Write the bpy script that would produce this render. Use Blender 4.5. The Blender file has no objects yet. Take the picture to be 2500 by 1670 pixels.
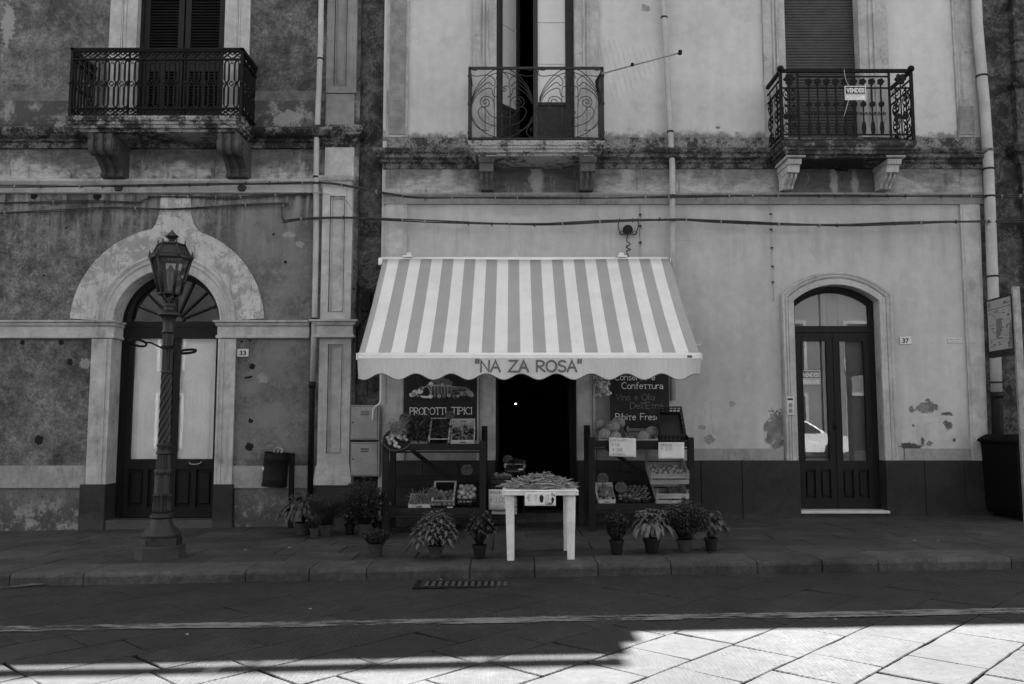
import bpy, bmesh, math, random
from math import sin, cos, tan, pi, radians, sqrt, atan2
from mathutils import Vector, Matrix
random.seed(7)
SC = bpy.context.scene
C = SC.collection
# ------------------------------------------------------------------ camera, light, exposure
CAMZ = 1.46
TILT = radians(5.3)
FPX = 2090.0
cam = bpy.data.cameras.new('camera'); co = bpy.data.objects.new('camera', cam); C.objects.link(co)
cam.sensor_width = 36; cam.lens = FPX / 2500 * 36; cam.clip_end = 500; cam.clip_start = 0.05
co.location = (0, 0, CAMZ); co.rotation_euler = (radians(90) + TILT, 0, 0)
SC.camera = co
SUN_EL = radians(62)
w = bpy.data.worlds.new('World'); SC.world = w; w.use_nodes = True
nt = w.node_tree
sky = nt.nodes.new('ShaderNodeTexSky'); sky.sky_type = 'NISHITA'; sky.sun_disc = False
sky.sun_elevation = SUN_EL; sky.sun_rotation = 0.0; sky.dust_density = 0.6
bw = nt.nodes.new('ShaderNodeRGBToBW')
bg = nt.nodes['Background']; bg.inputs['Strength'].default_value = 0.055
nt.links.new(sky.outputs[0], bw.inputs[0]); nt.links.new(bw.outputs[0], bg.inputs['Color'])
sl = bpy.data.lights.new('sun', 'SUN'); sl.energy = 5.0; sl.angle = radians(0.53); sl.color = (1, 1, 1)
so = bpy.data.objects.new('sun', sl); C.objects.link(so)
so.rotation_euler = Vector((0.0, -cos(SUN_EL), -sin(SUN_EL))).to_track_quat('-Z', 'Y').to_euler()
so.location = (0, 30, 40)
SC.view_settings.view_transform = 'Standard'; SC.view_settings.look = 'None'
SC.view_settings.gamma = 1; SC.view_settings.exposure = 3.62
SC.render.engine = 'CYCLES'

# ------------------------------------------------------------------ photograph measurements -> metres
SL = 0.0165          # the street climbs to the right
YF = 12.6            # facade plane
RD = -0.12           # road lies below the pavement
def P(px, py, Y=YF):
    v = (835 - py) / FPX; u = (px - 1250) / FPX
    dy = cos(TILT) - v * sin(TILT); dz = sin(TILT) + v * cos(TILT)
    t = Y / dy
    return (u * t, CAMZ + dz * t)
def PX(px, py, Y=YF): return P(px, py, Y)[0]
def PZ(py, Y=YF): return P(1250, py, Y)[1]
def G(px, py, h=0.0):
    v = (835 - py) / FPX; u = (px - 1250) / FPX
    dy = cos(TILT) - v * sin(TILT); dz = sin(TILT) + v * cos(TILT)
    t = (h - CAMZ) / (dz - SL * u)
    return Vector((u * t, dy * t, CAMZ + dz * t))
def gz(x, h=0.0): return SL * x + h

# ------------------------------------------------------------------ objects
def off(o):
    v = Vector((0, 0, 0))
    while o is not None:
        v += o.location; o = o.parent
    return v
def obj(name, bm, mats, parent=None, smooth=False, local=False):
    me = bpy.data.meshes.new(name)
    if parent is not None and not local:
        bmesh.ops.translate(bm, vec=-off(parent), verts=bm.verts)
    bm.normal_update()
    bm.to_mesh(me); bm.free()
    for m in (mats if isinstance(mats, (list, tuple)) else [mats]): me.materials.append(m)
    if smooth:
        for p in me.polygons: p.use_smooth = True
        try: me.set_sharp_from_angle(angle=radians(40))
        except Exception: pass
    o = bpy.data.objects.new(name, me); C.objects.link(o)
    if parent is not None: o.parent = parent
    return o
def tag(o, label, cat, group=None):
    o['label'] = label; o['category'] = cat
    if group: o['group'] = group
    return o
def thing(name, label, cat, loc=(0, 0, 0), rot=(0, 0, 0), group=None):
    o = bpy.data.objects.new(name, None); C.objects.link(o)
    o.empty_display_size = 0.1
    o.location = loc; o.rotation_euler = rot
    return tag(o, label, cat, group)
def struct(name, bm, mats, smooth=False):
    o = obj(name, bm, mats, None, smooth); o['kind'] = 'structure'; return o
def dup(root, loc, rot=None, label=None, group=None):
    r = root.copy(); C.objects.link(r); r.location = loc
    if rot is not None: r.rotation_euler = rot
    if label: r['label'] = label
    if group: r['group'] = group
    for ch in list(root.children):
        c = ch.copy(); C.objects.link(c); c.parent = r
        for g in ch.children:
            d = g.copy(); C.objects.link(d); d.parent = c
    return r

# ------------------------------------------------------------------ mesh helpers
def BM(): return bmesh.new()
def face(bm, pts, mi=0):
    f = bm.faces.new([bm.verts.new(p) for p in pts]); f.material_index = mi; return f
def box(bm, x0, x1, y0, y1, z0, z1, mi=0, sx=0.0):
    if x1 < x0: x0, x1 = x1, x0
    if y1 < y0: y0, y1 = y1, y0
    if z1 < z0: z0, z1 = z1, z0
    v = [bm.verts.new(p) for p in ((x0,y0,z0),(x1,y0,z0),(x1,y1,z0),(x0,y1,z0),(x0,y0,z1),(x1,y0,z1),(x1,y1,z1),(x0,y1,z1))]
    for q in ((0,3,2,1),(4,5,6,7),(0,1,5,4),(1,2,6,5),(2,3,7,6),(3,0,4,7)):
        f = bm.faces.new([v[i] for i in q]); f.material_index = mi
    return v
def rbox(bm, x0, x1, y0, y1, z0, z1, r=0.006, mi=0):
    """box with small chamfers"""
    tb = bmesh.new(); box(tb, x0, x1, y0, y1, z0, z1, mi)
    bmesh.ops.bevel(tb, geom=list(tb.edges), offset=r, segments=1, affect='EDGES', profile=0.5)
    join(bm, tb, mi)
def join(bm, tb, mi=None, M=None):
    mp = {}
    for v in tb.verts: mp[v] = bm.verts.new(M @ v.co if M is not None else v.co)
    for f in tb.faces:
        try:
            nf = bm.faces.new([mp[v] for v in f.verts]); nf.material_index = f.material_index if mi is None else mi
            nf.smooth = f.smooth
        except ValueError: pass
    tb.free()
def rects(bm, rows, mi=0, cap=True):
    """loft of horizontal rectangles: rows of (x0,x1,y0,y1,z)"""
    rs = []
    for (x0, x1, y0, y1, z) in rows:
        rs.append([bm.verts.new(p) for p in ((x0,y0,z),(x1,y0,z),(x1,y1,z),(x0,y1,z))])
    for a, b in zip(rs, rs[1:]):
        for i in range(4):
            j = (i + 1) % 4
            f = bm.faces.new([a[i], a[j], b[j], b[i]]); f.material_index = mi
    if cap:
        bm.faces.new(rs[0][::-1]).material_index = mi; bm.faces.new(rs[-1]).material_index = mi
def moulding(bm, x0, x1, Y, rows, mi=0, ends=True):
    """horizontal moulding: rows of (projection, z), returns at the ends"""
    rects(bm, [(x0 - (p if ends else 0), x1 + (p if ends else 0), Y - p, Y + 0.05, z) for p, z in rows], mi)
def lathe(bm, prof, c=(0, 0, 0), n=16, mi=0, ph=0.0, cap=True, fn=None):
    rs = []
    for k, (r, z) in enumerate(prof):
        ring = []
        for i in range(n):
            a = 2 * pi * i / n + ph
            rr = r if fn is None else fn(r, a, z)
            ring.append(bm.verts.new((c[0] + rr * cos(a), c[1] + rr * sin(a), c[2] + z)))
        rs.append(ring)
    for a, b in zip(rs, rs[1:]):
        for i in range(n):
            j = (i + 1) % n
            f = bm.faces.new([a[i], a[j], b[j], b[i]]); f.material_index = mi
    if cap:
        bm.faces.new(rs[0][::-1]).material_index = mi; bm.faces.new(rs[-1]).material_index = mi
def tube(bm, pts, r, n=6, mi=0, closed=False, cap=True):
    pts = [Vector(p) for p in pts]
    m = len(pts)
    rs = []
    prev = None
    for i, p in enumerate(pts):
        if closed: t = pts[(i + 1) % m] - pts[i - 1]
        else: t = (pts[min(i + 1, m - 1)] - pts[max(i - 1, 0)])
        if t.length < 1e-9: t = Vector((0, 0, 1))
        t.normalize()
        if prev is None:
            ref = Vector((0, 1, 0)) if abs(t.y) < 0.9 else Vector((0, 0, 1))
            nn = t.cross(ref).normalized()
        else:
            nn = prev - t * prev.dot(t)
            if nn.length < 1e-6: nn = t.cross(Vector((0, 1, 0.1)))
            nn.normalize()
        prev = nn
        bb = t.cross(nn)
        rr = r[i] if isinstance(r, (list, tuple)) else r
        rs.append([bm.verts.new(p + (nn * cos(2 * pi * k / n) + bb * sin(2 * pi * k / n)) * rr) for k in range(n)])
    for i in range(m if closed else m - 1):
        a, b = rs[i], rs[(i + 1) % m]
        for k in range(n):
            j = (k + 1) % n
            f = bm.faces.new([a[k], a[j], b[j], b[k]]); f.material_index = mi; f.smooth = True
    if cap and not closed:
        bm.faces.new(rs[0][::-1]).material_index = mi; bm.faces.new(rs[-1]).material_index = mi
def bar(bm, a, b, wx, wy, mi=0):
    """straight rectangular bar a->b; wx across, wy in depth"""
    a = Vector(a); b = Vector(b); t = (b - a)
    if t.length < 1e-6: return
    t.normalize()
    ref = Vector((0, 1, 0)) if abs(t.y) < 0.8 else Vector((1, 0, 0))
    s = t.cross(ref).normalized() * wx / 2; d = s.cross(t).normalized() * wy / 2
    v = [bm.verts.new(p) for p in (a - s - d, a + s - d, a + s + d, a - s + d, b - s - d, b + s - d, b + s + d, b - s + d)]
    for q in ((0,3,2,1),(4,5,6,7),(0,1,5,4),(1,2,6,5),(2,3,7,6),(3,0,4,7)):
        bm.faces.new([v[i] for i in q]).material_index = mi
def smooth_pts(pts, k=5, closed=False):
    """Catmull-Rom through the points"""
    pts = [Vector(p) for p in pts]; out = []
    m = len(pts)
    rng = range(m if closed else m - 1)
    for i in rng:
        if closed: p0, p1, p2, p3 = pts[i - 1], pts[i], pts[(i + 1) % m], pts[(i + 2) % m]
        else: p0, p1, p2, p3 = pts[max(i - 1, 0)], pts[i], pts[i + 1], pts[min(i + 2, m - 1)]
        for j in range(k):
            t = j / k
            out.append(0.5 * ((2 * p1) + (p2 - p0) * t + (2 * p0 - 5 * p1 + 4 * p2 - p3) * t * t + (3 * p1 - p0 - 3 * p2 + p3) * t ** 3))
    if not closed: out.append(pts[-1])
    return out
def prism(bm, poly, y0, y1, mi=0):
    """polygon in xz extruded between two depths"""
    a = [bm.verts.new((x, y0, z)) for x, z in poly]; b = [bm.verts.new((x, y1, z)) for x, z in poly]
    n = len(poly)
    bm.faces.new(a).material_index = mi; bm.faces.new(b[::-1]).material_index = mi
    for i in range(n):
        j = (i + 1) % n
        bm.faces.new([a[i], b[i], b[j], a[j]]).material_index = mi
def xprism(bm, poly, x0, x1, mi=0):
    """polygon in yz extruded between two x"""
    a = [bm.verts.new((x0, y, z)) for y, z in poly]; b = [bm.verts.new((x1, y, z)) for y, z in poly]
    n = len(poly)
    bm.faces.new(a).material_index = mi; bm.faces.new(b[::-1]).material_index = mi
    for i in range(n):
        j = (i + 1) % n
        bm.faces.new([a[i], b[i], b[j], a[j]]).material_index = mi
def ico(bm, c, r, sub=2, sc=(1, 1, 1), mi=0, jit=0, M=None):
    tb = bmesh.new(); bmesh.ops.create_icosphere(tb, subdivisions=sub, radius=r)
    for v in tb.verts:
        k = 1 + (random.uniform(-jit, jit) if jit else 0)
        v.co = Vector((v.co.x * sc[0], v.co.y * sc[1], v.co.z * sc[2])) * k
    for f in tb.faces: f.smooth = True; f.material_index = mi
    MM = Matrix.Translation(c)
    if M is not None: MM = MM @ M
    join(bm, tb, mi, MM)
def wall_open(bm, xa, xb, z0, z1, Y, outline, dep=0.0, mi=0, rmi=0, zb=None):
    """wall sheet with one opening; outline runs bottom-left, up, over, bottom-right"""
    xl, xr = outline[0][0], outline[-1][0]
    zo = outline[0][1]
    face(bm, [(xa, Y, z0), (xl, Y, z0), (xl, Y, z1), (xa, Y, z1)], mi)
    face(bm, [(xr, Y, z0), (xb, Y, z0), (xb, Y, z1), (xr, Y, z1)], mi)
    if zo > z0 + 1e-4: face(bm, [(xl, Y, z0), (xr, Y, z0), (xr, Y, zo), (xl, Y, zo)], mi)
    tp = outline[1:-1]
    for a, b in zip(tp, tp[1:]):
        if z1 > min(a[1], b[1]) + 1e-4:
            face(bm, [(a[0], Y, a[1]), (b[0], Y, b[1]), (b[0], Y, z1), (a[0], Y, z1)], mi)
    if dep:
        for a, b in zip(outline, outline[1:]):
            face(bm, [(a[0], Y, a[1]), (a[0], Y + dep, a[1]), (b[0], Y + dep, b[1]), (b[0], Y, b[1])], rmi)
        face(bm, [(xl, Y, zo), (xr, Y, zo), (xr, Y + dep, zo), (xl, Y + dep, zo)], rmi)
def arc_pts(xc, zs, hw, rise, n=24):
    """points left->right over an arch with half width hw and rise (circular)"""
    R = (hw * hw + rise * rise) / (2 * rise); cz = zs + rise - R
    a0 = atan2(zs - cz, -hw); a1 = atan2(zs - cz, hw)
    return [(xc + R * cos(a0 + (a1 - a0) * i / n), cz + R * sin(a0 + (a1 - a0) * i / n)) for i in range(n + 1)]
def outline_arch(xc, zs, hw, rise, zb, n=24):
    return [(xc - hw, zb)] + arc_pts(xc, zs, hw, rise, n) + [(xc + hw, zb)]
def offset_path(pts, d):
    out = []
    n = len(pts)
    for i, p in enumerate(pts):
        a = Vector(pts[max(i - 1, 0)]); b = Vector(pts[min(i + 1, n - 1)]); q = Vector(p)
        if 0 < i < n - 1:
            t1 = (q - a).normalized(); t2 = (b - q).normalized()
            n1 = Vector((-t1.y, t1.x)); n2 = Vector((-t2.y, t2.x))
            m = (n1 + n2); m.normalize(); k = d / max(m.dot(n1), 0.3)
            out.append((q.x + m.x * k, q.y + m.y * k))
        else:
            t = (b - a).normalized()
            out.append((q.x - t.y * d, q.y + t.x * d))
    return out
def sweep_path(bm, path, prof, Y, mi=0):
    """path of (x,z); prof of (offset outwards, projection) -> moulded band following the path"""
    rows = [offset_path(path, d) for d, p in prof]
    vs = [[bm.verts.new((x, Y - prof[k][1], z)) for x, z in r] for k, r in enumerate(rows)]
    for a, b in zip(vs, vs[1:]):
        for i in range(len(path) - 1):
            f = bm.faces.new([a[i], a[i + 1], b[i + 1], b[i]]); f.material_index = mi
    for i in (0, len(path) - 1):
        x = [v[i] for v in vs]
        ex = [bm.verts.new((vs[k][i].co.x, Y + 0.02, vs[k][i].co.z)) for k in (len(prof) - 1, 0)]
        try: bm.faces.new(x + ex).material_index = mi
        except ValueError: pass
def ring_pts(c, r, n=20, ax='h', sq=1.0):
    out = []
    for i in range(n):
        a = 2 * pi * i / n
        if ax == 'h': out.append((c[0] + r * cos(a), c[1] + r * sin(a) * sq, c[2]))
        else: out.append((c[0] + r * cos(a), c[1], c[2] + r * sin(a) * sq))
    return out
# ------------------------------------------------------------------ materials (the photograph is black and white: every colour is a grey)
class MT:
    def __init__(s, name):
        s.m = bpy.data.materials.new(name); s.m.use_nodes = True
        s.nt = s.m.node_tree; s.n = s.nt.nodes; s.l = s.nt.links
        s.b = s.n['Principled BSDF']; s._pos = None; s._sep = None
    def pos(s):
        if s._pos is None: s._pos = s.n.new('ShaderNodeNewGeometry').outputs['Position']
        return s._pos
    def opos(s):
        return s.n.new('ShaderNodeTexCoord').outputs['Object']
    def xyz(s, k, src=None):
        if src is None:
            if s._sep is None:
                s._sep = s.n.new('ShaderNodeSeparateXYZ'); s.l.new(s.pos(), s._sep.inputs[0])
            return s._sep.outputs[k]
        q = s.n.new('ShaderNodeSeparateXYZ'); s.l.new(src, q.inputs[0]); return q.outputs[k]
    def math(s, op, a, b=None, clamp=False):
        q = s.n.new('ShaderNodeMath'); q.operation = op; q.use_clamp = clamp
        for i, v in enumerate((a, b)):
            if v is None: continue
            if isinstance(v, (int, float)): q.inputs[i].default_value = v
            else: s.l.new(v, q.inputs[i])
        return q.outputs[0]
    def vec(s, sx=1, sy=1, sz=1, off=0, src=None):
        q = s.n.new('ShaderNodeVectorMath'); q.operation = 'MULTIPLY_ADD'
        s.l.new(src if src is not None else s.pos(), q.inputs[0])
        q.inputs[1].default_value = (sx, sy, sz); q.inputs[2].default_value = (off, off * 1.7, off * 0.6)
        return q.outputs[0]
    def noise(s, scale, detail=5, rough=0.6, sx=1, sy=1, sz=1, off=0, dist=0, src=None):
        q = s.n.new('ShaderNodeTexNoise'); q.inputs['Scale'].default_value = scale
        q.inputs['Detail'].default_value = detail; q.inputs['Roughness'].default_value = rough
        q.inputs['Distortion'].default_value = dist
        s.l.new(s.vec(sx, sy, sz, off, src), q.inputs['Vector']); return q.outputs['Fac']
    def vor(s, scale, sx=1, sy=1, sz=1, off=0, feat='F1', out='Distance', rnd=1, src=None):
        q = s.n.new('ShaderNodeTexVoronoi'); q.inputs['Scale'].default_value = scale; q.feature = feat
        q.inputs['Randomness'].default_value = rnd
        s.l.new(s.vec(sx, sy, sz, off, src), q.inputs['Vector']); return q.outputs[out]
    def mr(s, v, a, b, c=0.0, d=1.0, lin=False):
        q = s.n.new('ShaderNodeMapRange'); q.interpolation_type = 'LINEAR' if lin else 'SMOOTHSTEP'
        for i, x in enumerate((v, a, b, c, d)):
            if isinstance(x, (int, float)): q.inputs[i].default_value = x
            else: s.l.new(x, q.inputs[i])
        return q.outputs[0]
    def mix(s, f, a, b):
        q = s.n.new('ShaderNodeMix'); q.data_type = 'FLOAT'
        for i, x in zip((0, 2, 3), (f, a, b)):
            if isinstance(x, (int, float)): q.inputs[i].default_value = x
            else: s.l.new(x, q.inputs[i])
        return q.outputs[0]
    def mul(s, a, b): return s.math('MULTIPLY', a, b)
    def zm(s, z0, z1, soft=0.03, jit=0.0, js=3, k=2, off=3.3):
        """1 between z0 and z1 (or x for k=0) with wobbling edges"""
        z = s.xyz(k)
        if jit: z = s.math('ADD', z, s.mul(s.math('SUBTRACT', s.noise(js, 4, off=off), 0.5), jit * 2))
        return s.mul(s.mr(z, z0 - soft, z0 + soft), s.mr(z, z1 - soft, z1 + soft, 1.0, 0.0))
    def blob(s, px, py, rx, rz, jit=0.8, js=6, Y=YF, off=0, soft=0.0):
        x, z = P(px, py, Y); k = 166.0
        dx = s.mul(s.math('SUBTRACT', s.xyz(0), x), k / rx); dz = s.mul(s.math('SUBTRACT', s.xyz(2), z), k / rz)
        d = s.math('SQRT', s.math('ADD', s.mul(dx, dx), s.mul(dz, dz)))
        d = s.math('ADD', d, s.mul(s.math('SUBTRACT', s.noise(js * 1.6, 7, 0.72, off=off), 0.5), jit * 5.0))
        return s.mr(d, 0.95 - soft, 1.05 + soft, 1.0, 0.0)
    def fin(s, col, rough=0.85, bumps=(), spec=0.3, metal=0.0):
        if isinstance(col, (int, float)): s.b.inputs['Base Color'].default_value = (col, col, col, 1)
        else: s.l.new(s.math('MAXIMUM', col, 0.004), s.b.inputs['Base Color'])
        if isinstance(rough, (int, float)): s.b.inputs['Roughness'].default_value = rough
        else: s.l.new(rough, s.b.inputs['Roughness'])
        s.b.inputs['Specular IOR Level'].default_value = spec
        s.b.inputs['Metallic'].default_value = metal
        prev = None
        for h, st, dist in bumps:
            q = s.n.new('ShaderNodeBump'); q.inputs['Strength'].default_value = st; q.inputs['Distance'].default_value = dist
            s.l.new(h, q.inputs['Height'])
            if prev is not None: s.l.new(prev, q.inputs['Normal'])
            prev = q.outputs[0]
        if prev is not None: s.l.new(prev, s.b.inputs['Normal'])
        return s.m
def plain(name, v, rough=0.6, var=0.25, scale=6, bump=0.15, spec=0.4, metal=0.0, dirt=0.0, obj_space=False):
    t = MT(name)
    src = t.opos() if obj_space else None
    n = t.noise(scale, 5, src=src); n2 = t.noise(scale * 7, 3, src=src)
    c = t.mul(t.mr(n, 0.3, 0.7, 1 - var, 1 + var), v)
    c = t.mul(c, t.mr(n2, 0.3, 0.7, 1 - var * 0.4, 1 + var * 0.4))
    if dirt: c = t.mix(t.mul(t.mr(t.noise(scale * 0.7, 6, 0.7, off=9), 0.5, 0.66), dirt), c, v * 0.4)
    return t.fin(c, rough, [(n2, bump, 0.01)], spec, metal)

def flecks(t, scale, thr=0.16, sx=1, sz=1, off=0):
    d = t.math('ADD', t.vor(scale, sx=sx, sz=sz, off=off), t.mul(t.math('SUBTRACT', t.noise(scale * 2.5, 4, 0.75, off=off + 1), 0.5), thr * 3.0))
    return t.mul(t.mr(d, thr, thr * 0.6), t.mr(t.noise(scale * 0.25, 3, off=off + 2), 0.46, 0.56))

# --- stained grey plaster of the left house
def mat_left_wall():
    t = MT('left_plaster')
    A = t.noise(1.3, 10, 0.72, off=1); Bn = t.noise(5.5, 10, 0.78, off=5); Cn = t.noise(26, 6, 0.8)
    c = t.mr(A, 0.34, 0.68, 0.04, 0.125)
    c = t.mul(c, t.mr(Bn, 0.3, 0.72, 0.62, 1.55))
    # pale limewash scratches
    sc = t.mr(t.math('ABSOLUTE', t.math('SUBTRACT', t.noise(3.2, 9, 0.72, off=8, dist=0.25, sz=1.5), 0.5)), 0.0, 0.02, 1.0, 0.0)
    sc = t.mul(sc, t.mr(t.noise(1.4, 3, off=14), 0.5, 0.68))
    c = t.mix(t.mul(t.mul(sc, t.mr(Cn, 0.45, 0.6)), 0.75), c, 0.25)
    c = t.mul(c, t.mr(Cn, 0.32, 0.68, 0.62, 1.42))
    ck = t.mul(t.mr(t.vor(1.6, feat='DISTANCE_TO_EDGE', off=4), 0.006, 0.002), t.mr(t.noise(1.7, 3, off=61), 0.5, 0.58))
    c = t.mix(t.mul(ck, 0.8), c, 0.02)
    # lighter wash on the right of the ground floor
    lw = t.mul(t.zm(PX(560, 900), PX(760, 900), 0.5, 0.4, 1.2, k=0), t.zm(PZ(1120), PZ(490), 0.1))
    c = t.mix(t.mul(lw, t.mr(t.noise(2.2, 7, 0.65, off=21), 0.3, 0.65, 0.15, 0.8)), c, 0.165)
    # streaks below the architrave
    st = t.noise(9, 4, 0.6, sx=1, sz=0.09, off=2)
    zmk = t.mul(t.mr(t.xyz(2), PZ(640), PZ(480), 0, 1, True), t.mr(t.xyz(2), PZ(470), PZ(465), 1, 0))
    c = t.mix(t.mul(t.mul(t.mr(st, 0.45, 0.66), zmk), 0.75), c, 0.25)
    c = t.mix(t.mul(t.mul(t.mr(t.noise(13, 4, 0.6, sz=0.07, off=12), 0.55, 0.7), zmk), 0.55), c, 0.03)
    # frieze: pale lower half, dark upper half, rain streaks
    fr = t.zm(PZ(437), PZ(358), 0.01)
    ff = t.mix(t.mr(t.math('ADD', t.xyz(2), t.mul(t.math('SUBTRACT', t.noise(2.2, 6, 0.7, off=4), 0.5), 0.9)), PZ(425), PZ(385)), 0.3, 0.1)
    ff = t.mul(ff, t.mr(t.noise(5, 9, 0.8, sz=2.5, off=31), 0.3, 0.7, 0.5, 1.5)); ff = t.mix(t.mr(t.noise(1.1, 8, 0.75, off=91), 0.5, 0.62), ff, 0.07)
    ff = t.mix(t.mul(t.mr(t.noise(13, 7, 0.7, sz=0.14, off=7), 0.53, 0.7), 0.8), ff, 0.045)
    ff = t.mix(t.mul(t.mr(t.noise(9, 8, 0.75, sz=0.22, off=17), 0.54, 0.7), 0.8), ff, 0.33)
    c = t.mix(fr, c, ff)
    # zone above the cornice: blotchy
    zb = t.zm(PZ(318), PZ(246), 0.01)
    bb = t.mix(t.mr(t.noise(2.6, 7, 0.7, off=41), 0.48, 0.62), 0.06, 0.2)
    bb = t.mix(t.mr(t.math('ADD', t.xyz(2), t.mul(Bn, 0.5)), PZ(318) + 0.16, PZ(318) + 0.5), 0.03, bb)
    bb = t.mix(t.mul(flecks(t, 40, 0.3), 0.6), bb, 0.03)
    c = t.mix(zb, c, bb)
    c = t.mix(t.mul(t.zm(PZ(245), PZ(222), 0.006), 0.8), c, t.mul(t.mr(Bn, 0.3, 0.7, 0.6, 1.3), 0.12))
    # pale base band and rough pitted base
    c = t.mix(t.zm(PZ(1184), PZ(1137), 0.006, 0.01), c, t.mul(t.mr(Bn, 0.3, 0.7, 0.6, 1.25), 0.2))
    rb = t.mr(t.xyz(2), PZ(1190), PZ(1186), 1, 0)
    rc = t.mix(t.mr(t.noise(4, 9, 0.8, off=51), 0.46, 0.6), 0.06, 0.23)
    rc = t.mix(t.mr(t.math('ADD', t.xyz(2), t.mul(t.noise(2, 4, off=55), 0.8)), PZ(1230) + 0.2, PZ(1200) + 0.5), rc, 0.11)
    rc = t.mix(flecks(t, 30, 0.3, off=3), rc, 0.035)
    c = t.mix(rb, c, rc)
    # holes where fixings were
    for (x, y, r) in ((55, 836, 6), (149, 836, 7), (171, 884, 8), (616, 894, 7), (612, 1028, 6), (609, 1091, 10), (95, 1074, 11), (107, 673, 3),
                      (668, 572, 3), (697, 640, 4), (162, 557, 3), (83, 478, 9), (238, 480, 10), (610, 832, 3), (590, 834, 3), (712, 1172, 4)):
        c = t.mix(t.blob(x, y, r, r, 0.35, 14, off=x), c, 0.012)
    for (x, y, rx, rz) in ((207, 888, 16, 11), (640, 925, 12, 12), (705, 573, 14, 7), (733, 595, 9, 8), (145, 305, 14, 7), (700, 290, 38, 22), (20, 60, 16, 50)):
        c = t.mix(t.mul(t.blob(x, y, rx, rz, 0.7, 9, off=y), 0.75), c, 0.24)
    return t.fin(c, 0.92, [(Bn, 0.5, 0.02), (Cn, 0.35, 0.008)], 0.15)
# --- pale even plaster of the shop house
def mat_mid_wall():
    t = MT('pale_plaster')
    n = t.noise(0.7, 5, 0.55, off=3); n2 = t.noise(7, 7, 0.6); n3 = t.noise(60, 3)
    c = t.mr(n, 0.3, 0.7, 0.32, 0.375)
    c = t.mix(t.mr(t.xyz(2), PZ(520), PZ(330)), c, t.mul(c, 1.13))
    c = t.mul(c, t.mr(n2, 0.3, 0.75, 0.94, 1.05))
    c = t.mul(c, t.mr(t.noise(4, 5, sz=0.08, off=7), 0.35, 0.65, 0.95, 1.04))
    # rain runs under the architrave, dirt under the cables, rising damp
    rn = t.mul(t.mr(t.noise(5, 8, 0.7, sz=0.12, off=27), 0.45, 0.7), t.zm(PZ(640), PZ(500), 0.25))
    c = t.mix(t.mul(rn, 0.45), c, 0.19)
    rn2 = t.mul(t.mr(t.noise(3, 8, 0.75, sz=0.3, off=47), 0.48, 0.68), t.mr(t.xyz(2), PZ(1100), PZ(960), 1, 0))
    c = t.mix(t.mul(rn2, 0.5), c, 0.18)
    c = t.mix(t.mul(t.mr(t.noise(2.2, 9, 0.75, off=67), 0.52, 0.7), 0.3), c, 0.22)
    # tide mark at the foot of the upper floor
    c = t.mix(t.mul(t.mr(t.math('ADD', t.xyz(2), t.mul(t.math('SUBTRACT', t.noise(6, 6, 0.7, off=9), 0.5), 0.45)), PZ(338), PZ(316), 1, 0), t.mr(t.xyz(2), PZ(345), PZ(344))), c, 0.13)
    # damp clouds below the balconies
    for (x, y, rx, rz, v) in ((1270, 512, 70, 18, 0.27), (1370, 530, 40, 18, 0.3), (2010, 515, 60, 14, 0.3), (2100, 535, 40, 20, 0.31), (1870, 505, 30, 10, 0.24)):
        c = t.mix(t.mul(t.blob(x, y, rx, rz, 0.5, 4, off=x, soft=0.5), 0.7), c, v)
    # flaked patches
    fl = None
    for (x, y, rx, rz, v) in ((1893, 1050, 22, 38, 0.16), (2265, 996, 20, 11, 0.15), (2268, 990, 11, 12, 0.12), (2226, 1000, 7, 8, 0.13), (2312, 1010, 14, 4, 0.09),
                              (2314, 1038, 9, 11, 0.08), (1731, 1073, 10, 10, 0.2), (1713, 1043, 8, 5, 0.2), (2253, 1075, 4, 7, 0.1), (2270, 1083, 7, 6, 0.12),
                              (2330, 1074, 4, 5, 0.1), (2222, 1090, 28, 7, 0.05), (2230, 1039, 3, 3, 0.1), (1788, 985, 7, 6, 0.3), (1577, 20, 9, 10, 0.25), (1752, 312, 5, 4, 0.13)):
        bm_ = t.blob(x, y, rx, rz, 0.75, 9, off=y); fl = bm_ if fl is None else t.math('MAXIMUM', fl, bm_)
        c = t.mix(bm_, c, t.mul(t.mr(n2, 0.35, 0.65, 0.7, 1.3), v))
    # hairline cracks
    cr = t.vor(0.9, feat='DISTANCE_TO_EDGE', off=4)
    cr2 = t.mul(t.mr(cr, 0.004, 0.0015), t.mr(t.noise(1.3, 3, off=61), 0.6, 0.66))
    c = t.mix(t.mul(cr2, 0.5), c, 0.15)
    c = t.mix(flecks(t, 5, 0.045, off=11), c, 0.12)
    return t.fin(c, 0.8, [(n2, 0.15, 0.01), (n3, 0.12, 0.004), (t.math('SUBTRACT', 1.0, fl), 1.0, 0.02)], 0.25)
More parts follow.
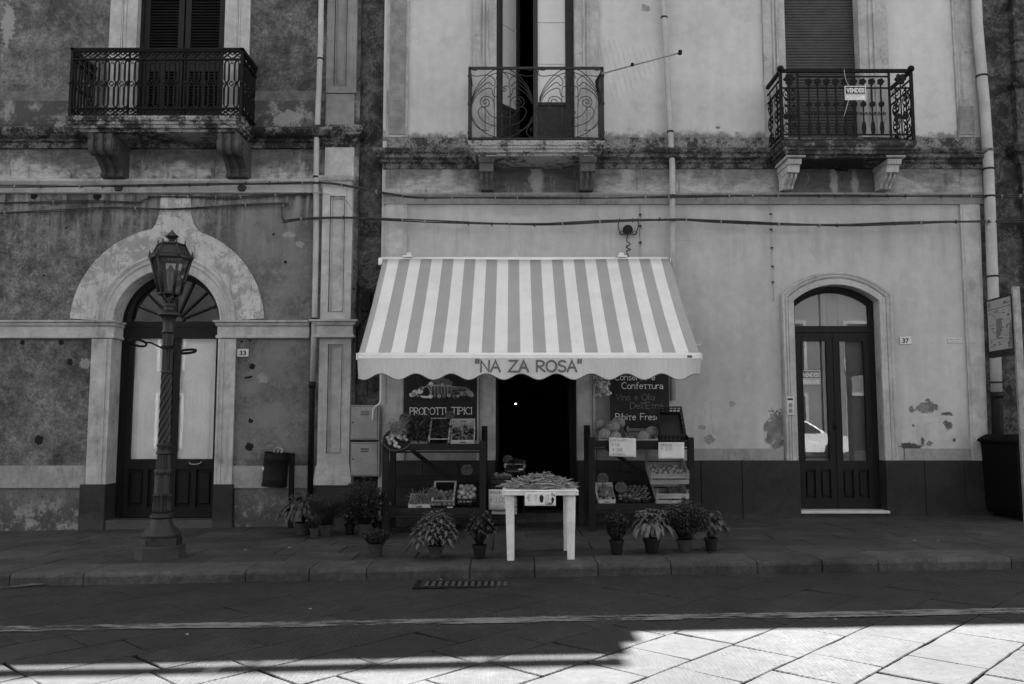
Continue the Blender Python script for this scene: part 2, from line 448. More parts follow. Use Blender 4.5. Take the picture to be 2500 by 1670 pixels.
def mat_trim(name, v, stain=0.5, dk=0.1, off=0, sc=1.0, lichen=0.0):
    """lime stone trim with stains, streaks and block joints"""
    t = MT(name)
    n = t.noise(1.7 * sc, 8, 0.68, off=off); n2 = t.noise(8 * sc, 7, 0.7, off=off + 2); n3 = t.noise(45, 4)
    c = t.mul(t.mr(n, 0.3, 0.7, 0.82, 1.14), v)
    c = t.mul(c, t.mr(n2, 0.3, 0.7, 0.86, 1.1))
    c = t.mix(t.mul(t.mr(t.noise(2.4 * sc, 9, 0.75, sz=0.6, off=off + 7), 0.53, 0.68), stain), c, dk)
    c = t.mix(t.mul(t.mr(t.noise(9, 5, 0.6, sz=0.08, off=off + 5), 0.56, 0.7), stain * 0.6), c, dk)
    if lichen: c = t.mix(t.mul(t.mr(t.noise(14, 8, 0.85, off=off + 9), 0.5, 0.56), lichen), c, 0.02)
    c = t.mix(t.mul(flecks(t, 22, 0.12, off=off), 0.6), c, dk)
    return t.fin(c, 0.85, [(n2, 0.25, 0.01), (n3, 0.25, 0.005)], 0.2)
def mat_moss(name, v=0.03, hi=0.2, cover=0.5, off=0):
    """cornice stone overgrown with black lichen"""
    t = MT(name)
    n = t.noise(7, 9, 0.8, off=off); n2 = t.noise(2.0, 5, 0.6, off=off + 3, sz=0.4); n3 = t.noise(50, 4, 0.8)
    m = t.mr(t.math('ADD', t.math('ADD', t.mul(n, 0.5), t.mul(n2, 0.25)), t.mul(t.noise(38, 6, 0.85, off=off + 6), 0.25)), cover - 0.035, cover + 0.035)
    c = t.mix(m, v, t.mul(t.mr(n3, 0.3, 0.7, 0.5, 1.3), hi))
    c = t.mix(t.mul(flecks(t, 30, 0.16, off=off), 0.5), c, 0.22)
    return t.fin(c, 0.95, [(n, 0.5, 0.02), (n3, 0.4, 0.006)], 0.1)
# --- frieze of the shop house
def mat_frieze():
    t = MT('frieze_plaster')
    Bn = t.noise(5, 7, 0.75, sz=3.0, off=31)
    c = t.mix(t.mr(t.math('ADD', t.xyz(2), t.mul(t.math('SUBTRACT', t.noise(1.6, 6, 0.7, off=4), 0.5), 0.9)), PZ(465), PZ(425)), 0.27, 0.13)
    for xc in (1310, 2040):
        x = PX(xc, 440)
        m = t.mr(t.math('ABSOLUTE', t.math('SUBTRACT', t.math('ADD', t.xyz(0), t.mul(t.math('SUBTRACT', t.noise(3, 5, off=2), 0.5), 0.5)), x)), 1.0, 0.75)
        c = t.mix(t.mul(m, 0.9), c, 0.062)
    c = t.mul(c, t.mr(Bn, 0.3, 0.7, 0.7, 1.35))
    c = t.mix(t.mul(t.mr(t.noise(8, 8, 0.78, sz=0.25, off=17), 0.54, 0.7), 0.7), c, 0.3)
    c = t.mix(t.mul(t.mr(t.noise(13, 7, 0.72, sz=0.13, off=7), 0.55, 0.7), 0.75), c, 0.05)
    for (x, y, rx, rz) in ((1310, 440, 16, 40), (1092, 430, 14, 28), (2034, 445, 9, 36), (2085, 450, 9, 26), (1530, 430, 16, 30)):
        c = t.mix(t.mul(t.blob(x, y, rx, rz, 0.5, 8, off=x, soft=0.35), 0.7), c, 0.3)
    return t.fin(c, 0.9, [(Bn, 0.4, 0.015)], 0.15)
# --- the arch band: pale limewash flaking off a grey coat
def mat_archband():
    t = MT('flaking_limewash')
    n = t.noise(7, 9, 0.8, off=3, dist=0.4); n2 = t.noise(1.1, 4, off=6)
    m = t.mr(t.math('ADD', n, t.mul(t.math('SUBTRACT', n2, 0.5), 0.35)), 0.485, 0.505)
    c = t.mix(m, 0.24, 0.37)
    c = t.mul(c, t.mr(t.noise(3, 6, off=13), 0.3, 0.7, 0.85, 1.15))
    c = t.mix(t.mul(t.mr(t.noise(16, 4, sz=0.08, off=5), 0.56, 0.68), 0.5), c, 0.13)
    c = t.mix(t.mul(flecks(t, 16, 0.12), 0.7), c, 0.06)
    return t.fin(c, 0.9, [(m, 0.4, 0.006), (t.noise(50, 3), 0.2, 0.005)], 0.15)
# --- basalt
def mat_basalt(name='basalt_plinth', v=0.03, off=0):
    t = MT(name)
    n = t.noise(1.5, 7, 0.65, off=off); n2 = t.noise(16, 6, 0.7, off=off); n3 = t.noise(120, 2)
    c = t.mul(t.mr(n, 0.3, 0.7, 0.7, 1.4), v)
    c = t.mul(c, t.mr(n2, 0.3, 0.7, 0.75, 1.25))
    c = t.mix(t.mul(t.mr(t.noise(3, 8, 0.8, off=off + 9), 0.6, 0.72), 0.3), c, v * 2.5)
    c = t.mix(t.mul(t.mr(t.math('ADD', t.xyz(2), t.mul(t.noise(3.5, 8, 0.8, off=off + 19), 0.9)), 0.62, 0.4), 0.55), c, v * 3.0)
    c = t.mix(t.mul(flecks(t, 9, 0.07, off=off), 0.7), c, v * 4)
    return t.fin(c, 0.75, [(n2, 0.3, 0.01), (n3, 0.3, 0.003)], 0.3)
def mat_slab(name, v, tintamt=0.35, fl=0.55, chisel=0.5, rough=0.8):
    t = MT(name)
    a = t.n.new('ShaderNodeAttribute'); a.attribute_name = 'tint'; tint = a.outputs['Fac']
    n = t.noise(1.2, 6, 0.6, off=2); n2 = t.noise(14, 7, 0.72); n3 = t.noise(90, 3, 0.8)
    c = t.mul(t.mr(tint, 0, 1, 1 - tintamt, 1 + tintamt, True), v)
    c = t.mul(c, t.mr(n, 0.3, 0.7, 0.7, 1.25)); c = t.mul(c, t.mr(n2, 0.3, 0.7, 0.66, 1.26)); c = t.mul(c, t.mr(n3, 0.3, 0.7, 0.8, 1.2))
    f = t.mul(t.mr(t.vor(13, sx=0.8, sy=1.7, off=1), 0.2, 0.12), t.mr(t.noise(6, 2, off=8), 0.38, 0.48))
    f2 = t.mul(t.mr(t.vor(31, sx=0.9, sy=1.8, off=5), 0.2, 0.12), t.mr(t.noise(7, 2, off=18), 0.46, 0.56))
    ff = t.math('MAXIMUM', f, t.mul(f2, 0.7))
    c = t.mix(t.mul(ff, fl), c, v * 0.28)
    c = t.mul(c, t.mr(t.noise(3.5, 9, 0.8, off=44), 0.35, 0.65, 0.72, 1.2))
    wv = t.n.new('ShaderNodeTexWave'); wv.inputs['Scale'].default_value = 11; wv.inputs['Distortion'].default_value = 7.0
    wv.inputs['Detail'].default_value = 3
    t.l.new(t.vec(1, 0.35, 0, 0), wv.inputs['Vector'])
    wk = t.mul(wv.outputs['Fac'], t.mr(tint, 0.45, 0.6))
    c = t.mul(c, t.mr(wk, 0, 1, 1 + 0.0, 1 - 0.22 * chisel, True))
    return t.fin(c, rough, [(n2, 0.5, 0.012), (t.math('SUBTRACT', 1.0, ff), 0.5, 0.006), (wk, chisel * 0.8, 0.012), (n3, 0.4, 0.003)], 0.25)
def mat_paint_line():
    t = MT('worn_road_paint')
    n = t.noise(10, 9, 0.85, sx=0.35, sy=1.8); n2 = t.noise(1.2, 3)
    m = t.mr(t.math('ADD', n, t.mul(n2, 0.25)), 0.58, 0.62)
    edge = t.mr(t.math('ABSOLUTE', t.xyz(1, t.opos())), 0.055, 0.115)
    c = t.mix(m, 0.14, 0.10)
    t.fin(c, 0.8, [(n, 0.3, 0.004)], 0.2)
    al = t.mr(t.math('ADD', t.mr(t.math('ADD', n, t.mul(n2, 0.25)), 0.60, 0.70), t.mul(edge, t.noise(16, 6, 0.8, off=5))), 0.42, 0.5, 1, 0)
    t.l.new(al, t.b.inputs['Alpha'])
    return t.m
def glass(name='window_glass', refl=1.0, tintv=1.0, rough=0.0):
    m = bpy.data.materials.new(name); m.use_nodes = True; nt = m.node_tree; nt.nodes.clear()
    o = nt.nodes.new('ShaderNodeOutputMaterial'); mx = nt.nodes.new('ShaderNodeMixShader')
    tr = nt.nodes.new('ShaderNodeBsdfTransparent'); tr.inputs[0].default_value = (tintv,) * 3 + (1,)
    gl = nt.nodes.new('ShaderNodeBsdfGlossy'); gl.inputs['Roughness'].default_value = rough
    fr = nt.nodes.new('ShaderNodeFresnel'); fr.inputs['IOR'].default_value = 1.52
    ml = nt.nodes.new('ShaderNodeMath'); ml.operation = 'MULTIPLY'; ml.inputs[1].default_value = 1.6 * refl; ml.use_clamp = True
    nt.links.new(fr.outputs[0], ml.inputs[0]); nt.links.new(ml.outputs[0], mx.inputs[0])
    nt.links.new(tr.outputs[0], mx.inputs[1]); nt.links.new(gl.outputs[0], mx.inputs[2]); nt.links.new(mx.outputs[0], o.inputs[0])
    return m
def mat_awning(x0, per):
    t = MT('striped_awning_cloth')
    x = t.math('DIVIDE', t.math('SUBTRACT', t.xyz(0), x0), per)
    fr = t.math('FRACT', t.math('ADD', x, 0.26))
    d = t.mr(t.math('ABSOLUTE', t.math('SUBTRACT', fr, 0.25)), 0.247, 0.253, 1.0, 0.0)
    c = t.mix(d, 0.57, 0.28)
    c = t.mul(c, t.mr(t.noise(2.5, 6, 0.6), 0.3, 0.7, 0.95, 1.04))
    c = t.mul(c, t.mr(t.noise(10, 4, sy=0.12, sz=0.12), 0.3, 0.7, 0.975, 1.02))
    c = t.mix(t.mul(flecks(t, 4.5, 0.03, off=6), 0.8), c, 0.1)
    c = t.mix(t.mul(t.mr(t.noise(2, 8, 0.75, off=33), 0.5, 0.75), 0.22), c, 0.3)
    c = t.mix(t.mul(flecks(t, 1.7, 0.02, off=16), 0.9), c, 0.08)
    wr = t.noise(3.0, 4, 0.6, sx=2.2, sy=0.35, sz=0.35, off=3)
    sm = t.mr(t.math('ABSOLUTE', t.math('SUBTRACT', t.math('FRACT', t.math('ADD', t.mul(x, 0.5), 0.1)), 0.5)), 0.0, 0.012, 1, 0)
    t.fin(c, 0.75, [(wr, 0.35, 0.02), (sm, 0.4, 0.004), (t.noise(400, 1), 0.1, 0.001)], 0.2)
    return t.m
def mat_valance():
    t = MT('plain_awning_cloth')
    c = t.mul(t.mr(t.noise(40, 3, sx=1, sz=0.04), 0.3, 0.7, 0.93, 1.05), 0.46)
    return t.fin(c, 0.8, [(t.noise(30, 3, sz=0.05), 0.15, 0.004)], 0.2)
def mat_speckle():
    t = MT('speckled_cabinet_paint')
    c = t.mix(t.mr(t.noise(260, 2, 0.9), 0.5, 0.6), 0.27, 0.1)
    c = t.mul(c, t.mr(t.noise(4, 4), 0.3, 0.7, 0.85, 1.1))
    return t.fin(c, 0.6, [(t.noise(120, 2), 0.2, 0.003)], 0.3)
def mat_wood(name, v, off=0, rough=0.7, sc=1.0, vert=False):
    t = MT(name)
    n = t.noise(5 * sc, 6, 0.65, sx=0.3 if not vert else 3, sy=3, sz=3 if not vert else 0.3, off=off); n2 = t.noise(1.2, 4, off=off)
    c = t.mul(t.mr(n, 0.3, 0.7, 0.7, 1.3), v); c = t.mul(c, t.mr(n2, 0.3, 0.7, 0.8, 1.2))
    return t.fin(c, rough, [(n, 0.25, 0.006)], 0.16)
def mat_melon():
    t = MT('melon_rind'); o = t.opos()
    a = t.math('ARCTAN2', t.xyz(1, o), t.xyz(0, o))
    s_ = t.math('ABSOLUTE', t.math('SINE', t.mul(a, 5)))
    c = t.mix(t.mr(s_, 0.0, 0.22, 1, 0), 0.17, 0.03)
    net = t.mr(t.vor(38, feat='DISTANCE_TO_EDGE', src=o), 0.0, 0.1, 1, 0)
    c = t.mix(t.mul(net, 0.3), c, 0.22)
    c = t.mul(c, t.mr(t.noise(9, 4, src=o), 0.3, 0.7, 0.85, 1.15))
    return t.fin(c, 0.7, [(net, 0.3, 0.003)], 0.3)
def mat_fruit(name, v, spot=0.5, rough=0.45):
    t = MT(name); o = t.opos()
    oi = t.n.new('ShaderNodeObjectInfo').outputs['Random']
    c = t.mul(t.mr(oi, 0, 1, 0.55, 1.45, True), v)
    c = t.mix(t.mr(t.noise(14, 4, src=o), 0.4, 0.65), c, t.mul(c, spot))
    return t.fin(c, rough, [(t.noise(60, 3, src=o), 0.1, 0.003)], 0.4)
def mat_leaf(name, v, rough=0.55):
    t = MT(name)
    a = t.n.new('ShaderNodeAttribute'); a.attribute_name = 'tint'
    c = t.mul(t.mr(a.outputs['Fac'], 0, 1, 0.5, 1.6, True), v)
    t.fin(c, rough, (), 0.2)
    tr = t.n.new('ShaderNodeBsdfTranslucent'); t.l.new(t.mul(c, 0.9), tr.inputs[0])
    mx = t.n.new('ShaderNodeMixShader'); mx.inputs[0].default_value = 0.25
    t.l.new(t.b.outputs[0], mx.inputs[1]); t.l.new(tr.outputs[0], mx.inputs[2])
    t.l.new(mx.outputs[0], t.n['Material Output'].inputs[0])
    return t.m
def mat_neighbour():
    t = MT('decayed_dark_plaster')
    n = t.noise(3, 9, 0.78, off=71); n2 = t.noise(12, 6, 0.75)
    c = t.mix(t.mr(n, 0.42, 0.62), 0.025, 0.085)
    c = t.mul(c, t.mr(n2, 0.3, 0.7, 0.65, 1.3))
    e = t.mr(t.math('ABSOLUTE', t.math('SUBTRACT', t.noise(1.8, 9, 0.72, off=77, dist=0.8), 0.52)), 0.0, 0.012, 1, 0)
    c = t.mix(t.mul(e, 0.7), c, 0.17)
    c = t.mix(t.mul(t.blob(880, 200, 22, 42, 0.6, 6), 0.0), c, 0.2)
    return t.fin(c, 0.95, [(n, 0.6, 0.02), (n2, 0.4, 0.01)], 0.1)
M_LW = mat_left_wall(); M_MW = mat_mid_wall(); M_FR = mat_frieze(); M_AB = mat_archband()
M_LT = mat_trim('left_stone_trim', 0.34, 0.6, 0.12, 3)
M_LTD = mat_trim('left_stone_trim_dark', 0.13, 0.7, 0.045, 8)
M_PIL = mat_trim('pilaster_stone', 0.35, 0.4, 0.12, 15)
M_PILU = mat_trim('upper_pilaster_stone', 0.17, 0.8, 0.09, 19)
M_MT = mat_trim('shop_stone_trim', 0.35, 0.45, 0.14, 23)
M_MTW = mat_trim('window_stone_trim', 0.30, 0.8, 0.11, 27, 1.4)
M_MTD = mat_trim('architrave_stone', 0.23, 0.6, 0.07, 29, 1.2)
M_BASEB = mat_trim('base_band_stone', 0.24, 0.6, 0.1, 31, 1.6)
M_COR = mat_moss('black_lichen_cornice', 0.026, 0.15, 0.505)
M_CORL = mat_moss('left_lichen_cornice', 0.022, 0.17, 0.52, 8)
M_MOSSB = mat_moss('mossy_base_band', 0.035, 0.2, 0.5, 14)
M_SLAB = mat_moss('balcony_slab_stone', 0.028, 0.3, 0.5, 21)
M_SOF = mat_trim('balcony_soffit', 0.075, 0.8, 0.025, 35, 1.5)
M_CORBD = mat_trim('dark_corbel_stone', 0.06, 0.7, 0.03, 37, 2)
M_CORBM = mat_trim('sooty_corbel_stone', 0.095, 0.8, 0.025, 39, 2)
M_CORBL = mat_trim('pale_corbel_stone', 0.38, 0.4, 0.14, 41, 2)
M_BAS = mat_basalt(v=0.0155); M_BAS2 = mat_basalt('basalt_step', 0.024, 5)
M_NB = mat_neighbour()
M_IRON = plain('black_iron', 0.0045, 0.7, 0.5, 14, 0.2, 0.15)
M_IRONG = plain('grey_iron', 0.017, 0.6, 0.4, 12, 0.2, 0.25)
M_RUST = plain('rusty_iron', 0.014, 0.8, 0.5, 16, 0.4, 0.2)
M_LAMP = plain('cast_iron_paint', 0.0125, 0.5, 0.3, 20, 0.3, 0.35)
M_DOOR = mat_wood('dark_door_wood', 0.0045, 3, 0.5, vert=True)
M_DOOR2 = mat_wood('dark_brown_door', 0.0065, 9, 0.5, vert=True)
M_SHUT = plain('dark_shutter_paint', 0.007, 0.6, 0.2, 8, 0.1, 0.2)
M_ROLL = plain('roller_shutter_plastic', 0.034, 0.55, 0.2, 5, 0.1, 0.35)
M_BDOOR = plain('balcony_door_paint', 0.020, 0.55, 0.2, 5, 0.1, 0.2)
M_PIPE = plain('zinc_pipe', 0.30, 0.6, 0.12, 3, 0.1, 0.3)
M_PIPED = plain('shaded_stained_pipe', 0.16, 0.7, 0.35, 5, 0.2, 0.3)
M_PIPEK = plain('black_pipe', 0.0045, 0.6, 0.25, 8, 0.1, 0.2)
M_CABLE = plain('cable_rubber', 0.03, 0.7, 0.4, 10, 0.1, 0.3)
M_CABLEL = plain('pale_cable', 0.2, 0.7, 0.3, 10, 0.1, 0.3)
M_WHITE = plain('white_plastic', 0.5, 0.4, 0.12, 9, 0.06, 0.4)
M_WHITEM = plain('white_metal', 0.62, 0.35, 0.05, 5, 0.03, 0.4)
M_PAPER = plain('white_paper', 0.52, 0.8, 0.06, 5, 0.05, 0.2)
M_PLATE = plain('enamel_plate', 0.42, 0.4, 0.1, 20, 0.05, 0.4)
M_INK = plain('black_ink', 0.012, 0.6, 0.1, 5, 0, 0.2)
M_GINK = plain('grey_ink', 0.09, 0.7, 0.2, 5, 0, 0.2)
M_AWINK = plain('awning_lettering', 0.115, 0.8, 0.08, 5, 0, 0.2)
M_CHALK = plain('white_board_paint', 0.55, 0.8, 0.15, 20, 0, 0.2)
M_CHALKD = plain('faded_board_paint', 0.12, 0.8, 0.3, 20, 0, 0.2)
M_BOARD = plain('black_board', 0.02, 0.8, 0.2, 4, 0.1, 0.15)
M_CURT = plain('white_curtain', 0.82, 0.9, 0.06, 3, 0.1, 0.1)
M_INDOOR = plain('grey_inner_door', 0.12, 0.7, 0.06, 3, 0.05, 0.2)
M_STAND = mat_wood('dark_stand_wood', 0.0095, 5, 0.7, vert=True)
M_SHELF = mat_wood('dark_shelf_wood', 0.011, 7, 0.7)
M_CRATE = mat_wood('pale_crate_wood', 0.25, 9, 0.8)
M_CRATEP = mat_wood('grey_crate_wood', 0.17, 12, 0.8)
M_CARD = plain('white_cardboard', 0.42, 0.85, 0.08, 6, 0.05, 0.2)
M_BLKPL = plain('black_crate_plastic', 0.004, 0.5, 0.2, 8, 0.05, 0.4)
M_DPRINT = plain('dark_printed_card', 0.008, 0.6, 0.2, 8, 0.05, 0.3)
M_MELON = mat_melon()
M_APPLE = mat_fruit('apple_skin', 0.17); M_ONION = mat_fruit('onion_skin', 0.2, 0.7, 0.35)
M_TOM = mat_fruit('tomato_skin', 0.07, 0.8, 0.3); M_POT = mat_fruit('potato_skin', 0.12, 0.7, 0.8)
M_PEACH = mat_fruit('peach_skin', 0.13, 0.6, 0.7); M_PEP = mat_fruit('pepper_skin', 0.03, 0.7, 0.25)
M_BEAN = mat_leaf('bean_pod', 0.24, 0.5)
M_GARL = mat_fruit('garlic_skin', 0.3, 0.6, 0.6)
M_LEAFS = mat_leaf('sage_leaf', 0.095, 0.8); M_LEAFD = mat_leaf('dark_leaf', 0.034); M_LEAFM = mat_leaf('basil_leaf', 0.055)
M_LEAFY = mat_leaf('vine_leaf', 0.05); M_STRAW = mat_leaf('dried_stalk', 0.16, 0.7)
M_POTK = plain('black_plant_pot', 0.006, 0.6, 0.2, 9, 0.05, 0.2)
M_POTT = plain('terracotta_pot', 0.03, 0.8, 0.25, 9, 0.2, 0.2)
M_SOIL = plain('potting_soil', 0.012, 0.95, 0.5, 60, 0.6, 0.1)
M_GLASS = glass(); M_GLASSL = glass('lantern_glass', 1.0, 0.75)
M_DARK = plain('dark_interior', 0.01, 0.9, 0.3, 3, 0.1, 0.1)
M_CAB = mat_speckle()
M_STEEL = plain('galvanised_steel', 0.2, 0.5, 0.25, 10, 0.1, 0.4, 0.3)
M_MAP = plain('map_print', 0.25, 0.35, 0.08, 3, 0.02, 0.4)
M_MAPD = plain('map_land_print', 0.105, 0.35, 0.15, 9, 0.02, 0.4)
M_ROAD = mat_slab('basalt_road_slabs', 0.0165, 0.2, 0.95, 0.5)
M_PAVE = mat_slab('basalt_pavement_slabs', 0.036, 0.22, 0.3, 0.25)
M_KERB = mat_slab('basalt_kerb_stone', 0.044, 0.2, 0.3, 0.0)
M_GROUT = plain('joint_dirt', 0.006, 0.95, 0.4, 14, 0.3, 0.1)
M_LINE = mat_paint_line()
# ------------------------------------------------------------------ lettering
def arcp(cx, cy, rx, ry, a0, a1, n=10):
    return [(cx + rx * cos(radians(a0 + (a1 - a0) * i / n)), cy + ry * sin(radians(a0 + (a1 - a0) * i / n))) for i in range(n + 1)]
GL = {
 'A': (.66, [[(0,0),(.33,1),(.66,0)], [(.13,.36),(.55,.36)]]),
 'B': (.55, [[(0,0),(0,1)], [(0,1)]+arcp(.25,.77,.25,.23,90,-90)+[(0,.54)], [(0,.54)]+arcp(.28,.27,.27,.27,90,-90)+[(0,0)]]),
 'C': (.6, [arcp(.35,.5,.35,.5,50,310,14)]),
 'D': (.62, [[(0,0),(0,1)], [(0,1),(.2,1)]+arcp(.2,.5,.42,.5,90,-90,12)+[(0,0)]]),
 'E': (.5, [[(.5,1),(0,1),(0,0),(.5,0)], [(0,.52),(.4,.52)]]),
 'F': (.5, [[(.5,1),(0,1),(0,0)], [(0,.52),(.4,.52)]]),
 'G': (.62, [arcp(.35,.5,.35,.5,50,340,14)+[(.65,.45),(.4,.45)]]),
 'H': (.6, [[(0,0),(0,1)], [(.6,0),(.6,1)], [(0,.5),(.6,.5)]]),
 'I': (.1, [[(.05,0),(.05,1)]]),
 'K': (.55, [[(0,0),(0,1)], [(.5,1),(0,.45),(.55,0)]]),
 'L': (.45, [[(0,1),(0,0),(.45,0)]]),
 'M': (.75, [[(0,0),(.1,1),(.38,.3),(.64,1),(.75,0)]]),
 'N': (.62, [[(0,0),(0.02,1),(.58,0.02),(.62,1)]]),
 'O': (.74, [arcp(.37,.5,.37,.5,90,450,20)]),
 'P': (.52, [[(0,0),(0,1)], [(0,1),(.2,1)]+arcp(.22,.74,.3,.26,90,-90)+[(0,.48)]]),
 'R': (.58, [[(0,0),(0,1)], [(0,1),(.2,1)]+arcp(.22,.74,.3,.26,90,-90)+[(0,.5)], [(.1,.49),(.58,0)]]),
 'S': (.56, [[(.52,.88)]+arcp(.3,.76,.24,.24,50,250,8)+arcp(.28,.26,.26,.26,70,-150,8)]),
 'T': (.6, [[(0,1),(.6,1)], [(.3,1),(.3,0)]]),
 'U': (.6, [[(0,1),(0,.3)]+arcp(.3,.28,.3,.28,180,360,8)+[(.6,1)]]),
 'V': (.6, [[(0,1),(.3,0),(.6,1)]]),
 'Z': (.64, [[(.06,1),(.62,1),(0,0),(.64,0)]]),
 '"': (.26, [[(.04,1.12),(.01,.8)], [(.22,1.12),(.2,.8)]]),
 "'": (.08, [[(.05,1),(.02,.75)]]),
 ',': (.12, [[(.08,.06),(.02,-.16)]]), '.': (.1, [[(.04,0),(.06,.04)]]), '/': (.4, [[(0,0),(.4,1)]]),
 '0': (.52, [arcp(.26,.5,.26,.5,90,450,16)]), '1': (.25, [[(0,.72),(.2,1),(.18,0)]]),
 '2': (.5, [arcp(.24,.74,.24,.26,160,-30,8)+[(0,0),(.5,.02)]]),
 '3': (.5, [arcp(.22,.76,.24,.24,140,-80,8)+arcp(.22,.26,.27,.27,80,-140,8)]),
 '5': (.5, [[(.48,1),(.06,1),(.03,.58)]+arcp(.22,.3,.27,.31,110,-140,9)]),
 '7': (.5, [[(0,1),(.5,1),(.16,0)]]),
 'e': (.42, [[(.03,.34),(.4,.34)]+arcp(.22,.31,.2,.31,10,320,12)]),
 'o': (.44, [arcp(.22,.31,.22,.31,90,450,14)]),
 'a': (.44, [[(.04,.52)]+arcp(.2,.4,.19,.22,120,0,6)+[(.4,0)], arcp(.2,.17,.19,.17,60,330,9)]),
 'n': (.42, [[(0,0),(0,.62)], [(0,.42)]+arcp(.2,.4,.2,.22,150,0,7)+[(.4,-.04)]]),
 'c': (.38, [arcp(.22,.31,.2,.31,50,310,10)]), 's': (.34, [[(.32,.54)]+arcp(.18,.46,.14,.15,60,250,6)+arcp(.17,.15,.16,.15,70,-150,7)]),
 'r': (.3, [[(0,0),(0,.62)], [(0,.4),(.12,.58),(.3,.6)]]), 'v': (.4, [[(0,.62),(.2,0),(.4,.62)]]),
 'f': (.32, [[(.32,.98),(.2,1.0),(.12,.85),(.12,-.05)], [(0,.6),(.3,.6)]]), 't': (.42, [[(0,.62),(.42,.62)], [(.2,.62),(.2,0),(.3,-.02)]]),
 'u': (.42, [[(0,.62),(0,.2)]+arcp(.2,.2,.2,.2,180,350,6)+[(.41,.62),(.42,0)]]),
 'i': (.1, [[(.05,0),(.05,.62)], [(.03,.84),(.08,.86)]]), 'l': (.1, [[(.05,0),(.05,1)]]),
 'b': (.42, [[(0,1),(0,.02)], arcp(.2,.31,.2,.31,150,-150,10)]), 'h': (.42, [[(0,0),(0,1)], [(0,.42)]+arcp(.2,.4,.2,.22,150,0,7)+[(.4,0)]]),
 'g': (.42, [arcp(.2,.31,.2,.31,30,390,10), [(.4,.6),(.4,-.15),(.2,-.3),(0,-.2)]]),
 '€': (.6, [arcp(.38,.5,.3,.45,55,305,12), [(-.05,.58),(.5,.6)], [(-.05,.42),(.46,.44)]]),
 ' ': (.4, []),
}
def ribbon(bm, pts, wd, place, k, mi=0, capn=4):
    """one pen stroke as a flat closed strip with round ends, lifted a hair above the others"""
    p = [Vector(q) for q in pts]
    q = [p[0]]
    for a in p[1:]:
        if (a - q[-1]).length > 1e-4: q.append(a)
    p = q
    if len(p) < 2: return
    L = []; R = []
    for i in range(len(p)):
        t1 = (p[i] - p[i - 1]).normalized() if i > 0 else (p[1] - p[0]).normalized()
        t2 = (p[i + 1] - p[i]).normalized() if i < len(p) - 1 else t1
        n1 = Vector((-t1.y, t1.x)); n2 = Vector((-t2.y, t2.x)); m = n1 + n2
        if m.length < 0.2: m = n1
        m.normalize(); s = wd / 2 / max(m.dot(n1), 0.55)
        L.append(p[i] + m * s); R.append(p[i] - m * s)
    vl = [bm.verts.new(place(a.x, a.y, k)) for a in L]; vr = [bm.verts.new(place(a.x, a.y, k)) for a in R]
    for i in range(len(p) - 1):
        try: bm.faces.new([vr[i], vr[i + 1], vl[i + 1], vl[i]]).material_index = mi
        except ValueError: pass
    for (c, va, vb, t) in ((p[0], vl[0], vr[0], (p[0] - p[1]).normalized()), (p[-1], vr[-1], vl[-1], (p[-1] - p[-2]).normalized())):
        n = Vector((-t.y, t.x)); mid = []
        for j in range(1, capn):
            a = pi * j / capn
            mid.append(bm.verts.new(place(*(c - n * cos(a) * wd / 2 + t * sin(a) * wd / 2), k)))
        try: bm.faces.new([va] + mid + [vb]).material_index = mi
        except ValueError: pass
def write(bm, text, place, x, y, h, wd, sp=0.16, sx=1.0, jit=0.0, serif=False, mi=0, slant=0.0, hide=None):
    """stroke lettering; place(u,v,k) maps board coordinates to space; returns end x"""
    k = 0
    for ch in text:
        w_, st = GL.get(ch, GL[' '])
        jx, jy = random.uniform(-jit, jit) * h, random.uniform(-jit, jit) * h
        for s_ in st:
            ribbon(bm, [(x + jx + (a + slant * b) * h * sx, y + jy + b * h) for a, b in s_], wd, place, k, mi); k = (k + 1) % 7
            if serif and len(s_) <= 3:
                for (a, b) in (s_[0], s_[-1]):
                    ribbon(bm, [(x + jx + (a - .06) * h * sx, y + jy + b * h - .03 * h), (x + jx + (a + .06) * h * sx, y + jy + b * h + .03 * h)], wd * 0.9, place, k, mi); k = (k + 1) % 7
        x += (w_ * sx + sp) * h
    return x
def twidth(text, h, sp=0.16, sx=1.0): return sum((GL.get(c, GL[' '])[0] * sx + sp) * h for c in text) - sp * h
def front(Y, ux=1.0):
    return lambda u, v, k: (u, Y - 0.0015 - k * 0.0004, v)
def type_bm(bm, text, x, z, Y, h, wd=None, boldness=0.0, mi=0, M=None):
    """printed type from the built-in font, standing upright at depth Y, cap height h"""
    cu = bpy.data.curves.new('t', 'FONT'); cu.body = text; cu.size = h / 0.72; cu.offset = boldness * h / 0.72; cu.fill_mode = 'BOTH'; cu.extrude = 0.0004
    cu.resolution_u = 3
    o = bpy.data.objects.new('t', cu); C.objects.link(o)
    dg = bpy.context.evaluated_depsgraph_get()
    me = bpy.data.meshes.new_from_object(o.evaluated_get(dg))
    bpy.data.objects.remove(o); bpy.data.curves.remove(cu)
    tb = bmesh.new(); tb.from_mesh(me); bpy.data.meshes.remove(me)
    xs = [v.co.x for v in tb.verts]
    if xs:
        x0, x1 = min(xs), max(xs); s = (wd / (x1 - x0)) if wd else 1.0
        for v in tb.verts: v.co = Vector((x + (v.co.x - x0) * s, Y - v.co.z, z + v.co.y))
    join(bm, tb, mi, M)

def write_fit(bm, text, place, x0, x1, y, h, wd, sp=0.12, **kw):
    """lettering stretched to span x0..x1"""
    sx = ((x1 - x0) / h - sp * (len(text) - 1)) / max(.1, sum(GL.get(c, GL[' '])[0] for c in text))
    return write(bm, text, place, x0, y, h, wd, sp, sx, **kw)
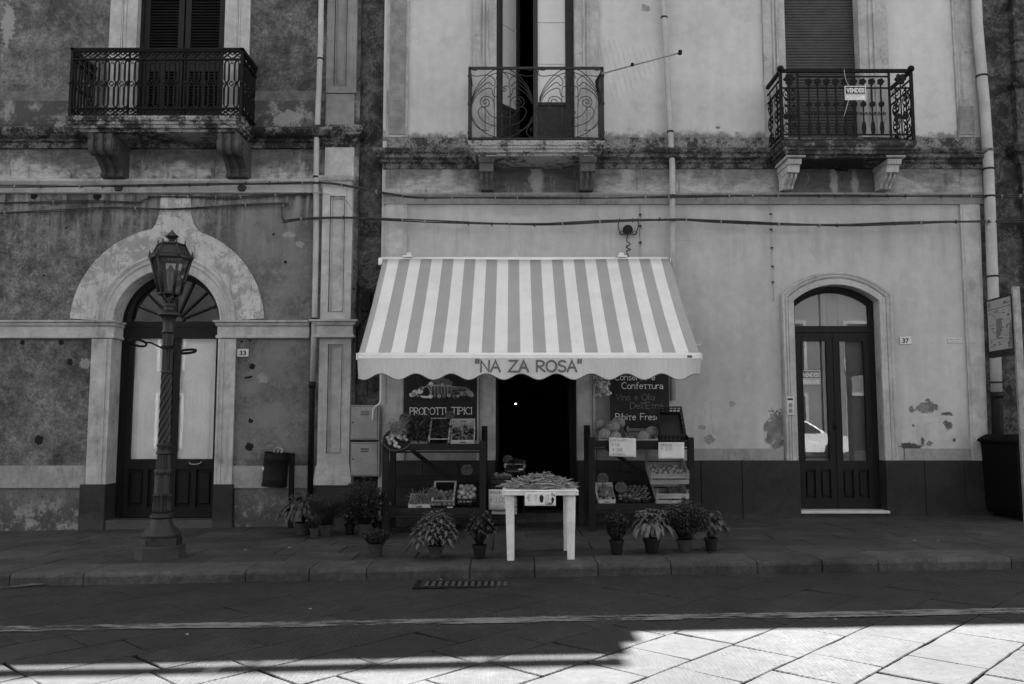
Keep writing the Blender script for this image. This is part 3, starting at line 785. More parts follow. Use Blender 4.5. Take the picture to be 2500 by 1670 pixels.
# ================================================================== GROUND
def slope(bm):
    for v in bm.verts: v.co.z += SL * v.co.x
def slab_poly(bm, lay, pts, z, gap=0.006, jit=0.006, dep=0.05, seg=5, tilt=0.004, tint=None, rad=0.008):
    """one stone with a slightly wavy outline, worn edges and its own tilt"""
    c = Vector((sum(p[0] for p in pts) / len(pts), sum(p[1] for p in pts) / len(pts)))
    out = []
    n = len(pts)
    for i in range(n):
        a = Vector(pts[i]); b = Vector(pts[(i + 1) % n])
        for j in range(seg):
            q = a + (b - a) * (j / seg)
            d = (c - q); d.normalize()
            out.append(q + d * (gap * (1.9 if j == 0 else 1.0) + random.uniform(0, jit)))
    tx, ty, tz = random.uniform(-tilt, tilt), random.uniform(-tilt, tilt), random.uniform(-tilt, tilt) * 0.5
    def zz(q): return z + tz + (q.x - c.x) * tx + (q.y - c.y) * ty
    top = [bm.verts.new((q.x + (c - q).normalized().x * rad, q.y + (c - q).normalized().y * rad, zz(q))) for q in out]
    mid = [bm.verts.new((q.x, q.y, zz(q) - rad)) for q in out]
    bot = [bm.verts.new((q.x, q.y, zz(q) - dep)) for q in out]
    fs = [bm.faces.new(top)]
    m = len(out)
    for i in range(m):
        j = (i + 1) % m
        fs.append(bm.faces.new([mid[i], mid[j], top[j], top[i]])); fs.append(bm.faces.new([bot[i], bot[j], mid[j], mid[i]]))
    t = random.random() if tint is None else tint
    for f in fs: f[lay] = t
def clipy(pts, ylim, keep_below=True):
    out = []
    n = len(pts)
    for i in range(n):
        a = pts[i]; b = pts[(i + 1) % n]
        ia = (a[1] <= ylim) == keep_below; ib = (b[1] <= ylim) == keep_below
        if ia: out.append(a)
        if ia != ib:
            t = (ylim - a[1]) / (b[1] - a[1]); out.append((a[0] + (b[0] - a[0]) * t, ylim))
    return out
KY0, KY1 = 8.88, 9.42
# far ground under everything
bm = BM(); face(bm, [(-90, -60, -0.20), (90, -60, -0.20), (90, 60, -0.20), (-90, 60, -0.20)]); slope(bm)
struct('ground', bm, M_GROUT)
# roadway of diagonal basalt slabs
bm = BM(); lay = bm.faces.layers.float.new('tint')
ca, sa = cos(radians(45.5)), sin(radians(45.5))
random.seed(11)
W = 0.497
def fromuv(u, v): return (u * ca - v * sa, u * sa + v * ca)
v0 = (-.707 * .88 + .707 * 5.43)
for k in range(-34, 34):
    va, vb = v0 + k * W, v0 + (k + 1) * W
    u = -26 + random.random()
    while u < 26:
        L = random.choice((.52, .6, .66, .74, .82)) + random.uniform(-.03, .03)
        sh = random.uniform(-.03, .03)
        q = [fromuv(u, va), fromuv(u + L, va), fromuv(u + L + sh, vb), fromuv(u + sh * .5, vb)]
        cx = sum(p[0] for p in q) / 4; cy = sum(p[1] for p in q) / 4
        u += L
        if cx < -9 or cx > 9 or cy < 2.2: continue
        q = clipy(q, KY0 - 0.01)
        if len(q) < 3: continue
        if max(p[1] for p in q) - min(p[1] for p in q) < 0.05: continue
        far = cy > 6.75 + .12 * cx
        slab_poly(bm, lay, q, RD, gap=0.0012 if far else 0.0035, jit=0.004 if far else 0.007, seg=7, tilt=0.0025 if far else 0.005, rad=0.005 if far else 0.006)
slope(bm); struct('road', bm, M_ROAD)
bm = BM(); lay = bm.faces.layers.float.new('tint')
for (x0, x1, y0, y1) in ((-60, -8.6, -14, KY0 - .01), (8.6, 60, -14, KY0 - .01), (-8.6, 8.6, -14, 2.4)):
    f = face(bm, [(x0, y0, RD - .006), (x1, y0, RD - .006), (x1, y1, RD - .006), (x0, y1, RD - .006)]); f[lay] = 0.5
slope(bm); struct('road_beyond_the_slabs', bm, M_ROAD)
# kerb stones
bm = BM(); lay = bm.faces.layers.float.new('tint')
random.seed(5)
xs = []
cuts = [PX(p, 1385, KY0) for p in (25, 205, 600, 755, 895, 1147, 1306, 1460, 1638, 1848, 2008, 2145, 2470)]
xs = [-14, -11.5, -9.3, -7.2] + [c for c in cuts if c > -6.5] + [6.9, 8.6, 10.2, 12, 14]
for a, b in zip(xs, xs[1:]):
    g = 0.005; r = 0.045; t = random.random(); dy = random.uniform(-.006, .006)
    pr = [(KY0 + dy, RD - .08), (KY0 + dy - .004, -r)] + [(KY0 + dy + r - r * cos(pi / 2 * j / 4), -r + r * sin(pi / 2 * j / 4)) for j in range(1, 5)] + [(KY1 - g, 0.0), (KY1 - g, -.08)]
    va = [bm.verts.new((a + g, y, z)) for y, z in pr]; vb = [bm.verts.new((b - g, y, z)) for y, z in pr]
    fs = [bm.faces.new(va[::-1]), bm.faces.new(vb)]
    for i in range(len(pr)):
        j = (i + 1) % len(pr)
        f = bm.faces.new([va[i], va[j], vb[j], vb[i]]); f.smooth = 1 <= i <= 4; fs.append(f)
    for f in fs: f[lay] = t
slope(bm); struct('kerb', bm, M_KERB)
# pavement slabs
bm = BM(); lay = bm.faces.layers.float.new('tint')
rows = [KY1, 9.95, 10.5, 10.98, 11.5, 12.02, YF + .3]
for a, b in zip(rows, rows[1:]):
    x = -12 + random.random()
    while x < 12:
        L = random.uniform(.6, 1.15); s1 = random.uniform(-.015, .015)
        slab_poly(bm, lay, [(x, a), (x + L, a + s1), (x + L, b), (x, b)], 0.0, gap=0.0022, jit=0.004, seg=5, tilt=0.003)
        x += L
slope(bm); struct('pavement', bm, M_PAVE)
# worn white edge line on the road
bm = BM()
Yl = 6.86; seg = 60
vs = []
for i in range(seg + 1):
    x = -8 + 16 * i / seg
    wob = 0.012 * sin(x * 1.7) + 0.008 * sin(x * 4.1)
    vs.append((bm.verts.new((x, Yl + wob - .10, RD + .008)), bm.verts.new((x, Yl + wob + .10, RD + .008))))
for a, b in zip(vs, vs[1:]): bm.faces.new([a[0], b[0], b[1], a[1]])
slope(bm)
p0 = G(0, 1538, RD); p1 = G(2500, 1493, RD)
bmesh.ops.translate(bm, vec=(0, -Yl, 0), verts=bm.verts)
o = struct('road_marking', bm, M_LINE); o.location = (0, (p0.y + p1.y) / 2, 0); o.rotation_euler = (0, 0, atan2(p1.y - p0.y, p1.x - p0.x))
bm = BM(); face(bm, [(-.9, -.04, 0), (.9, -.04, 0), (.9, .04, 0), (-.9, .04, 0)])
o = struct('road_marking', bm, M_LINE); q = G(20, 1438, RD); o.location = (q.x - .35, q.y - .12, q.z + .012); o.rotation_euler = (0, radians(-1), radians(25))
# gully grating
r = thing('drain_grating', 'dark iron gully grating with slots set in the road at the foot of the kerb', 'drain grating', G(1138, 1427, RD))
c0 = r.location
bm = BM(); gx = .40
box(bm, -gx - .04, gx + .04, -.155, -.125, -.03, .011); box(bm, -gx - .04, gx + .04, .125, .155, -.03, .011)
box(bm, -gx - .04, -gx, -.125, .125, -.03, .011); box(bm, gx, gx + .04, -.125, .125, -.03, .011)
obj('frame', bm, M_RUST, r, local=True)
bm = BM()
for i in range(13): box(bm, -gx + i * 2 * gx / 12.5 + .0, -gx + i * 2 * gx / 12.5 + .032, -.124, .124, -.03, .009)
obj('grate', bm, plain('worn_iron_bars', 0.045, 0.6, 0.3, 20, 0.2, 0.3), r, local=True)
bm = BM(); box(bm, -gx - .1, gx + .1, -.2, .2, -.02, .0085); obj('surround', bm, M_GROUT, r, local=True)
r.children[-1].location = (0, 0, -.003)

# ================================================================== BUILDING HELPERS
def building(name, label, loc): return thing(name, label, 'building', loc)
def shell(bm, x0, x1, zr, Yb=YF + 9, mi=0, zb=-.6):
    """side walls, back wall and roof behind the facade sheet"""
    Y0 = YF + .02
    for x in (x0, x1): face(bm, [(x, Y0, zb), (x, Yb, zb), (x, Yb, zr), (x, Y0, zr)], mi)
    face(bm, [(x0, Yb, zb), (x1, Yb, zb), (x1, Yb, zr), (x0, Yb, zr)], mi)
    face(bm, [(x0, Y0, zr), (x1, Y0, zr), (x1, Yb, zr), (x0, Yb, zr)], mi)
ELT = tan(SUN_EL)
def roofz(pyedge, Yedge, px=1250):
    """height whose shadow edge falls at that picture row on the road"""
    g = G(px, pyedge, RD); return g.z + (Yedge - g.y) * ELT
YCOR = YF - .55
H_HI = roofz(1604, YCOR); H_LO = roofz(1537, YCOR, 1900)

def corbel_scroll(bm, x0, x1, zt, proj, hgt, n=5):
    """S-shaped console with a volute on top, ribbed along its face"""
    wd = (x1 - x0) / n
    for k in range(n):
        s = 1.0 if k % 2 == 0 else 0.90
        p = proj * (1.0 if k % 2 == 0 else .95); r = .135 * s
        poly = [(YF + .02, zt), (YF - p, zt)]
        cy, cz = YF - p + .135, zt - .02 - .135
        poly += [(cy + r * cos(a), cz + r * sin(a)) for a in [radians(150 + 15 * j) for j in range(0, 9)]]
        e = 0 if k % 2 == 0 else .02
        poly += [(YF - p * .66 + e, zt - hgt * .50), (YF - p * .50 + e, zt - hgt * .62), (YF - p * .36 + e, zt - hgt * .74), (YF - p * .30 + e, zt - hgt * .84), (YF - p * .36 + e, zt - hgt * .9), (YF - p * .33 + e, zt - hgt * .97), (YF - p * .2, zt - hgt), (YF + .02, zt - hgt)]
        xprism(bm, poly, x0 + k * wd + (0 if k % 2 == 0 else -.001), x0 + (k + 1) * wd + (0 if k % 2 == 0 else .001))
    for x, d in ((x0, -1), (x1, 1)):
        r = .125
        pts = []
        for j in range(22):
            a = j * .55; rr = r * (1 - j / 24)
            pts.append((x + d * .008, YF - proj + .135 + rr * cos(a + 2), zt - .155 + rr * sin(a + 2)))
        tube(bm, pts, .014, 5)
def corbel_block(bm, x0, x1, zt, proj, hgt, mi=0):
    """console with a fluted top block, a square shoulder and a curved fluted foot"""
    top = [(YF + .02, zt), (YF - proj, zt), (YF - proj * .97, zt - hgt * .22), (YF + .02, zt - hgt * .22)]
    xprism(bm, top, x0, x1, mi)
    mid = [(YF + .02, zt - hgt * .22), (YF - proj * .9, zt - hgt * .22), (YF - proj * .84, zt - hgt * .5), (YF + .02, zt - hgt * .5)]
    xprism(bm, mid, x0 + .012, x1 - .012, mi)
    n = 5; wd = (x1 - x0 - .04) / n
    for k in range(n):
        s = 1.0 if k % 2 == 0 else 0.9
        poly = [(YF + .02, zt - hgt * .5), (YF - proj * .74 * s, zt - hgt * .5), (YF - proj * .66 * s, zt - hgt * .66), (YF - proj * .44 * s, zt - hgt * .86), (YF - proj * .36 * s, zt - hgt), (YF + .02, zt - hgt)]
        xprism(bm, poly, x0 + .02 + k * wd, x0 + .02 + (k + 1) * wd, mi)
    for k in range(5):
        x = x0 + (x1 - x0) * (k + .5) / 5
        box(bm, x - .006, x + .006, YF - proj - .003, YF - proj + .01, zt - hgt * .2, zt - hgt * .02, mi)
    xprism(bm, [(YF + .02, zt + .05), (YF - proj - .05, zt + .05), (YF - proj - .05, zt + .012), (YF - proj - .01, zt), (YF + .02, zt)], x0 - .04, x1 + .04, mi)

# ================================================================== LEFT HOUSE
LX0 = -14.0
LXP = PX(870, 800)                     # right edge of its pilaster
LX1 = PX(928, 800)                     # seam with the shop house
LB = building('stained_house', 'old house on the left with dark stained plaster, arched glazed door and black iron balcony', (-6, YF, gz(-6)))
ZT = H_HI
zmidL = PZ(400)
# wall
bm = BM()
axc = (PX(278, 783) + PX(538.5, 783)) / 2; ahw = (PX(538.5, 783) - PX(278, 783)) / 2; azs = PZ(785)
ol = outline_arch(axc, azs, ahw, ahw * .97, -.35, 32)
wall_open(bm, LX0, LXP, -.35, zmidL, YF, ol, .30, 0, 1)
ux0, ux1 = PX(334, 150), PX(549, 150)
wall_open(bm, LX0, LXP, zmidL, ZT, YF, [(ux0, PZ(340)), (ux0, 8.9), (ux1, 8.9), (ux1, PZ(340))], .25, 0, 1)
shell(bm, LX0, LX1, ZT)
obj('wall', bm, [M_LW, M_LTD], LB)
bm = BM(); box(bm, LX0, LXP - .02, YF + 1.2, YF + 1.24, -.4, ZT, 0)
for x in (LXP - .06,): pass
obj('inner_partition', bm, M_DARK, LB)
# recessed seam wall between the houses
bm = BM()
face(bm, [(LXP - .02, YF + .12, -.4), (LX1 + .02, YF + .12, -.4), (LX1 + .02, YF + .12, ZT), (LXP - .02, YF + .12, ZT)])
face(bm, [(LXP, YF - .01, -.4), (LXP, YF + .13, -.4), (LXP, YF + .13, ZT), (LXP, YF - .01, ZT)])
x_, z_ = PX(870, 600), 0
for (px0, py0, px1, py1, d) in ((868, 968, 932, 986, .05), (868, 905, 893, 966, .03)):
    box(bm, PX(px0, py0), PX(px1, py0), YF + .12 - d, YF + .14, PZ(py1), PZ(py0))
obj('seam_wall', bm, M_NB, LB)
# cornice, architrave, string course
xl_p = PX(795, 400)
bm = BM()
def two(bm, rows, x0=LX0, x1=None):
    moulding(bm, x0, x1 if x1 is not None else xl_p - .02, YF, rows)
two(bm, [(.05, PZ(364)), (.06, PZ(352)), (.10, PZ(349)), (.11, PZ(345)), (.20, PZ(341)), (.24, PZ(336)), (.26, PZ(330)), (.26, PZ(325)), (.20, PZ(320))])
obj('cornice', bm, M_CORL, LB)
bm = BM()
two(bm, [(.02, PZ(474)), (.05, PZ(472)), (.055, PZ(454)), (.07, PZ(452)), (.10, PZ(446)), (.105, PZ(441)), (.04, PZ(438))])
obj('architrave', bm, M_LT, LB)
bm = BM(); zs0, zs1 = PZ(828), PZ(783)
SCR = [(.03, zs0), (.07, zs0 + .015), (.07, zs0 + .05), (.045, zs0 + .06), (.045, zs1 - .09), (.075, zs1 - .08), (.09, zs1 - .045), (.12, zs1 - .03), (.125, zs1 - .005), (.07, zs1)]
jlo, jli = PX(227, 850), PX(270, 850); jri, jro = PX(536, 850), PX(578, 850)
rects(bm, [(LX0, axc - ahw + p * .6, YF - p, YF + .30, z) for p, z in SCR]); obj('string_course', bm, M_LT, LB); bm = BM()
rects(bm, [(axc + ahw - p * .6, PX(757, 800), YF - p, YF + .30, z) for p, z in SCR])
obj('string_course', bm, M_LT, LB)
# base band and basalt blocks
bm = BM(); pass
for (a, b) in ((LX0, jlo - .02), (jro, PX(772, 1160))):
    bm = BM(); box(bm, a, b, YF - .025, YF + .02, PZ(1184), PZ(1137)); box(bm, a, b, YF - .035, YF + .02, PZ(1191), PZ(1184)); obj('base_band', bm, M_BASEB, LB)
bm = BM()
zpb = PZ(1182)
for (a, b, c, d) in ((jlo - .07, axc - ahw + .01, .07, .31), (axc + ahw - .01, jro + .03, .07, .31), (PX(773, 1200), PX(862, 1200), .12, .1)):
    bm = BM(); rbox(bm, a, b, YF - c, YF + d, -.5, zpb, .01); obj('basalt_block', bm, M_BAS, LB)
# door jambs with a bead
for (a, b, s) in ((jlo, axc - ahw, 1), (axc + ahw, jro, -1)):
    bm = BM(); box(bm, a, b, YF - .05, YF + .30, zpb + .002, zs0)
    e = b if s > 0 else a
    box(bm, e - s * .085, e - s * .06, YF - .062, YF - .04, zpb + .002, zs0)
    box(bm, e - s * .025, e + s * .006, YF - .058, YF + .30, zpb + .002, zs0)
    obj('door_jamb', bm, M_LT, LB)
# archivolt (moulded) and flaking plain band
bm = BM()
path = arc_pts(axc, azs, ahw, ahw * .97, 40)
sweep_path(bm, path, [(-.004, -.30), (0, .035), (.012, .045), (.03, .045), (.034, .02), (.05, .018), (.12, .022), (.135, .04), (.15, .045), (.165, .03), (.18, .035), (.215, .06), (.24, .055), (.245, .0)], YF)
obj('archivolt', bm, M_LT, LB)
bm = BM()
hs = PX(645, 783) - axc
oth = offset_path(path, hs - ahw)
inn = offset_path(path, .22)
va = [bm.verts.new((x, YF - .022, max(z, azs + .0))) for x, z in inn]; vb = [bm.verts.new((x, YF - .022, max(z, azs))) for x, z in oth]
for i in range(len(path) - 1): bm.faces.new([va[i], va[i + 1], vb[i + 1], vb[i]])
vc = [bm.verts.new((x, YF + .01, max(z, azs))) for x, z in oth]
for i in range(len(path) - 1): bm.faces.new([vb[i], vb[i + 1], vc[i + 1], vc[i]])
# the flared patch that climbs from the crown
fp = [P(372, 548), P(374, 535), P(372, 512), P(466, 512), P(474, 535), P(486, 552), P(500, 560)]
Ro = hs
def onarc(dx): return azs + sqrt(max(0, Ro * Ro - dx * dx)) - .03
nk = [P(466, 478), P(467, 515)]
xr_ = nk[1][0] - axc; pr_ = [(axc + .52, onarc(.52))]
for j in range(1, 8):
    t = j / 8; p0_, p1_, p2_ = (.52, onarc(.52)), (xr_ + .03, onarc(.38) + .02), (xr_, nk[1][1])
    pr_.append((axc + (1 - t) ** 2 * p0_[0] + 2 * t * (1 - t) * p1_[0] + t * t * p2_[0], (1 - t) ** 2 * p0_[1] + 2 * t * (1 - t) * p1_[1] + t * t * p2_[1]))
pr_ += [nk[1], nk[0]]
pl_ = [(2 * axc - x + .13, z) for x, z in pr_ if x - axc < .5][::-1]; pl_ = pl_ + [(axc - .34, onarc(.34))]
prism(bm, pr_ + pl_ + [(axc - .3, azs + .9), (axc + .3, azs + .9)], YF - .0195, YF + .01)
obj('arch_band', bm, M_AB, LB)
# pilaster at the right end
def panel_pil(bm, x0, x1, z0, z1, Yp, px0, px1, pz0, pz1, dep=.045):
    """flat pilaster with a sunk moulded panel"""
    box(bm, x0, px0, Yp, YF + .12, z0, z1); box(bm, px1, x1, Yp, YF + .12, z0, z1)
    box(bm, px0, px1, Yp, YF + .12, z0, pz0); box(bm, px0, px1, Yp, YF + .12, pz1, z1)
    box(bm, px0, px1, Yp + dep, YF + .12, pz0, pz1)
    a, b, c, d = px0, px1, pz0, pz1
    for k, (m, dd) in enumerate(((.0, .0), (.03, .022))):
        w_ = .014
        for (x_0, x_1, z_0, z_1) in ((a + m, b - m, c + m, c + m + w_), (a + m, b - m, d - m - w_, d - m), (a + m, a + m + w_, c + m + w_, d - m - w_), (b - m - w_, b - m, c + m + w_, d - m - w_)):
            box(bm, x_0, x_1, Yp + dd - .006, Yp + dep + .001, z_0, z_1)
YP = YF - .10
bm = BM()
xa, xb = PX(788, 640), PX(861, 640)
panel_pil(bm, xa, xb, zs1, PZ(462), YP, PX(804, 640), PX(846, 640), PZ(766), PZ(481))
xa2, xb2 = PX(781, 960), PX(858, 960)
panel_pil(bm, xa2, xb2, PZ(1112), zs0, YP, PX(800, 960), PX(840, 960), PZ(1109), PZ(840))
box(bm, PX(796, 400), PX(866, 400), YF - .08, YF + .12, PZ(438), PZ(362))
obj('pilaster', bm, M_PIL, LB)
bm = BM()
rects(bm, [(PX(782, 820) - p, PX(858, 820) + p, YP - p, YF + .12, z) for p, z in SCR], cap=True)
obj('pilaster_capital', bm, M_LT, LB); bm = BM()
zc0, zc1 = PZ(462), PZ(434)
rects(bm, [(PX(788, 450) - p, PX(862, 450) + p, YP - p, YF + .12, z) for p, z in ((0, zc0), (.01, zc0 + .09), (.03, zc0 + .1), (.05, zc1 - .03), (.055, zc1 - .005), (.02, zc1))])
obj('pilaster_capital', bm, M_LT, LB)
bm = BM()
rects(bm, [(PX(794, 330) - p, PX(868, 330) + p, YF - .08 - p, YF + .12, z) for p, z in ((0, PZ(364)), (.01, PZ(352)), (.03, PZ(349)), (.06, PZ(343)), (.12, PZ(338)), (.125, PZ(332)), (.14, PZ(330)), (.14, PZ(322)), (.10, PZ(314)))])
obj('pilaster_cornice', bm, M_CORL, LB)
bm = BM()
box(bm, PX(797, 270), PX(866, 270), YF - .05, YF + .12, PZ(316), PZ(232))
panel_pil(bm, PX(800, 100), PX(873, 100), PZ(231), ZT, YF - .07, PX(816, 100), PX(852, 100), PZ(216), ZT - .6, .045)
obj('upper_pilaster', bm, M_PILU, LB)
bm = BM()                                  # swelling foot of the pilaster
zb0, zb1 = PZ(1183), PZ(1112)
rows = []
for (e, t) in ((.035, 0), (.038, .18), (.03, .38), (.018, .55), (.004, .7), (.0, .85), (.0, 1)):
    rows.append((xa2 - e, xb2 + e, YP - e, YF + .12, zb0 + (zb1 - zb0) * t))
rects(bm, rows)
obj('pilaster_base', bm, M_PIL, LB, smooth=False)
# upper window surround and shutters
M_WTL = mat_trim('window_trim_left', 0.33, 0.4, 0.15, 51)
bm = BM()
zt_ = 9.0; zw0 = PZ(340)
for (a, b, s) in ((PX(270, 100), ux0, 1), (ux1, PX(611, 100), -1)):
    bm = BM(); box(bm, a - (.003 if s < 0 else 0), b + (.003 if s > 0 else 0), YF - .05, YF + .2, zw0, zt_)
    w_ = b - a
    for f0, f1, d in ((.38, .44, .014), (.46, .50, .02), (.52, .62, .012)):
        if s > 0: box(bm, a + w_ * f0, a + w_ * f1, YF - .05 - d, YF - .04, zw0, zt_)
        else: box(bm, b - w_ * f1, b - w_ * f0, YF - .05 - d, YF - .04, zw0, zt_)
    obj('window_surround', bm, M_WTL, LB)
bm = BM()
YS = YF + .10
xm = (ux0 + ux1) / 2
box(bm, ux0, ux0 + .05, YS - .03, YS + .05, zw0, zt_); box(bm, ux1 - .05, ux1, YS - .03, YS + .05, zw0, zt_)
leafs = ((ux0 + .05, xm - .012), (xm + .012, ux1 - .05))
rzs = [zw0, zw0 + .12, PZ(172), PZ(118), zt_]
sh = obj('shutters', bm, M_SHUT, LB)
for a, b in leafs:
    bm = BM(); st = .085
    box(bm, a, a + st, YS, YS + .04, zw0 + .02, zt_); box(bm, b - st, b, YS, YS + .04, zw0 + .02, zt_)
    box(bm, a + st, b - st, YS, YS + .04, zw0 + .02, PZ(262)); box(bm, a + st, b - st, YS, YS + .04, PZ(168), PZ(116))
    box(bm, (a + b) / 2 - .03, (a + b) / 2 + .03, YS, YS + .04, PZ(262), PZ(168))
    z = PZ(261)
    while z < zt_:
        if not (PZ(170) < z < PZ(116)):
            rg = ((a + st, (a + b) / 2 - .03), ((a + b) / 2 + .03, b - st)) if z < PZ(168) else ((a + st, b - st),)
            for x0_, x1_ in rg:
                xprism(bm, [(YS + .002, z), (YS + .008, z - .006), (YS + .045, z + .036), (YS + .039, z + .042)], x0_, x1_)
        z += .046
    obj('shutter_leaf', bm, M_SHUT, sh)
# balcony
def balcony_slab(par, x0, x1, yf, zt, zb, mat, smat):
    bm = BM()
    h = zt - zb
    rects(bm, [(x0 - p, x1 + p, yf - p, YF + .05, zb + h * t) for p, t in ((-.14, -.25), (-.12, -.05), (-.07, 0), (-.055, .22), (-.03, .28), (-.02, .5), (.0, .56), (.012, .8), (.012, .96), (-.01, 1))])
    return obj('balcony', bm, [mat], par)
YB = 11.9
bx0, bx1 = PX(172, 200, YB), PX(588, 200, YB)
bz1, bz0 = PZ(283, YB), PZ(309, YB)
BL = balcony_slab(LB, bx0 - .02, bx1 + .02, YB - .02, bz1, bz0, M_SLAB, M_SOF)
for (a, b) in ((214, 270), (530, 582)):
    bm = BM(); corbel_scroll(bm, PX(a, 400, 12.0) , PX(b, 400, 12.0), bz0 - .07, .62, bz0 - .07 - PZ(436, YF - .15)); obj('corbel', bm, M_CORBD, BL)
    bm = BM(); a_, b_ = PX(a, 400, 12.0), PX(b, 400, 12.0)
    lathe(bm, [(.0, .0), (.05, .01), (.07, .06), (.05, .09)], ((a_ + b_) / 2 + .04, YF - .06, PZ(470)), 8); obj('corbel_drop', bm, M_CORBD, BL)
# cast-iron parapet: lattice bands, hexagonal bars, a middle row of diamonds and rings
def cast_panel(bm, A, B, z0, z1, n):
    A = Vector(A); B = Vector(B); d = (B - A); L = d.length; d.normalize()
    def q(u, t, o=0): return A + d * (u * L) + Vector((0, 0, z0 + (z1 - z0) * t - A.z))
    def b(u0, t0, u1, t1, w_=.012, dd=.012): bar(bm, q(u0, t0), q(u1, t1), w_ * 1.5, dd * 1.4)
    for t, w_ in ((0, .022), (.11, .012), (.85, .014), (.985, .03)): b(0, t, 1, t, w_, .03)
    m = n
    for i in range(m):
        u0, u1 = i / m, (i + 1) / m; um = (u0 + u1) / 2; h = (u1 - u0)
        for (ta, tb) in ((.005, .105), (.86, .97)):
            b(u0, ta, u1, tb, .011); b(u0, tb, u1, ta, .011)
            b(um - h / 2, (ta + tb) / 2, um, tb, .008); b(um, tb, u1, (ta + tb) / 2, .008)
        # pair of bars that pinch together at top and middle
        for s in (-1, 1):
            e = um + s * h * .22; k = um + s * h * .42
            b(um, .85, e, .79, .012); b(e, .79, e, .54, .015, .016); b(e, .54, um, .485, .012); b(um, .485, e, .43, .012); b(e, .43, e, .17, .015, .016); b(e, .17, um, .11, .012)
        c = q(u0, .485)
        s = .03
        for (x0_, z0_, x1_, z1_) in ((-1.3, 0, 0, 1.3), (0, 1.3, 1.3, 0), (1.3, 0, 0, -1.3), (0, -1.3, -1.3, 0)):
            bar(bm, c + d * x0_ * s + Vector((0, 0, z0_ * s)), c + d * x1_ * s + Vector((0, 0, z1_ * s)), .012, .012)
        for tt in (.485,):
            cc = q(um, tt)
            tube(bm, [cc + d * .018 * cos(a) + Vector((0, 0, .018 * sin(a))) for a in [2 * pi * j / 8 for j in range(8)]], .006, 5, closed=True)
        cc = q(u0, .80)
        tube(bm, [cc + d * .016 * cos(a) + Vector((0, 0, .016 * sin(a))) for a in [2 * pi * j / 8 for j in range(8)]], .006, 5, closed=True)
bm = BM()
rz0, rz1 = PZ(281, YB), PZ(119, YB)
y0r = YB + .03
cast_panel(bm, (bx0, y0r, rz0), (bx1, y0r, rz0), rz0, rz1, 17)
cast_panel(bm, (bx0, y0r, rz0), (bx0, YF - .01, rz0), rz0, rz1, 4)
cast_panel(bm, (bx1, y0r, rz0), (bx1, YF - .01, rz0), rz0, rz1, 4)
for x in (bx0, bx1): box(bm, x - .02, x + .02, y0r - .02, y0r + .02, rz0 - .03, rz1 + .02)
for i in range(1, 3):
    x = bx0 + (bx1 - bx0) * i / 3; bar(bm, (x, y0r + .03, rz0), (x, y0r + .02, rz1), .02, .02)
box(bm, bx0 - .025, bx1 + .025, y0r - .03, y0r + .03, rz1 - .012, rz1 + .016)
box(bm, bx0 - .025, bx0 + .025, y0r - .03, YF, rz1 - .012, rz1 + .016); box(bm, bx1 - .025, bx1 + .025, y0r - .03, YF, rz1 - .012, rz1 + .016)
obj('railing', bm, M_IRON, BL)
# arched door 33
YD = YF + .27
dz0 = gz(axc, .12)
DR = None
bm = BM()
dx0, dx1 = axc - ahw + .005, axc + ahw - .005
box(bm, dx0, dx0 + .10, YD, YD + .09, dz0, azs); box(bm, dx1 - .06, dx1, YD, YD + .09, dz0, azs)
box(bm, dx0, dx1, YD - .02, YD + .09, azs - .06, azs + .03); box(bm, dx0, dx1, YD - .01, YD + .09, PZ(822), azs - .061)
face(bm, [(dx0, YD + .085, dz0), (dx1, YD + .085, dz0), (dx1, YD + .085, PZ(1130)), (dx0, YD + .085, PZ(1130))])
ap = arc_pts(axc, azs + .03, ahw, ahw * .97, 30)
sweep_path(bm, ap, [(-.12, .0), (-.12, .03), (-.07, .05), (.02, .05)], YD + .05)
for k in range(1, 8):
    a = pi * k / 8
    bar(bm, (axc + .12 * cos(a), YD + .04, azs + .03 + .12 * sin(a)), (axc + (ahw - .06) * cos(a), YD + .04, azs + .03 + (ahw - .06) * .97 * sin(a)), .03, .035)
tube(bm, [(axc + .12 * cos(a), YD + .04, azs + .03 + .12 * sin(a)) for a in [pi * j / 12 for j in range(13)]], .022, 6)
DR = obj('door', bm, M_DOOR, LB)
gz0_, gz1_ = PZ(1121, YD), PZ(823, YD)
xmid = PX(420, 950, YD)
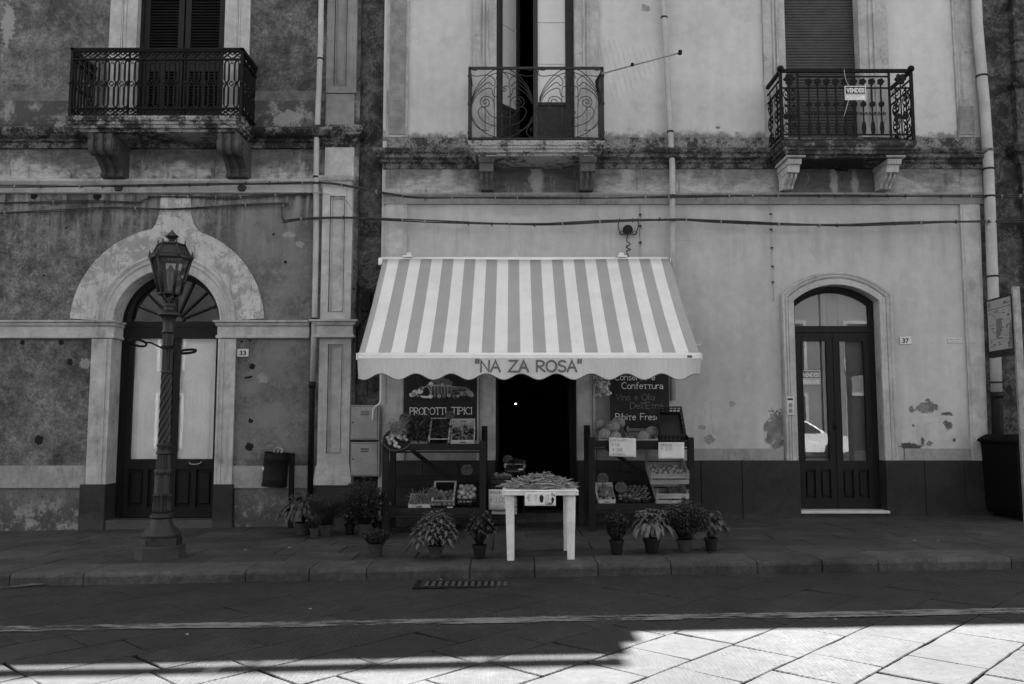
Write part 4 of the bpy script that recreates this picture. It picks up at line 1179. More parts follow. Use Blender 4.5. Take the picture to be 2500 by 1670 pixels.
for (a, b) in ((dx0 + .10, xmid - .008), (xmid + .008, dx1 - .06)):
    st = .095 if a < xmid - .1 and b < xmid else .10
    bm = BM()
    box(bm, a, a + .085, YD + .01, YD + .06, dz0 + .01, gz1_ + .03); box(bm, b - .085, b, YD + .01, YD + .06, dz0 + .01, gz1_ + .03)
    box(bm, a + .085, b - .085, YD + .01, YD + .06, gz0_ - .15, gz0_); box(bm, a + .085, b - .085, YD + .01, YD + .06, dz0 + .01, dz0 + .16)
    m_ = (a + b) / 2
    box(bm, m_ - .035, m_ + .035, YD + .01, YD + .06, dz0 + .16, gz0_ - .15)
    for (p, q) in ((a + .085, m_ - .035), (m_ + .035, b - .085)):
        rects_ = [(p + .035, q - .035, dz0 + .2, gz0_ - .19)]
        for (x0_, x1_, z0_, z1_) in rects_:
            rbox(bm, x0_, x1_, YD + .022, YD + .06, z0_, z1_, .012)
        face(bm, [(p, YD + .05, dz0 + .16), (q, YD + .05, dz0 + .16), (q, YD + .05, gz0_ - .15), (p, YD + .05, gz0_ - .15)])
    obj('door_leaf', bm, M_DOOR, DR)
    bm = BM(); face(bm, [(a + .08, YD + .03, gz0_ - .02), (b - .08, YD + .03, gz0_ - .02), (b - .08, YD + .03, gz1_ + .03), (a + .08, YD + .03, gz1_ + .03)]); obj('glass_pane', bm, M_GLASS, DR)
    # curtain with a plain pelmet board above
    bm = BM(); zc = PZ(925, YD); nn = 44
    vs = []
    for i in range(nn + 1):
        t = i / nn; x = a + .06 + (b - a - .12) * t
        y = YD + .105 + .012 * sin(t * 23) + .006 * sin(t * 61 + 1)
        vs.append((bm.verts.new((x, y, gz0_ - .03)), bm.verts.new((x, YD + .1 + .007 * sin(t * 23), zc))))
    for p, q in zip(vs, vs[1:]):
        f = bm.faces.new([p[0], q[0], q[1], p[1]]); f.smooth = True
    box(bm, a + .06, b - .06, YD + .095, YD + .11, zc - .012, zc + .01)
    obj('curtain', bm, M_CURT, DR)
    bm = BM(); box(bm, a + .06, b - .06, YD + .125, YD + .15, zc - .05, gz1_ + .05)
    for (x0_, x1_, z0_, z1_) in ((a + .15, b - .15, gz1_ - .09, gz1_ - .075), (a + .15, b - .15, zc + .09, zc + .105), (a + .15, a + .165, zc + .105, gz1_ - .09), (b - .165, b - .15, zc + .105, gz1_ - .09)):
        box(bm, x0_, x1_, YD + .118, YD + .13, z0_, z1_)
    obj('inner_panel', bm, M_CURT, DR)
bm = BM()
gp = arc_pts(axc, azs + .03, ahw - .08, (ahw - .08) * .97, 24)
bm.faces.new([bm.verts.new((x, YD + .06, z)) for x, z in gp]); obj('fanlight_glass', bm, M_GLASS, DR)
bm = BM(); hx, hz = P(477, 1131, YD); tube(bm, smooth_pts([(hx - .09, YD + .005, hz + .02), (hx - .07, YD - .03, hz - .005), (hx, YD - .045, hz - .015), (hx + .07, YD - .03, hz - .005), (hx + .09, YD + .005, hz + .02)], 3), .011, 6); obj('handle', bm, M_STEEL, DR)
bm = BM(); rbox(bm, dx0 + .0, dx1 - .0, YF - .04, YD + .09, -.4, dz0 - .002, .012); obj('doorstep', bm, M_BAS2, LB)
# iron stubs left in the wall
bm = BM(); x, z = P(610, 923); tube(bm, [(x - .05, YF + .02, z + .01), (x - .05, YF - .06, z), (x + .05, YF - .07, z + .02)], .014, 6)
obj('wall_hook', bm, M_IRON, LB)
# attic shadow-caster: eaves rail above the roof edge
bm = BM(); h0 = roofz(1613.5, YCOR) ; h1 = roofz(1630, YCOR)
eave = BM(); box(eave, LX0, LX1, YCOR, YF + .2, H_HI - .35, H_HI); obj('eaves', eave, M_CORL, LB)
box(bm, LX0, LX1 - .01, YCOR - .02, YCOR + .03, h0, h1)
for i in range(9): box(bm, LX0 + i * 1.1, LX0 + i * 1.1 + .05, YCOR, YCOR + .03, H_HI, h0)
obj('roof_rail', bm, M_IRON, LB)
# ================================================================== SHOP HOUSE
MX0, MX1 = LX1, PX(2392, 700)
XS = 0.80                              # where the roof steps down
MBD = building('shop_house', 'pale plastered two storey house with the shop in the middle and two iron balconies', (1, YF, gz(1)))
zmid = PZ(486); zsh = PZ(1124)
shx0, shx1 = PX(1209, 1050), PX(1411, 1050)        # shop opening
shz1 = PZ(850)
c37 = (PX(1936, 740) + PX(2143, 740)) / 2; hw37 = (PX(2143, 740) - PX(1936, 740)) / 2
zs37 = PZ(735); rise37 = PZ(696) - zs37
cb0, cb1 = PX(1212, 200), PX(1403, 200)
rb0, rb1 = PX(1917, 200), PX(2097, 200)
bm = BM()
xm1 = PX(1750, 800)
wall_open(bm, MX0, xm1, -.4, zmid, YF, [(shx0, -.4), (shx0, shz1), (shx1, shz1), (shx1, -.4)], .34, 0, 1)
wall_open(bm, xm1, MX1, -.4, zmid, YF, outline_arch(c37, zs37, hw37, rise37, -.4, 20), .22, 0, 1)
xm2 = PX(1660, 200)
wall_open(bm, MX0, xm2, zmid, H_LO, YF, [(cb0, PZ(345)), (cb0, 9.0), (cb1, 9.0), (cb1, PZ(345))], .3, 0, 1)
wall_open(bm, xm2, MX1, zmid, H_LO, YF, [(rb0, PZ(345)), (rb0, 9.0), (rb1, 9.0), (rb1, PZ(345))], .25, 0, 1)
shell(bm, MX0, MX1, H_LO)
obj('wall', bm, [M_MW, M_MTW], MBD)
bm = BM(); box(bm, MX0, XS, YF + .02, YF + 9, H_LO + .002, H_HI - .36); obj('attic', bm, M_MTD, MBD)
bm = BM(); box(bm, MX0, XS, YCOR, YF + 9, H_HI - .35, H_HI)
# slightly ragged end of the high roof (tiles)
box(bm, XS, XS + .12, YCOR + .25, YF + 8, H_HI - .35, H_HI - .1)
box(bm, MX0, MX1, YCOR, YF + .2, H_LO - .35, H_LO - .001); obj('eaves', bm, M_MTD, MBD)
bm = BM(); box(bm, MX0, XS - .05, YCOR - .02, YCOR + .03, h0, h1)
for i in range(4): box(bm, MX0 + .2 + i * .8, MX0 + .25 + i * .8, YCOR, YCOR + .03, H_HI, h0)
obj('roof_rail', bm, M_IRON, MBD)
# partitions so the rooms stay dark
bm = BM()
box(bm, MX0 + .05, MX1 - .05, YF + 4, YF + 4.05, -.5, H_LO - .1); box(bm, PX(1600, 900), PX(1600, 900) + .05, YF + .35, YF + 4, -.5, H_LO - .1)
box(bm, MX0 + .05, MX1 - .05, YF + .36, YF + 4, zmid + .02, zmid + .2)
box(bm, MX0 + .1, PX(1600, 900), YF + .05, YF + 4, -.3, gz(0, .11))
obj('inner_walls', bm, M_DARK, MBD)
# horizontal members
bm = BM()
xq = PX(919, 380)
XR = PX(2392, 380)
rows = [(.05, PZ(414)), (.06, PZ(404)), (.10, PZ(400)), (.11, PZ(396)), (.17, PZ(392)), (.17, PZ(384)), (.20, PZ(381)), (.22, PZ(376)), (.22, PZ(372)), (.18, PZ(369))]
rects(bm, [(PX(942, 400) - p * .75, XR + p * .35, YF - p, YF + .1, z) for p, z in rows]); obj('cornice', bm, M_COR, MBD)
bm = BM(); box(bm, PX(945, 350), XR - .02, YF - .035, YF + .02, PZ(371), PZ(338)); obj('mossy_band', bm, M_MOSSB, MBD)
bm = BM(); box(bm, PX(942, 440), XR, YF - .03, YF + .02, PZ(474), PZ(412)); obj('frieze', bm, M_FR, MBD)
bm = BM(); rects(bm, [(PX(940, 490) - p * .3, XR + p * .3, YF - p, YF + .02, z) for p, z in ((.045, PZ(499.5)), (.05, PZ(483)), (.065, PZ(481)), (.085, PZ(478)), (.09, PZ(474)), (.05, PZ(472.5)))])
obj('architrave', bm, M_MTD, MBD)
# corner pilasters: ground and upper floor
def flat_pil(x0, x1, x0b, x1b, z0, z1, mat, name, inset=None):
    """strip whose edges follow the slight taper of the wall"""
    bm = BM()
    prism(bm, [(x0b, z0), (x1b, z0), (x1, z1), (x0, z1)], YF - .035, YF + .02)
    for (e, eb, s) in ((x0, x0b, 1), (x1, x1b, -1)):
        prism(bm, [(eb + s * .028, z0), (eb + s * .036, z0), (e + s * .036, z1), (e + s * .028, z1)], YF - .043, YF - .03)
    if inset: 
        a, b, c_, d_, im = inset
        return obj(name, bm, mat, MBD), im
    return obj(name, bm, mat, MBD)
zb_ = PZ(1095)
def vx(px, py): return PX(px, py)
flat_pil(vx(942, 600), vx(993, 600), vx(942, 600), vx(993, 600), zsh, PZ(500), M_MT, 'corner_pilaster')
flat_pil(vx(2341, 500), vx(2389, 500), vx(2369, 1110), vx(2413, 1110) - .02, zsh, PZ(500), M_MT, 'corner_pilaster')
flat_pil(vx(946, 100), vx(1000, 100), vx(946, 100), vx(998, 100), PZ(337), H_LO - .4, M_MTW, 'corner_pilaster')
flat_pil(vx(2318, 0), vx(2368, 0), vx(2338, 330), vx(2390, 330), PZ(337), H_LO - .4, M_MTW, 'corner_pilaster')
M_PNL = plain('panel_inset_plaster', 0.17, 0.85, 0.25, 5, 0.15, 0.2)
for (a, b, c_, d_) in ((952, 989, 330, -60), (2338, 2374, 331, 262)):
    bm = BM(); box(bm, PX(a, 300), PX(b, 300), YF - .047, YF - .03, PZ(c_), PZ(d_)); obj('inset_panel', bm, M_PNL, MBD)
# base band, plinth
bm = BM()
for (a, b) in ((PX(996, 1110), shx0 - .27), (shx1 + .27, PX(1913, 1110)), (PX(2207, 1110), PX(2370, 1110))):
    x = a
    while x < b - .01:
        e = min(b, x + random.uniform(.8, 1.1)); 
        if b - e < .3: e = b
        box(bm, x, e - .004, YF - .03, YF + .02, zsh + .002, PZ(1095)); x = e
    obj('base_band', bm, M_BASEB, MBD); bm = BM()
def plinth(a, b, sp=None):
    bm = BM()
    x = a
    while x < b - .02:
        e = min(b, x + random.uniform(.5, .64))
        if b - e < .25: e = b
        rbox(bm, x + .003, e - .003, YF - .07, YF + (.32 if abs(e - shx0) < .02 or abs(x - shx1) < .02 else .1), -.5, zsh, .006); x = e
    obj('plinth', bm, M_BAS, MBD)
plinth(PX(940, 1200), shx0 + .006); plinth(shx1 - .006, PX(1950, 1180)); plinth(PX(2164, 1180), PX(2428, 1180))
# shop door surround and sill
bm = BM()
for (a, b, s) in ((shx0 - .27, shx0, 1), (shx1, shx1 + .25, -1)):
    box(bm, a - (.004 if s < 0 else 0), b + (.004 if s > 0 else 0), YF - .04, YF + .33, zsh + .003, shz1 + .3)
    e = a if s > 0 else b
    box(bm, e, e + s * .03, YF - .07, YF, zsh + .003, shz1 + .3); box(bm, e + s * .045, e + s * .06, YF - .055, YF, zsh + .003, shz1 + .3)
box(bm, shx0, shx1, YF - .04, YF + .33, shz1 + .002, shz1 + .3)
obj('shop_door_surround', bm, M_MT, MBD)
bm = BM(); zsill = gz(.3, .13)
rbox(bm, shx0 + .01, shx1 - .01, YF - .02, YF + .5, -.4, zsill, .01); obj('shop_doorstep', bm, M_BAS2, MBD)
bm = BM(); box(bm, shx0 + .002, shx0 + .05, YF + .26, YF + .32, zsill, shz1); box(bm, shx1 - .05, shx1 - .002, YF + .26, YF + .32, zsill, shz1)
box(bm, shx1 - .1, shx1 - .055, YF + .3, YF + 1.0, zsill, shz1 - .1)
obj('shop_door_frame', bm, M_DOOR2, MBD)
# ---- door 37
bm = BM()
jl0 = PX(1898, 740); 
zj0 = zsh + .002
pth = [(c37 - hw37, zj0)] + arc_pts(c37, zs37, hw37, rise37, 20) + [(c37 + hw37, zj0)]
sweep_path(bm, pth, [(0, .02), (.004, .05), (.09, .055), (.095, .04), (.10, .06), (.125, .075), (.14, .06), (.155, .075), (.175, .08), (.19, .06), (.20, 0)], YF)
obj('door_surround', bm, M_MT, MBD)
bm = BM()
for s in (-1, 1): bm = BM(); rbox(bm, c37 + hw37 - .006 if s > 0 else c37 - hw37 - .19, c37 + hw37 + .19 if s > 0 else c37 - hw37 + .006, YF - .068, YF + .2, -.4, zsh - .001, .006); obj('jamb_plinth', bm, M_BAS, MBD)
YE = YF + .16
zd0 = gz(c37, .09)
bm = BM()
L37, R37 = c37 - hw37 + .003, c37 + hw37 - .003
box(bm, L37, L37 + .07, YE, YE + .08, zd0, zs37); box(bm, R37 - .07, R37, YE, YE + .08, zd0, zs37)
ap = arc_pts(c37, zs37, hw37 - .003, rise37, 20)
sweep_path(bm, ap, [(-.095, 0), (-.095, .03), (-.04, .05), (0.002, .05)], YE + .04)
box(bm, L37 + .07, R37 - .07, YE - .005, YE + .07, PZ(812, YE), PZ(796, YE))
D37 = obj('door', bm, M_DOOR2, MBD)
ztop = PZ(812, YE) - .005; g0, g1 = PZ(1125, YE), PZ(833, YE)
for (a, b) in ((L37 + .07, c37 - .004), (c37 + .004, R37 - .07)):
    bm = BM(); st = .085
    box(bm, a, a + st, YE + .01, YE + .06, zd0 + .01, ztop); box(bm, b - st, b, YE + .01, YE + .06, zd0 + .01, ztop)
    box(bm, a + st, b - st, YE + .01, YE + .06, g1, ztop); box(bm, a + st, b - st, YE + .01, YE + .06, g0 - .13, g0)
    box(bm, a + st, b - st, YE + .01, YE + .055, zd0 + .01, PZ(1217, YE))
    m_ = (a + b) / 2
    box(bm, m_ - .035, m_ + .035, YE + .01, YE + .06, PZ(1217, YE), g0 - .13)
    for (p, q) in ((a + st, m_ - .035), (m_ + .035, b - st)):
        rbox(bm, p + .025, q - .025, YE + .02, YE + .055, PZ(1217, YE) + .03, g0 - .16, .01)
        face(bm, [(p, YE + .045, PZ(1217, YE)), (q, YE + .045, PZ(1217, YE)), (q, YE + .045, g0 - .13), (p, YE + .045, g0 - .13)])
    for (e, z0_, z1_) in ((a + st, g0, g1), (b - st - .012, g0, g1)): box(bm, e, e + .012, YE + .004, YE + .03, z0_, z1_)
    obj('door_leaf', bm, M_DOOR2, D37)
    bm = BM(); face(bm, [(a + .07, YE + .035, g0 - .02), (b - .07, YE + .035, g0 - .02), (b - .07, YE + .035, g1 + .02), (a + .07, YE + .035, g1 + .02)]); obj('glass_pane', bm, M_GLASS, D37)
bm = BM(); bm.faces.new([bm.verts.new((x, YE + .03, z)) for x, z in arc_pts(c37, zs37, hw37 - .06, rise37 - .03, 20)] + [bm.verts.new((R37 - .05, YE + .03, PZ(800, YE))), bm.verts.new((L37 + .05, YE + .03, PZ(800, YE)))])
obj('fanlight_glass', bm, M_GLASS, D37)
bm = BM()
for (a, b) in ((L37, c37 - .03), (c37 - .025, c37 + .13), (c37 + .135, R37)):
    box(bm, a, b, YE + .13, YE + .16, zd0, zs37 + rise37)
for (x, z) in () and ((PX(2002, 1140, YE + .1), PZ(1085, YE)), (PX(2080, 1140, YE + .1), PZ(1080, YE))): box(bm, x, x + .01, YE + .11, YE + .13, z, z + .12)
obj('inner_door', bm, M_INDOOR, D37)
bm = BM(); box(bm, c37 - .02, c37 + .012, YE - .012, YE + .012, PZ(1050, YE), PZ(1032, YE)); tube(bm, [(c37 - .004, YE - .01, PZ(1040, YE)), (c37 - .004, YE - .05, PZ(1040, YE)), (c37 - .004, YE - .05, PZ(1046, YE))], .008, 6); obj('handle', bm, M_IRON, D37)
bm = BM(); rbox(bm, L37 - .0, R37 + .03, YF - .08, YE + .08, zd0 - .035, zd0 + .008, .006); obj('marble_sill', bm, M_PLATE, MBD)
bm = BM(); box(bm, L37, R37, YF - .05, YE + .08, -.4, zd0 - .036); obj('doorstep', bm, M_BAS, MBD)
# ---- upper windows
def up_surround(par, a0, a1, b0, b1, a0t, b1t, z0, z1, mat, d=.05):
    for (o, i, s) in ((a0, a1, 1), (b1, b0, -1)):
        bm = BM()
        w_ = (i - o)
        for f0, f1, dd in ((0, .42, .0), (.42, .5, .02), (.5, .58, .006), (.58, .68, .025), (.68, 1.0, .012)):
            x0_, x1_ = o + w_ * f0, o + w_ * f1
            box(bm, x0_, x1_ - (.0005 * s), YF - d - dd, YF + .25, z0, z1)
        obj('window_surround', bm, mat, par)
up_surround(MBD, PX(1154, 200), cb0, cb1, PX(1462, 200), 0, 0, PZ(338), 9.05, M_MTW)
up_surround(MBD, PX(1864, 200), rb0, rb1, PX(2168, 200), 0, 0, PZ(338), 9.05, M_MTW)
# centre window: leaf open inwards, leaf shut
bm = BM(); YW = YF + .16; zw = PZ(345)
box(bm, cb0, cb0 + .05, YW, YW + .07, zw, 9); box(bm, cb1 - .06, cb1, YW, YW + .07, zw, 9)
WD = obj('window', bm, M_BDOOR, MBD)
def leaf(a, b, ang, hinge, par):
    bm = BM(); w_ = b - a; st = .07
    def bx(x0_, x1_, z0_, z1_, d0=0, d1=.05): box(bm, x0_, x1_, YW + d0, YW + d1, z0_, z1_)
    bx(a, a + st, zw, 9); bx(b - st, b, zw, 9); zk = PZ(240)
    bx(a + st, b - st, zw, zw + .15); bx(a + st, b - st, zk - .05, zk)
    bx(a + st, b - st, zw + .15, zk - .05, .02, .035)
    for f in (.33, .66): bx(a + w_ * f - .02, a + w_ * f + .02, zw + .15, zk - .05, .01, .045)
    b2 = BM(); box(b2, a + st - .01, b - st + .01, YW + .028, YW + .034, zk - .02, 8.95)
    for py in (143, 40): box(b2, a + st, b - st, YW + .018, YW + .0279, PZ(py) - .01, PZ(py) + .01)
    M = Matrix.Translation((hinge, YW, 0)) @ Matrix.Rotation(ang, 4, 'Z') @ Matrix.Translation((-hinge, -YW, 0))
    for q in (bm, b2): q.transform(M)
    obj('window_leaf', bm, M_BDOOR, par)
    obj('frosted_pane', b2, plain('frosted_pane', 0.42 if ang == 0 else 0.36, 0.3, 0.05, 2, 0.02, 0.5), par)
wm = PX(1302, 200, YW)
leaf(wm, cb1 - .06, 0.0, 0, WD)
leaf(cb0 + .05, wm - .0, radians(52), cb0 + .05, WD)
# right window: roller shutter
bm = BM(); z = PZ(345)
YR = YF + .12
while z < 9.0:
    xprism(bm, [(YR + .012, z), (YR, z + .008), (YR - .004, z + .022), (YR, z + .036), (YR + .012, z + .040)], rb0 + .01, rb1 - .01); z += .0455
face(bm, [(rb0, YR + .01, PZ(345)), (rb1, YR + .01, PZ(345)), (rb1, YR + .01, 9), (rb0, YR + .01, 9)])
obj('roller_shutter', bm, M_ROLL, MBD)
# ---- centre balcony
cx0, cx1 = PX(1145, 260, YB), PX(1473, 260, YB)
cz0, cz1 = PZ(339, YB), PZ(164, YB)
BC = balcony_slab(MBD, cx0, cx1, YB - .01, PZ(343, YB), PZ(368, YB), mat_moss('centre_slab_stone', 0.04, 0.33, 0.48, 5), M_SOF)
for (a, b) in ((1168, 1206), (1416, 1457)):
    bm = BM(); corbel_block(bm, PX(a, 400, 12.05), PX(b, 400, 12.05), PZ(378, 12.0), .55, PZ(378, 12.0) - PZ(471, YF)); obj('corbel', bm, M_CORBM, BC)
bm = BM()
YR0 = YB + .03
for (x0_, x1_, z0_, z1_) in ((cx0 - .01, cx1 + .01, cz1 - .02, cz1 + .014), (cx0, cx1, cz0, cz0 + .022)): box(bm, x0_, x1_, YR0 - .016, YR0 + .016, z0_, z1_)
for x in (cx0 + .005, cx1 - .005): 
    box(bm, x - .018, x + .018, YR0 - .016, YR0 + .016, cz0, cz1)
    for z in (cz0 + .1, (cz0 + cz1) / 2, cz1 - .12): box(bm, x - .026, x + .026, YR0 - .022, YR0 + .022, z - .012, z + .012)
    for z in (cz1, cz0 + .01): bar(bm, (x, YR0, z), (x, YF - .05, z), .03, .03)
    for k in range(5): yy = YR0 + (YF - YR0) * (k + .5) / 5; tube(bm, [(x, yy, cz0), (x, yy, cz1)], .007, 5)
    for k in range(3):
        yy = YR0 + .12 + k * .2; tube(bm, [(x, yy + .09 * cos(a), (cz0 + cz1) / 2 + .22 + .09 * sin(a)) for a in [2 * pi * j / 10 for j in range(10)]], .007, 5, closed=True)
xc_ = PX(1309, 260, YB)
box(bm, xc_ - .022, xc_ + .022, YR0 - .014, YR0 + .014, cz0, cz1); box(bm, xc_ - .035, xc_ + .035, YR0 - .02, YR0 + .02, (cz0 + cz1) / 2 - .08, (cz0 + cz1) / 2 - .06)
tr = [ # traced centre lines of one half panel, in the picture's pixels x4.48 from (1130,130); mirrored about u=430
 [(97,500),(135,400),(200,300),(280,220),(350,180),(400,172),(432,200),(480,245),(497,282)],
 [(97,520),(140,420),(215,320),(320,235),(430,207)],
 [(97,540),(150,430),(220,360),(275,320),(305,332),(322,356),(346,348),(354,315),(335,275),(290,245),(240,240),(160,252),(100,245),(80,220),(90,180)],
 [(97,560),(160,455),(230,400),(290,383),(318,400),(322,440),(345,475),(372,478)],
 [(343,600),(343,400),(360,368),(400,360),(425,385),(430,400)],
 [(425,405),(410,418),(390,410),(386,392),(400,380),(412,390),(405,402)],
 [(343,598),(342,540),(320,495),(270,475),(215,485),(190,530),(205,575),(245,590),(280,570),(290,535),(270,508),(240,505),(222,530),(235,555),(255,550),(256,538)],
 [(228,585),(185,600),(168,640),(185,700),(240,755),(310,785),(380,805),(418,835),(430,860)],
 [(232,590),(262,630),(300,680),(360,706),(410,690),(430,660)],
 [(425,640),(400,628),(380,635),(372,652),(390,662),(400,650)],
 [(97,690),(140,770),(210,845),(300,900),(380,918),(415,895),(430,860)],
 [(97,720),(130,780),(180,825),(240,845),(280,840)],
 [(100,180),(140,190),(160,178)],
]
def tp(u, v, mir, half):
    if mir: u = 860 - u
    px = 1130 + (u + half * 742) / 4.481; py = 130 + v / 4.481
    x, z = P(px, py, YR0); return (x, YR0 - .004, z)
for half in (0, 1):
    for s_ in tr:
        for mir in (0, 1):
            tube(bm, smooth_pts([tp(u, v, mir, half) for u, v in s_], 4), .0062, 5)
    for u in (343, 430, 516): tube(bm, [tp(u, 560 if u != 430 else 660, 0, half), tp(u, 925, 0, half)], .006, 5)
for s in (-1, 1):
    q = [(800, 915), (745, 920), (705, 890), (700, 840), (730, 790), (765, 740), (780, 690)] if s < 0 else [(800, 915), (860, 920), (900, 890), (905, 840), (875, 790), (840, 740), (825, 690)]
    tube(bm, smooth_pts([tp(u, v, 0, 0) for u, v in q], 4), .006, 5)
    q = [(800, 860), (760, 858), (740, 840), (745, 820), (762, 818)] if s < 0 else [(800, 860), (845, 858), (862, 840), (858, 820), (842, 818)]
    tube(bm, smooth_pts([tp(u, v, 0, 0) for u, v in q], 4), .006, 5)
obj('railing', bm, M_IRONG, BC)
# ---- right balcony
rx0, rx1 = PX(1909, 260, YB), PX(2233, 260, YB) - .02
rz0_, rz1_ = PZ(338, YB), PZ(170, YB)
BR = balcony_slab(MBD, rx0 - .01, rx1 + .01, YB - .01, PZ(343, YB), PZ(372, YB), mat_moss('right_slab_stone', 0.03, 0.2, 0.55, 9), M_SOF)
for (a, b) in ((1925, 1958), (2168, 2202)):
    bm = BM(); corbel_block(bm, PX(a, 400, 12.05), PX(b, 400, 12.05), PZ(384, 12.0), .55, PZ(384, 12.0) - PZ(470, YF)); obj('corbel', bm, M_CORBL, BR)
bm = BM(); z_ = PZ(414); x_ = PX(2036, 414); tube(bm, [(x_, YF, z_), (x_ + .03, YF - .12, z_ - .04), (x_ + .09, YF - .28, z_ - .1)], .016, 6); obj('spout', bm, M_IRON, BR)
bm = BM()
def hb(z, x0_=rx0, x1_=rx1, t=.02): box(bm, x0_, x1_, YR0 - .01, YR0 + .01, z - t / 2, z + t / 2)
for x in (rx0, rx1):
    box(bm, x - .02, x + .02, YR0 - .02, YR0 + .02, PZ(345, YB), rz1_)
    ico(bm, (x, YR0 - .01, rz1_ + .02), .05, 2)
    for (z, t) in ((rz1_ - .01, .045), (rz1_ - .13, .02), (PZ(213, YB), .02), (rz0_ + .08, .02), (rz0_, .02)): bar(bm, (x, YR0, z), (x, YF, z), t, t)
box(bm, rx0, rx1, YR0 - .024, YR0 + .024, rz1_ - .03, rz1_ + .014)
ip0, ip1 = PX(1951, 260, YB), PX(2175, 260, YB)
hb(PZ(185, YB), ip0, ip1); hb(PZ(213, YB)); hb(PZ(327, YB), t=.018); hb(PZ(341, YB), t=.026)
for x in (ip0, ip1): box(bm, x - .013, x + .013, YR0 - .013, YR0 + .013, rz0_, rz1_)
def disc_flower(c, r, petals, y, amp=.22, th=.012):
    n = petals * 8
    pts = [(c[0] + r * (1 - amp + amp * abs(cos(petals * a / 2))) * cos(a), c[1] + r * (1 - amp + amp * abs(cos(petals * a / 2))) * sin(a)) for a in [2 * pi * j / n for j in range(n)]]
    prism(bm, pts, y - th, y + th)
    ico(bm, (c[0], y - th, c[1]), r * .25, 1)
def curl(cx, cz, r, s, y, turns=1.35, ph=pi / 2, wd=.006):
    pts = []
    for j in range(15):
        a = ph - s * 2 * pi * turns * j / 14; rr = r * (1 - .8 * j / 14); pts.append((cx + rr * cos(a), y, cz + rr * sin(a)))
    tube(bm, pts, wd, 5)
nb = 9
for i in range(nb):
    x = PX(1977 + i * (2154 - 1977) / (nb - 1), 260, YB)
    box(bm, x - .009, x + .009, YR0 - .008, YR0 + .008, PZ(325, YB), PZ(200, YB))
    disc_flower((x, PZ(198, YB)), .052, 5, YR0 - .008, .28); disc_flower((x, PZ(253, YB)), .042, 8, YR0 - .008, .12)
    prism(bm, [(x - .02, PZ(324, YB)), (x + .02, PZ(324, YB)), (x + .03, PZ(312, YB)), (x + .02, PZ(298, YB)), (x, PZ(292, YB)), (x - .02, PZ(298, YB)), (x - .03, PZ(312, YB))], YR0 - .012, YR0 + .012)
    for s in (-1, 1): curl(x + s * .034, PZ(276, YB), .026, s, YR0, 1.2, pi / 2 if s > 0 else pi / 2)
    tube(bm, [(x - .034, YR0, PZ(276, YB) + .026), (x, YR0, PZ(281, YB)), (x + .034, YR0, PZ(276, YB) + .026)], .006, 5)
def vine(x0_, x1_, y, side=None):
    """scrolling vine panel; side: run it in depth instead"""
    def q(u, v): 
        if side is None: return (x0_ + (x1_ - x0_) * u, y, rz0_ + (rz1_ - rz0_) * v)
        return (side, x0_ + (x1_ - x0_) * u, rz0_ + (rz1_ - rz0_) * v)
    tube(bm, smooth_pts([q(.5, .05), q(.5, .3), q(.5, .6), q(.5, .84)], 3), .011, 5)
    for s in (-1, 1):
        for (v, h, w_) in ((.12, .16, .42), (.36, .2, .42), (.62, .13, .4)):
            pts = [q(.5, v - .06)]
            for j in range(16):
                a = -pi / 2 + 2 * pi * 1.3 * j / 15; r_ = 1 - .85 * j / 15
                pts.append(q(.5 + s * (w_ * .5 + w_ * .5 * r_ * cos(a)), v + h * .5 * r_ * sin(a) + h * .3))
            tube(bm, smooth_pts(pts, 2), .007, 5)
        for v in (.2, .3, .46, .55, .7):
            c = q(.5 + s * .2, v + .02)
            t = Vector((s * .03, 0, .035)) if side is None else Vector((0, s * .04, .035))
            c = Vector(c); n_ = Vector((-t.z, 0, t.x)) * .45 if side is None else Vector((0, -t.z, t.y)) * .45
            vs = [c - t * .7, c + n_, c + t * 1.1, c - n_]
            bm.faces.new([bm.verts.new(p) for p in vs])
            bm.faces.new([bm.verts.new(p + Vector((0.006, .006, 0))) for p in vs[::-1]])
for (a, b) in ((rx0, ip0), (ip1, rx1)):
    vine(a, b, YR0); disc_flower(((a + b) / 2, PZ(192, YB)), .085, 6, YR0 - .01, .35)
    for s in (-1, 1): disc_flower(((a + b) / 2 + s * .055, PZ(283, YB)), .045, 8, YR0 - .01, .12)
for x in (rx0, rx1):
    for (a, b) in ((YR0 + .03, YR0 + .33), (YR0 + .36, YF - .03)): vine(a, b, 0, side=x)
obj('railing', bm, M_IRON, BR)
# ---- right neighbour
NBD = building('neighbour_house', 'edge of a decayed dark plastered house at the right end of the row', (9, YF, gz(9)))
bm = BM(); NX = MX1 - .02
face(bm, [(NX, YF + .1, -.4), (16, YF + .1, -.4), (16, YF + .1, H_LO), (NX, YF + .1, H_LO)]); shell(bm, MX1 + .01, 16, H_LO)
face(bm, [(MX1 - .001, YF - .02, -.4), (MX1 - .001, YF + .12, -.4), (MX1 - .001, YF + .12, H_LO), (MX1 - .001, YF - .02, H_LO)])
obj('wall', bm, M_NB, NBD)
bm = BM(); box(bm, MX1, 16, YCOR, YF + .3, H_LO - .35, H_LO + .001); obj('eaves', bm, M_CORL, NBD)
bm = BM()
xq0 = PX(2474, 100)
z = PZ(205); 
while z < H_LO - .4:
    rbox(bm, xq0, xq0 + 1.2, YF - .05, YF + .12, z, z + .33, .03); z += .335
box(bm, xq0 - .02, xq0 + 1.2, YF - .02, YF + .12, PZ(375), PZ(212)); 
rects(bm, [(xq0 - .02 - p, xq0 + 1.2, YF - .02 - p, YF + .12, z) for p, z in ((.0, PZ(216)), (.05, PZ(212)), (.07, PZ(206)), (.0, PZ(203)))])
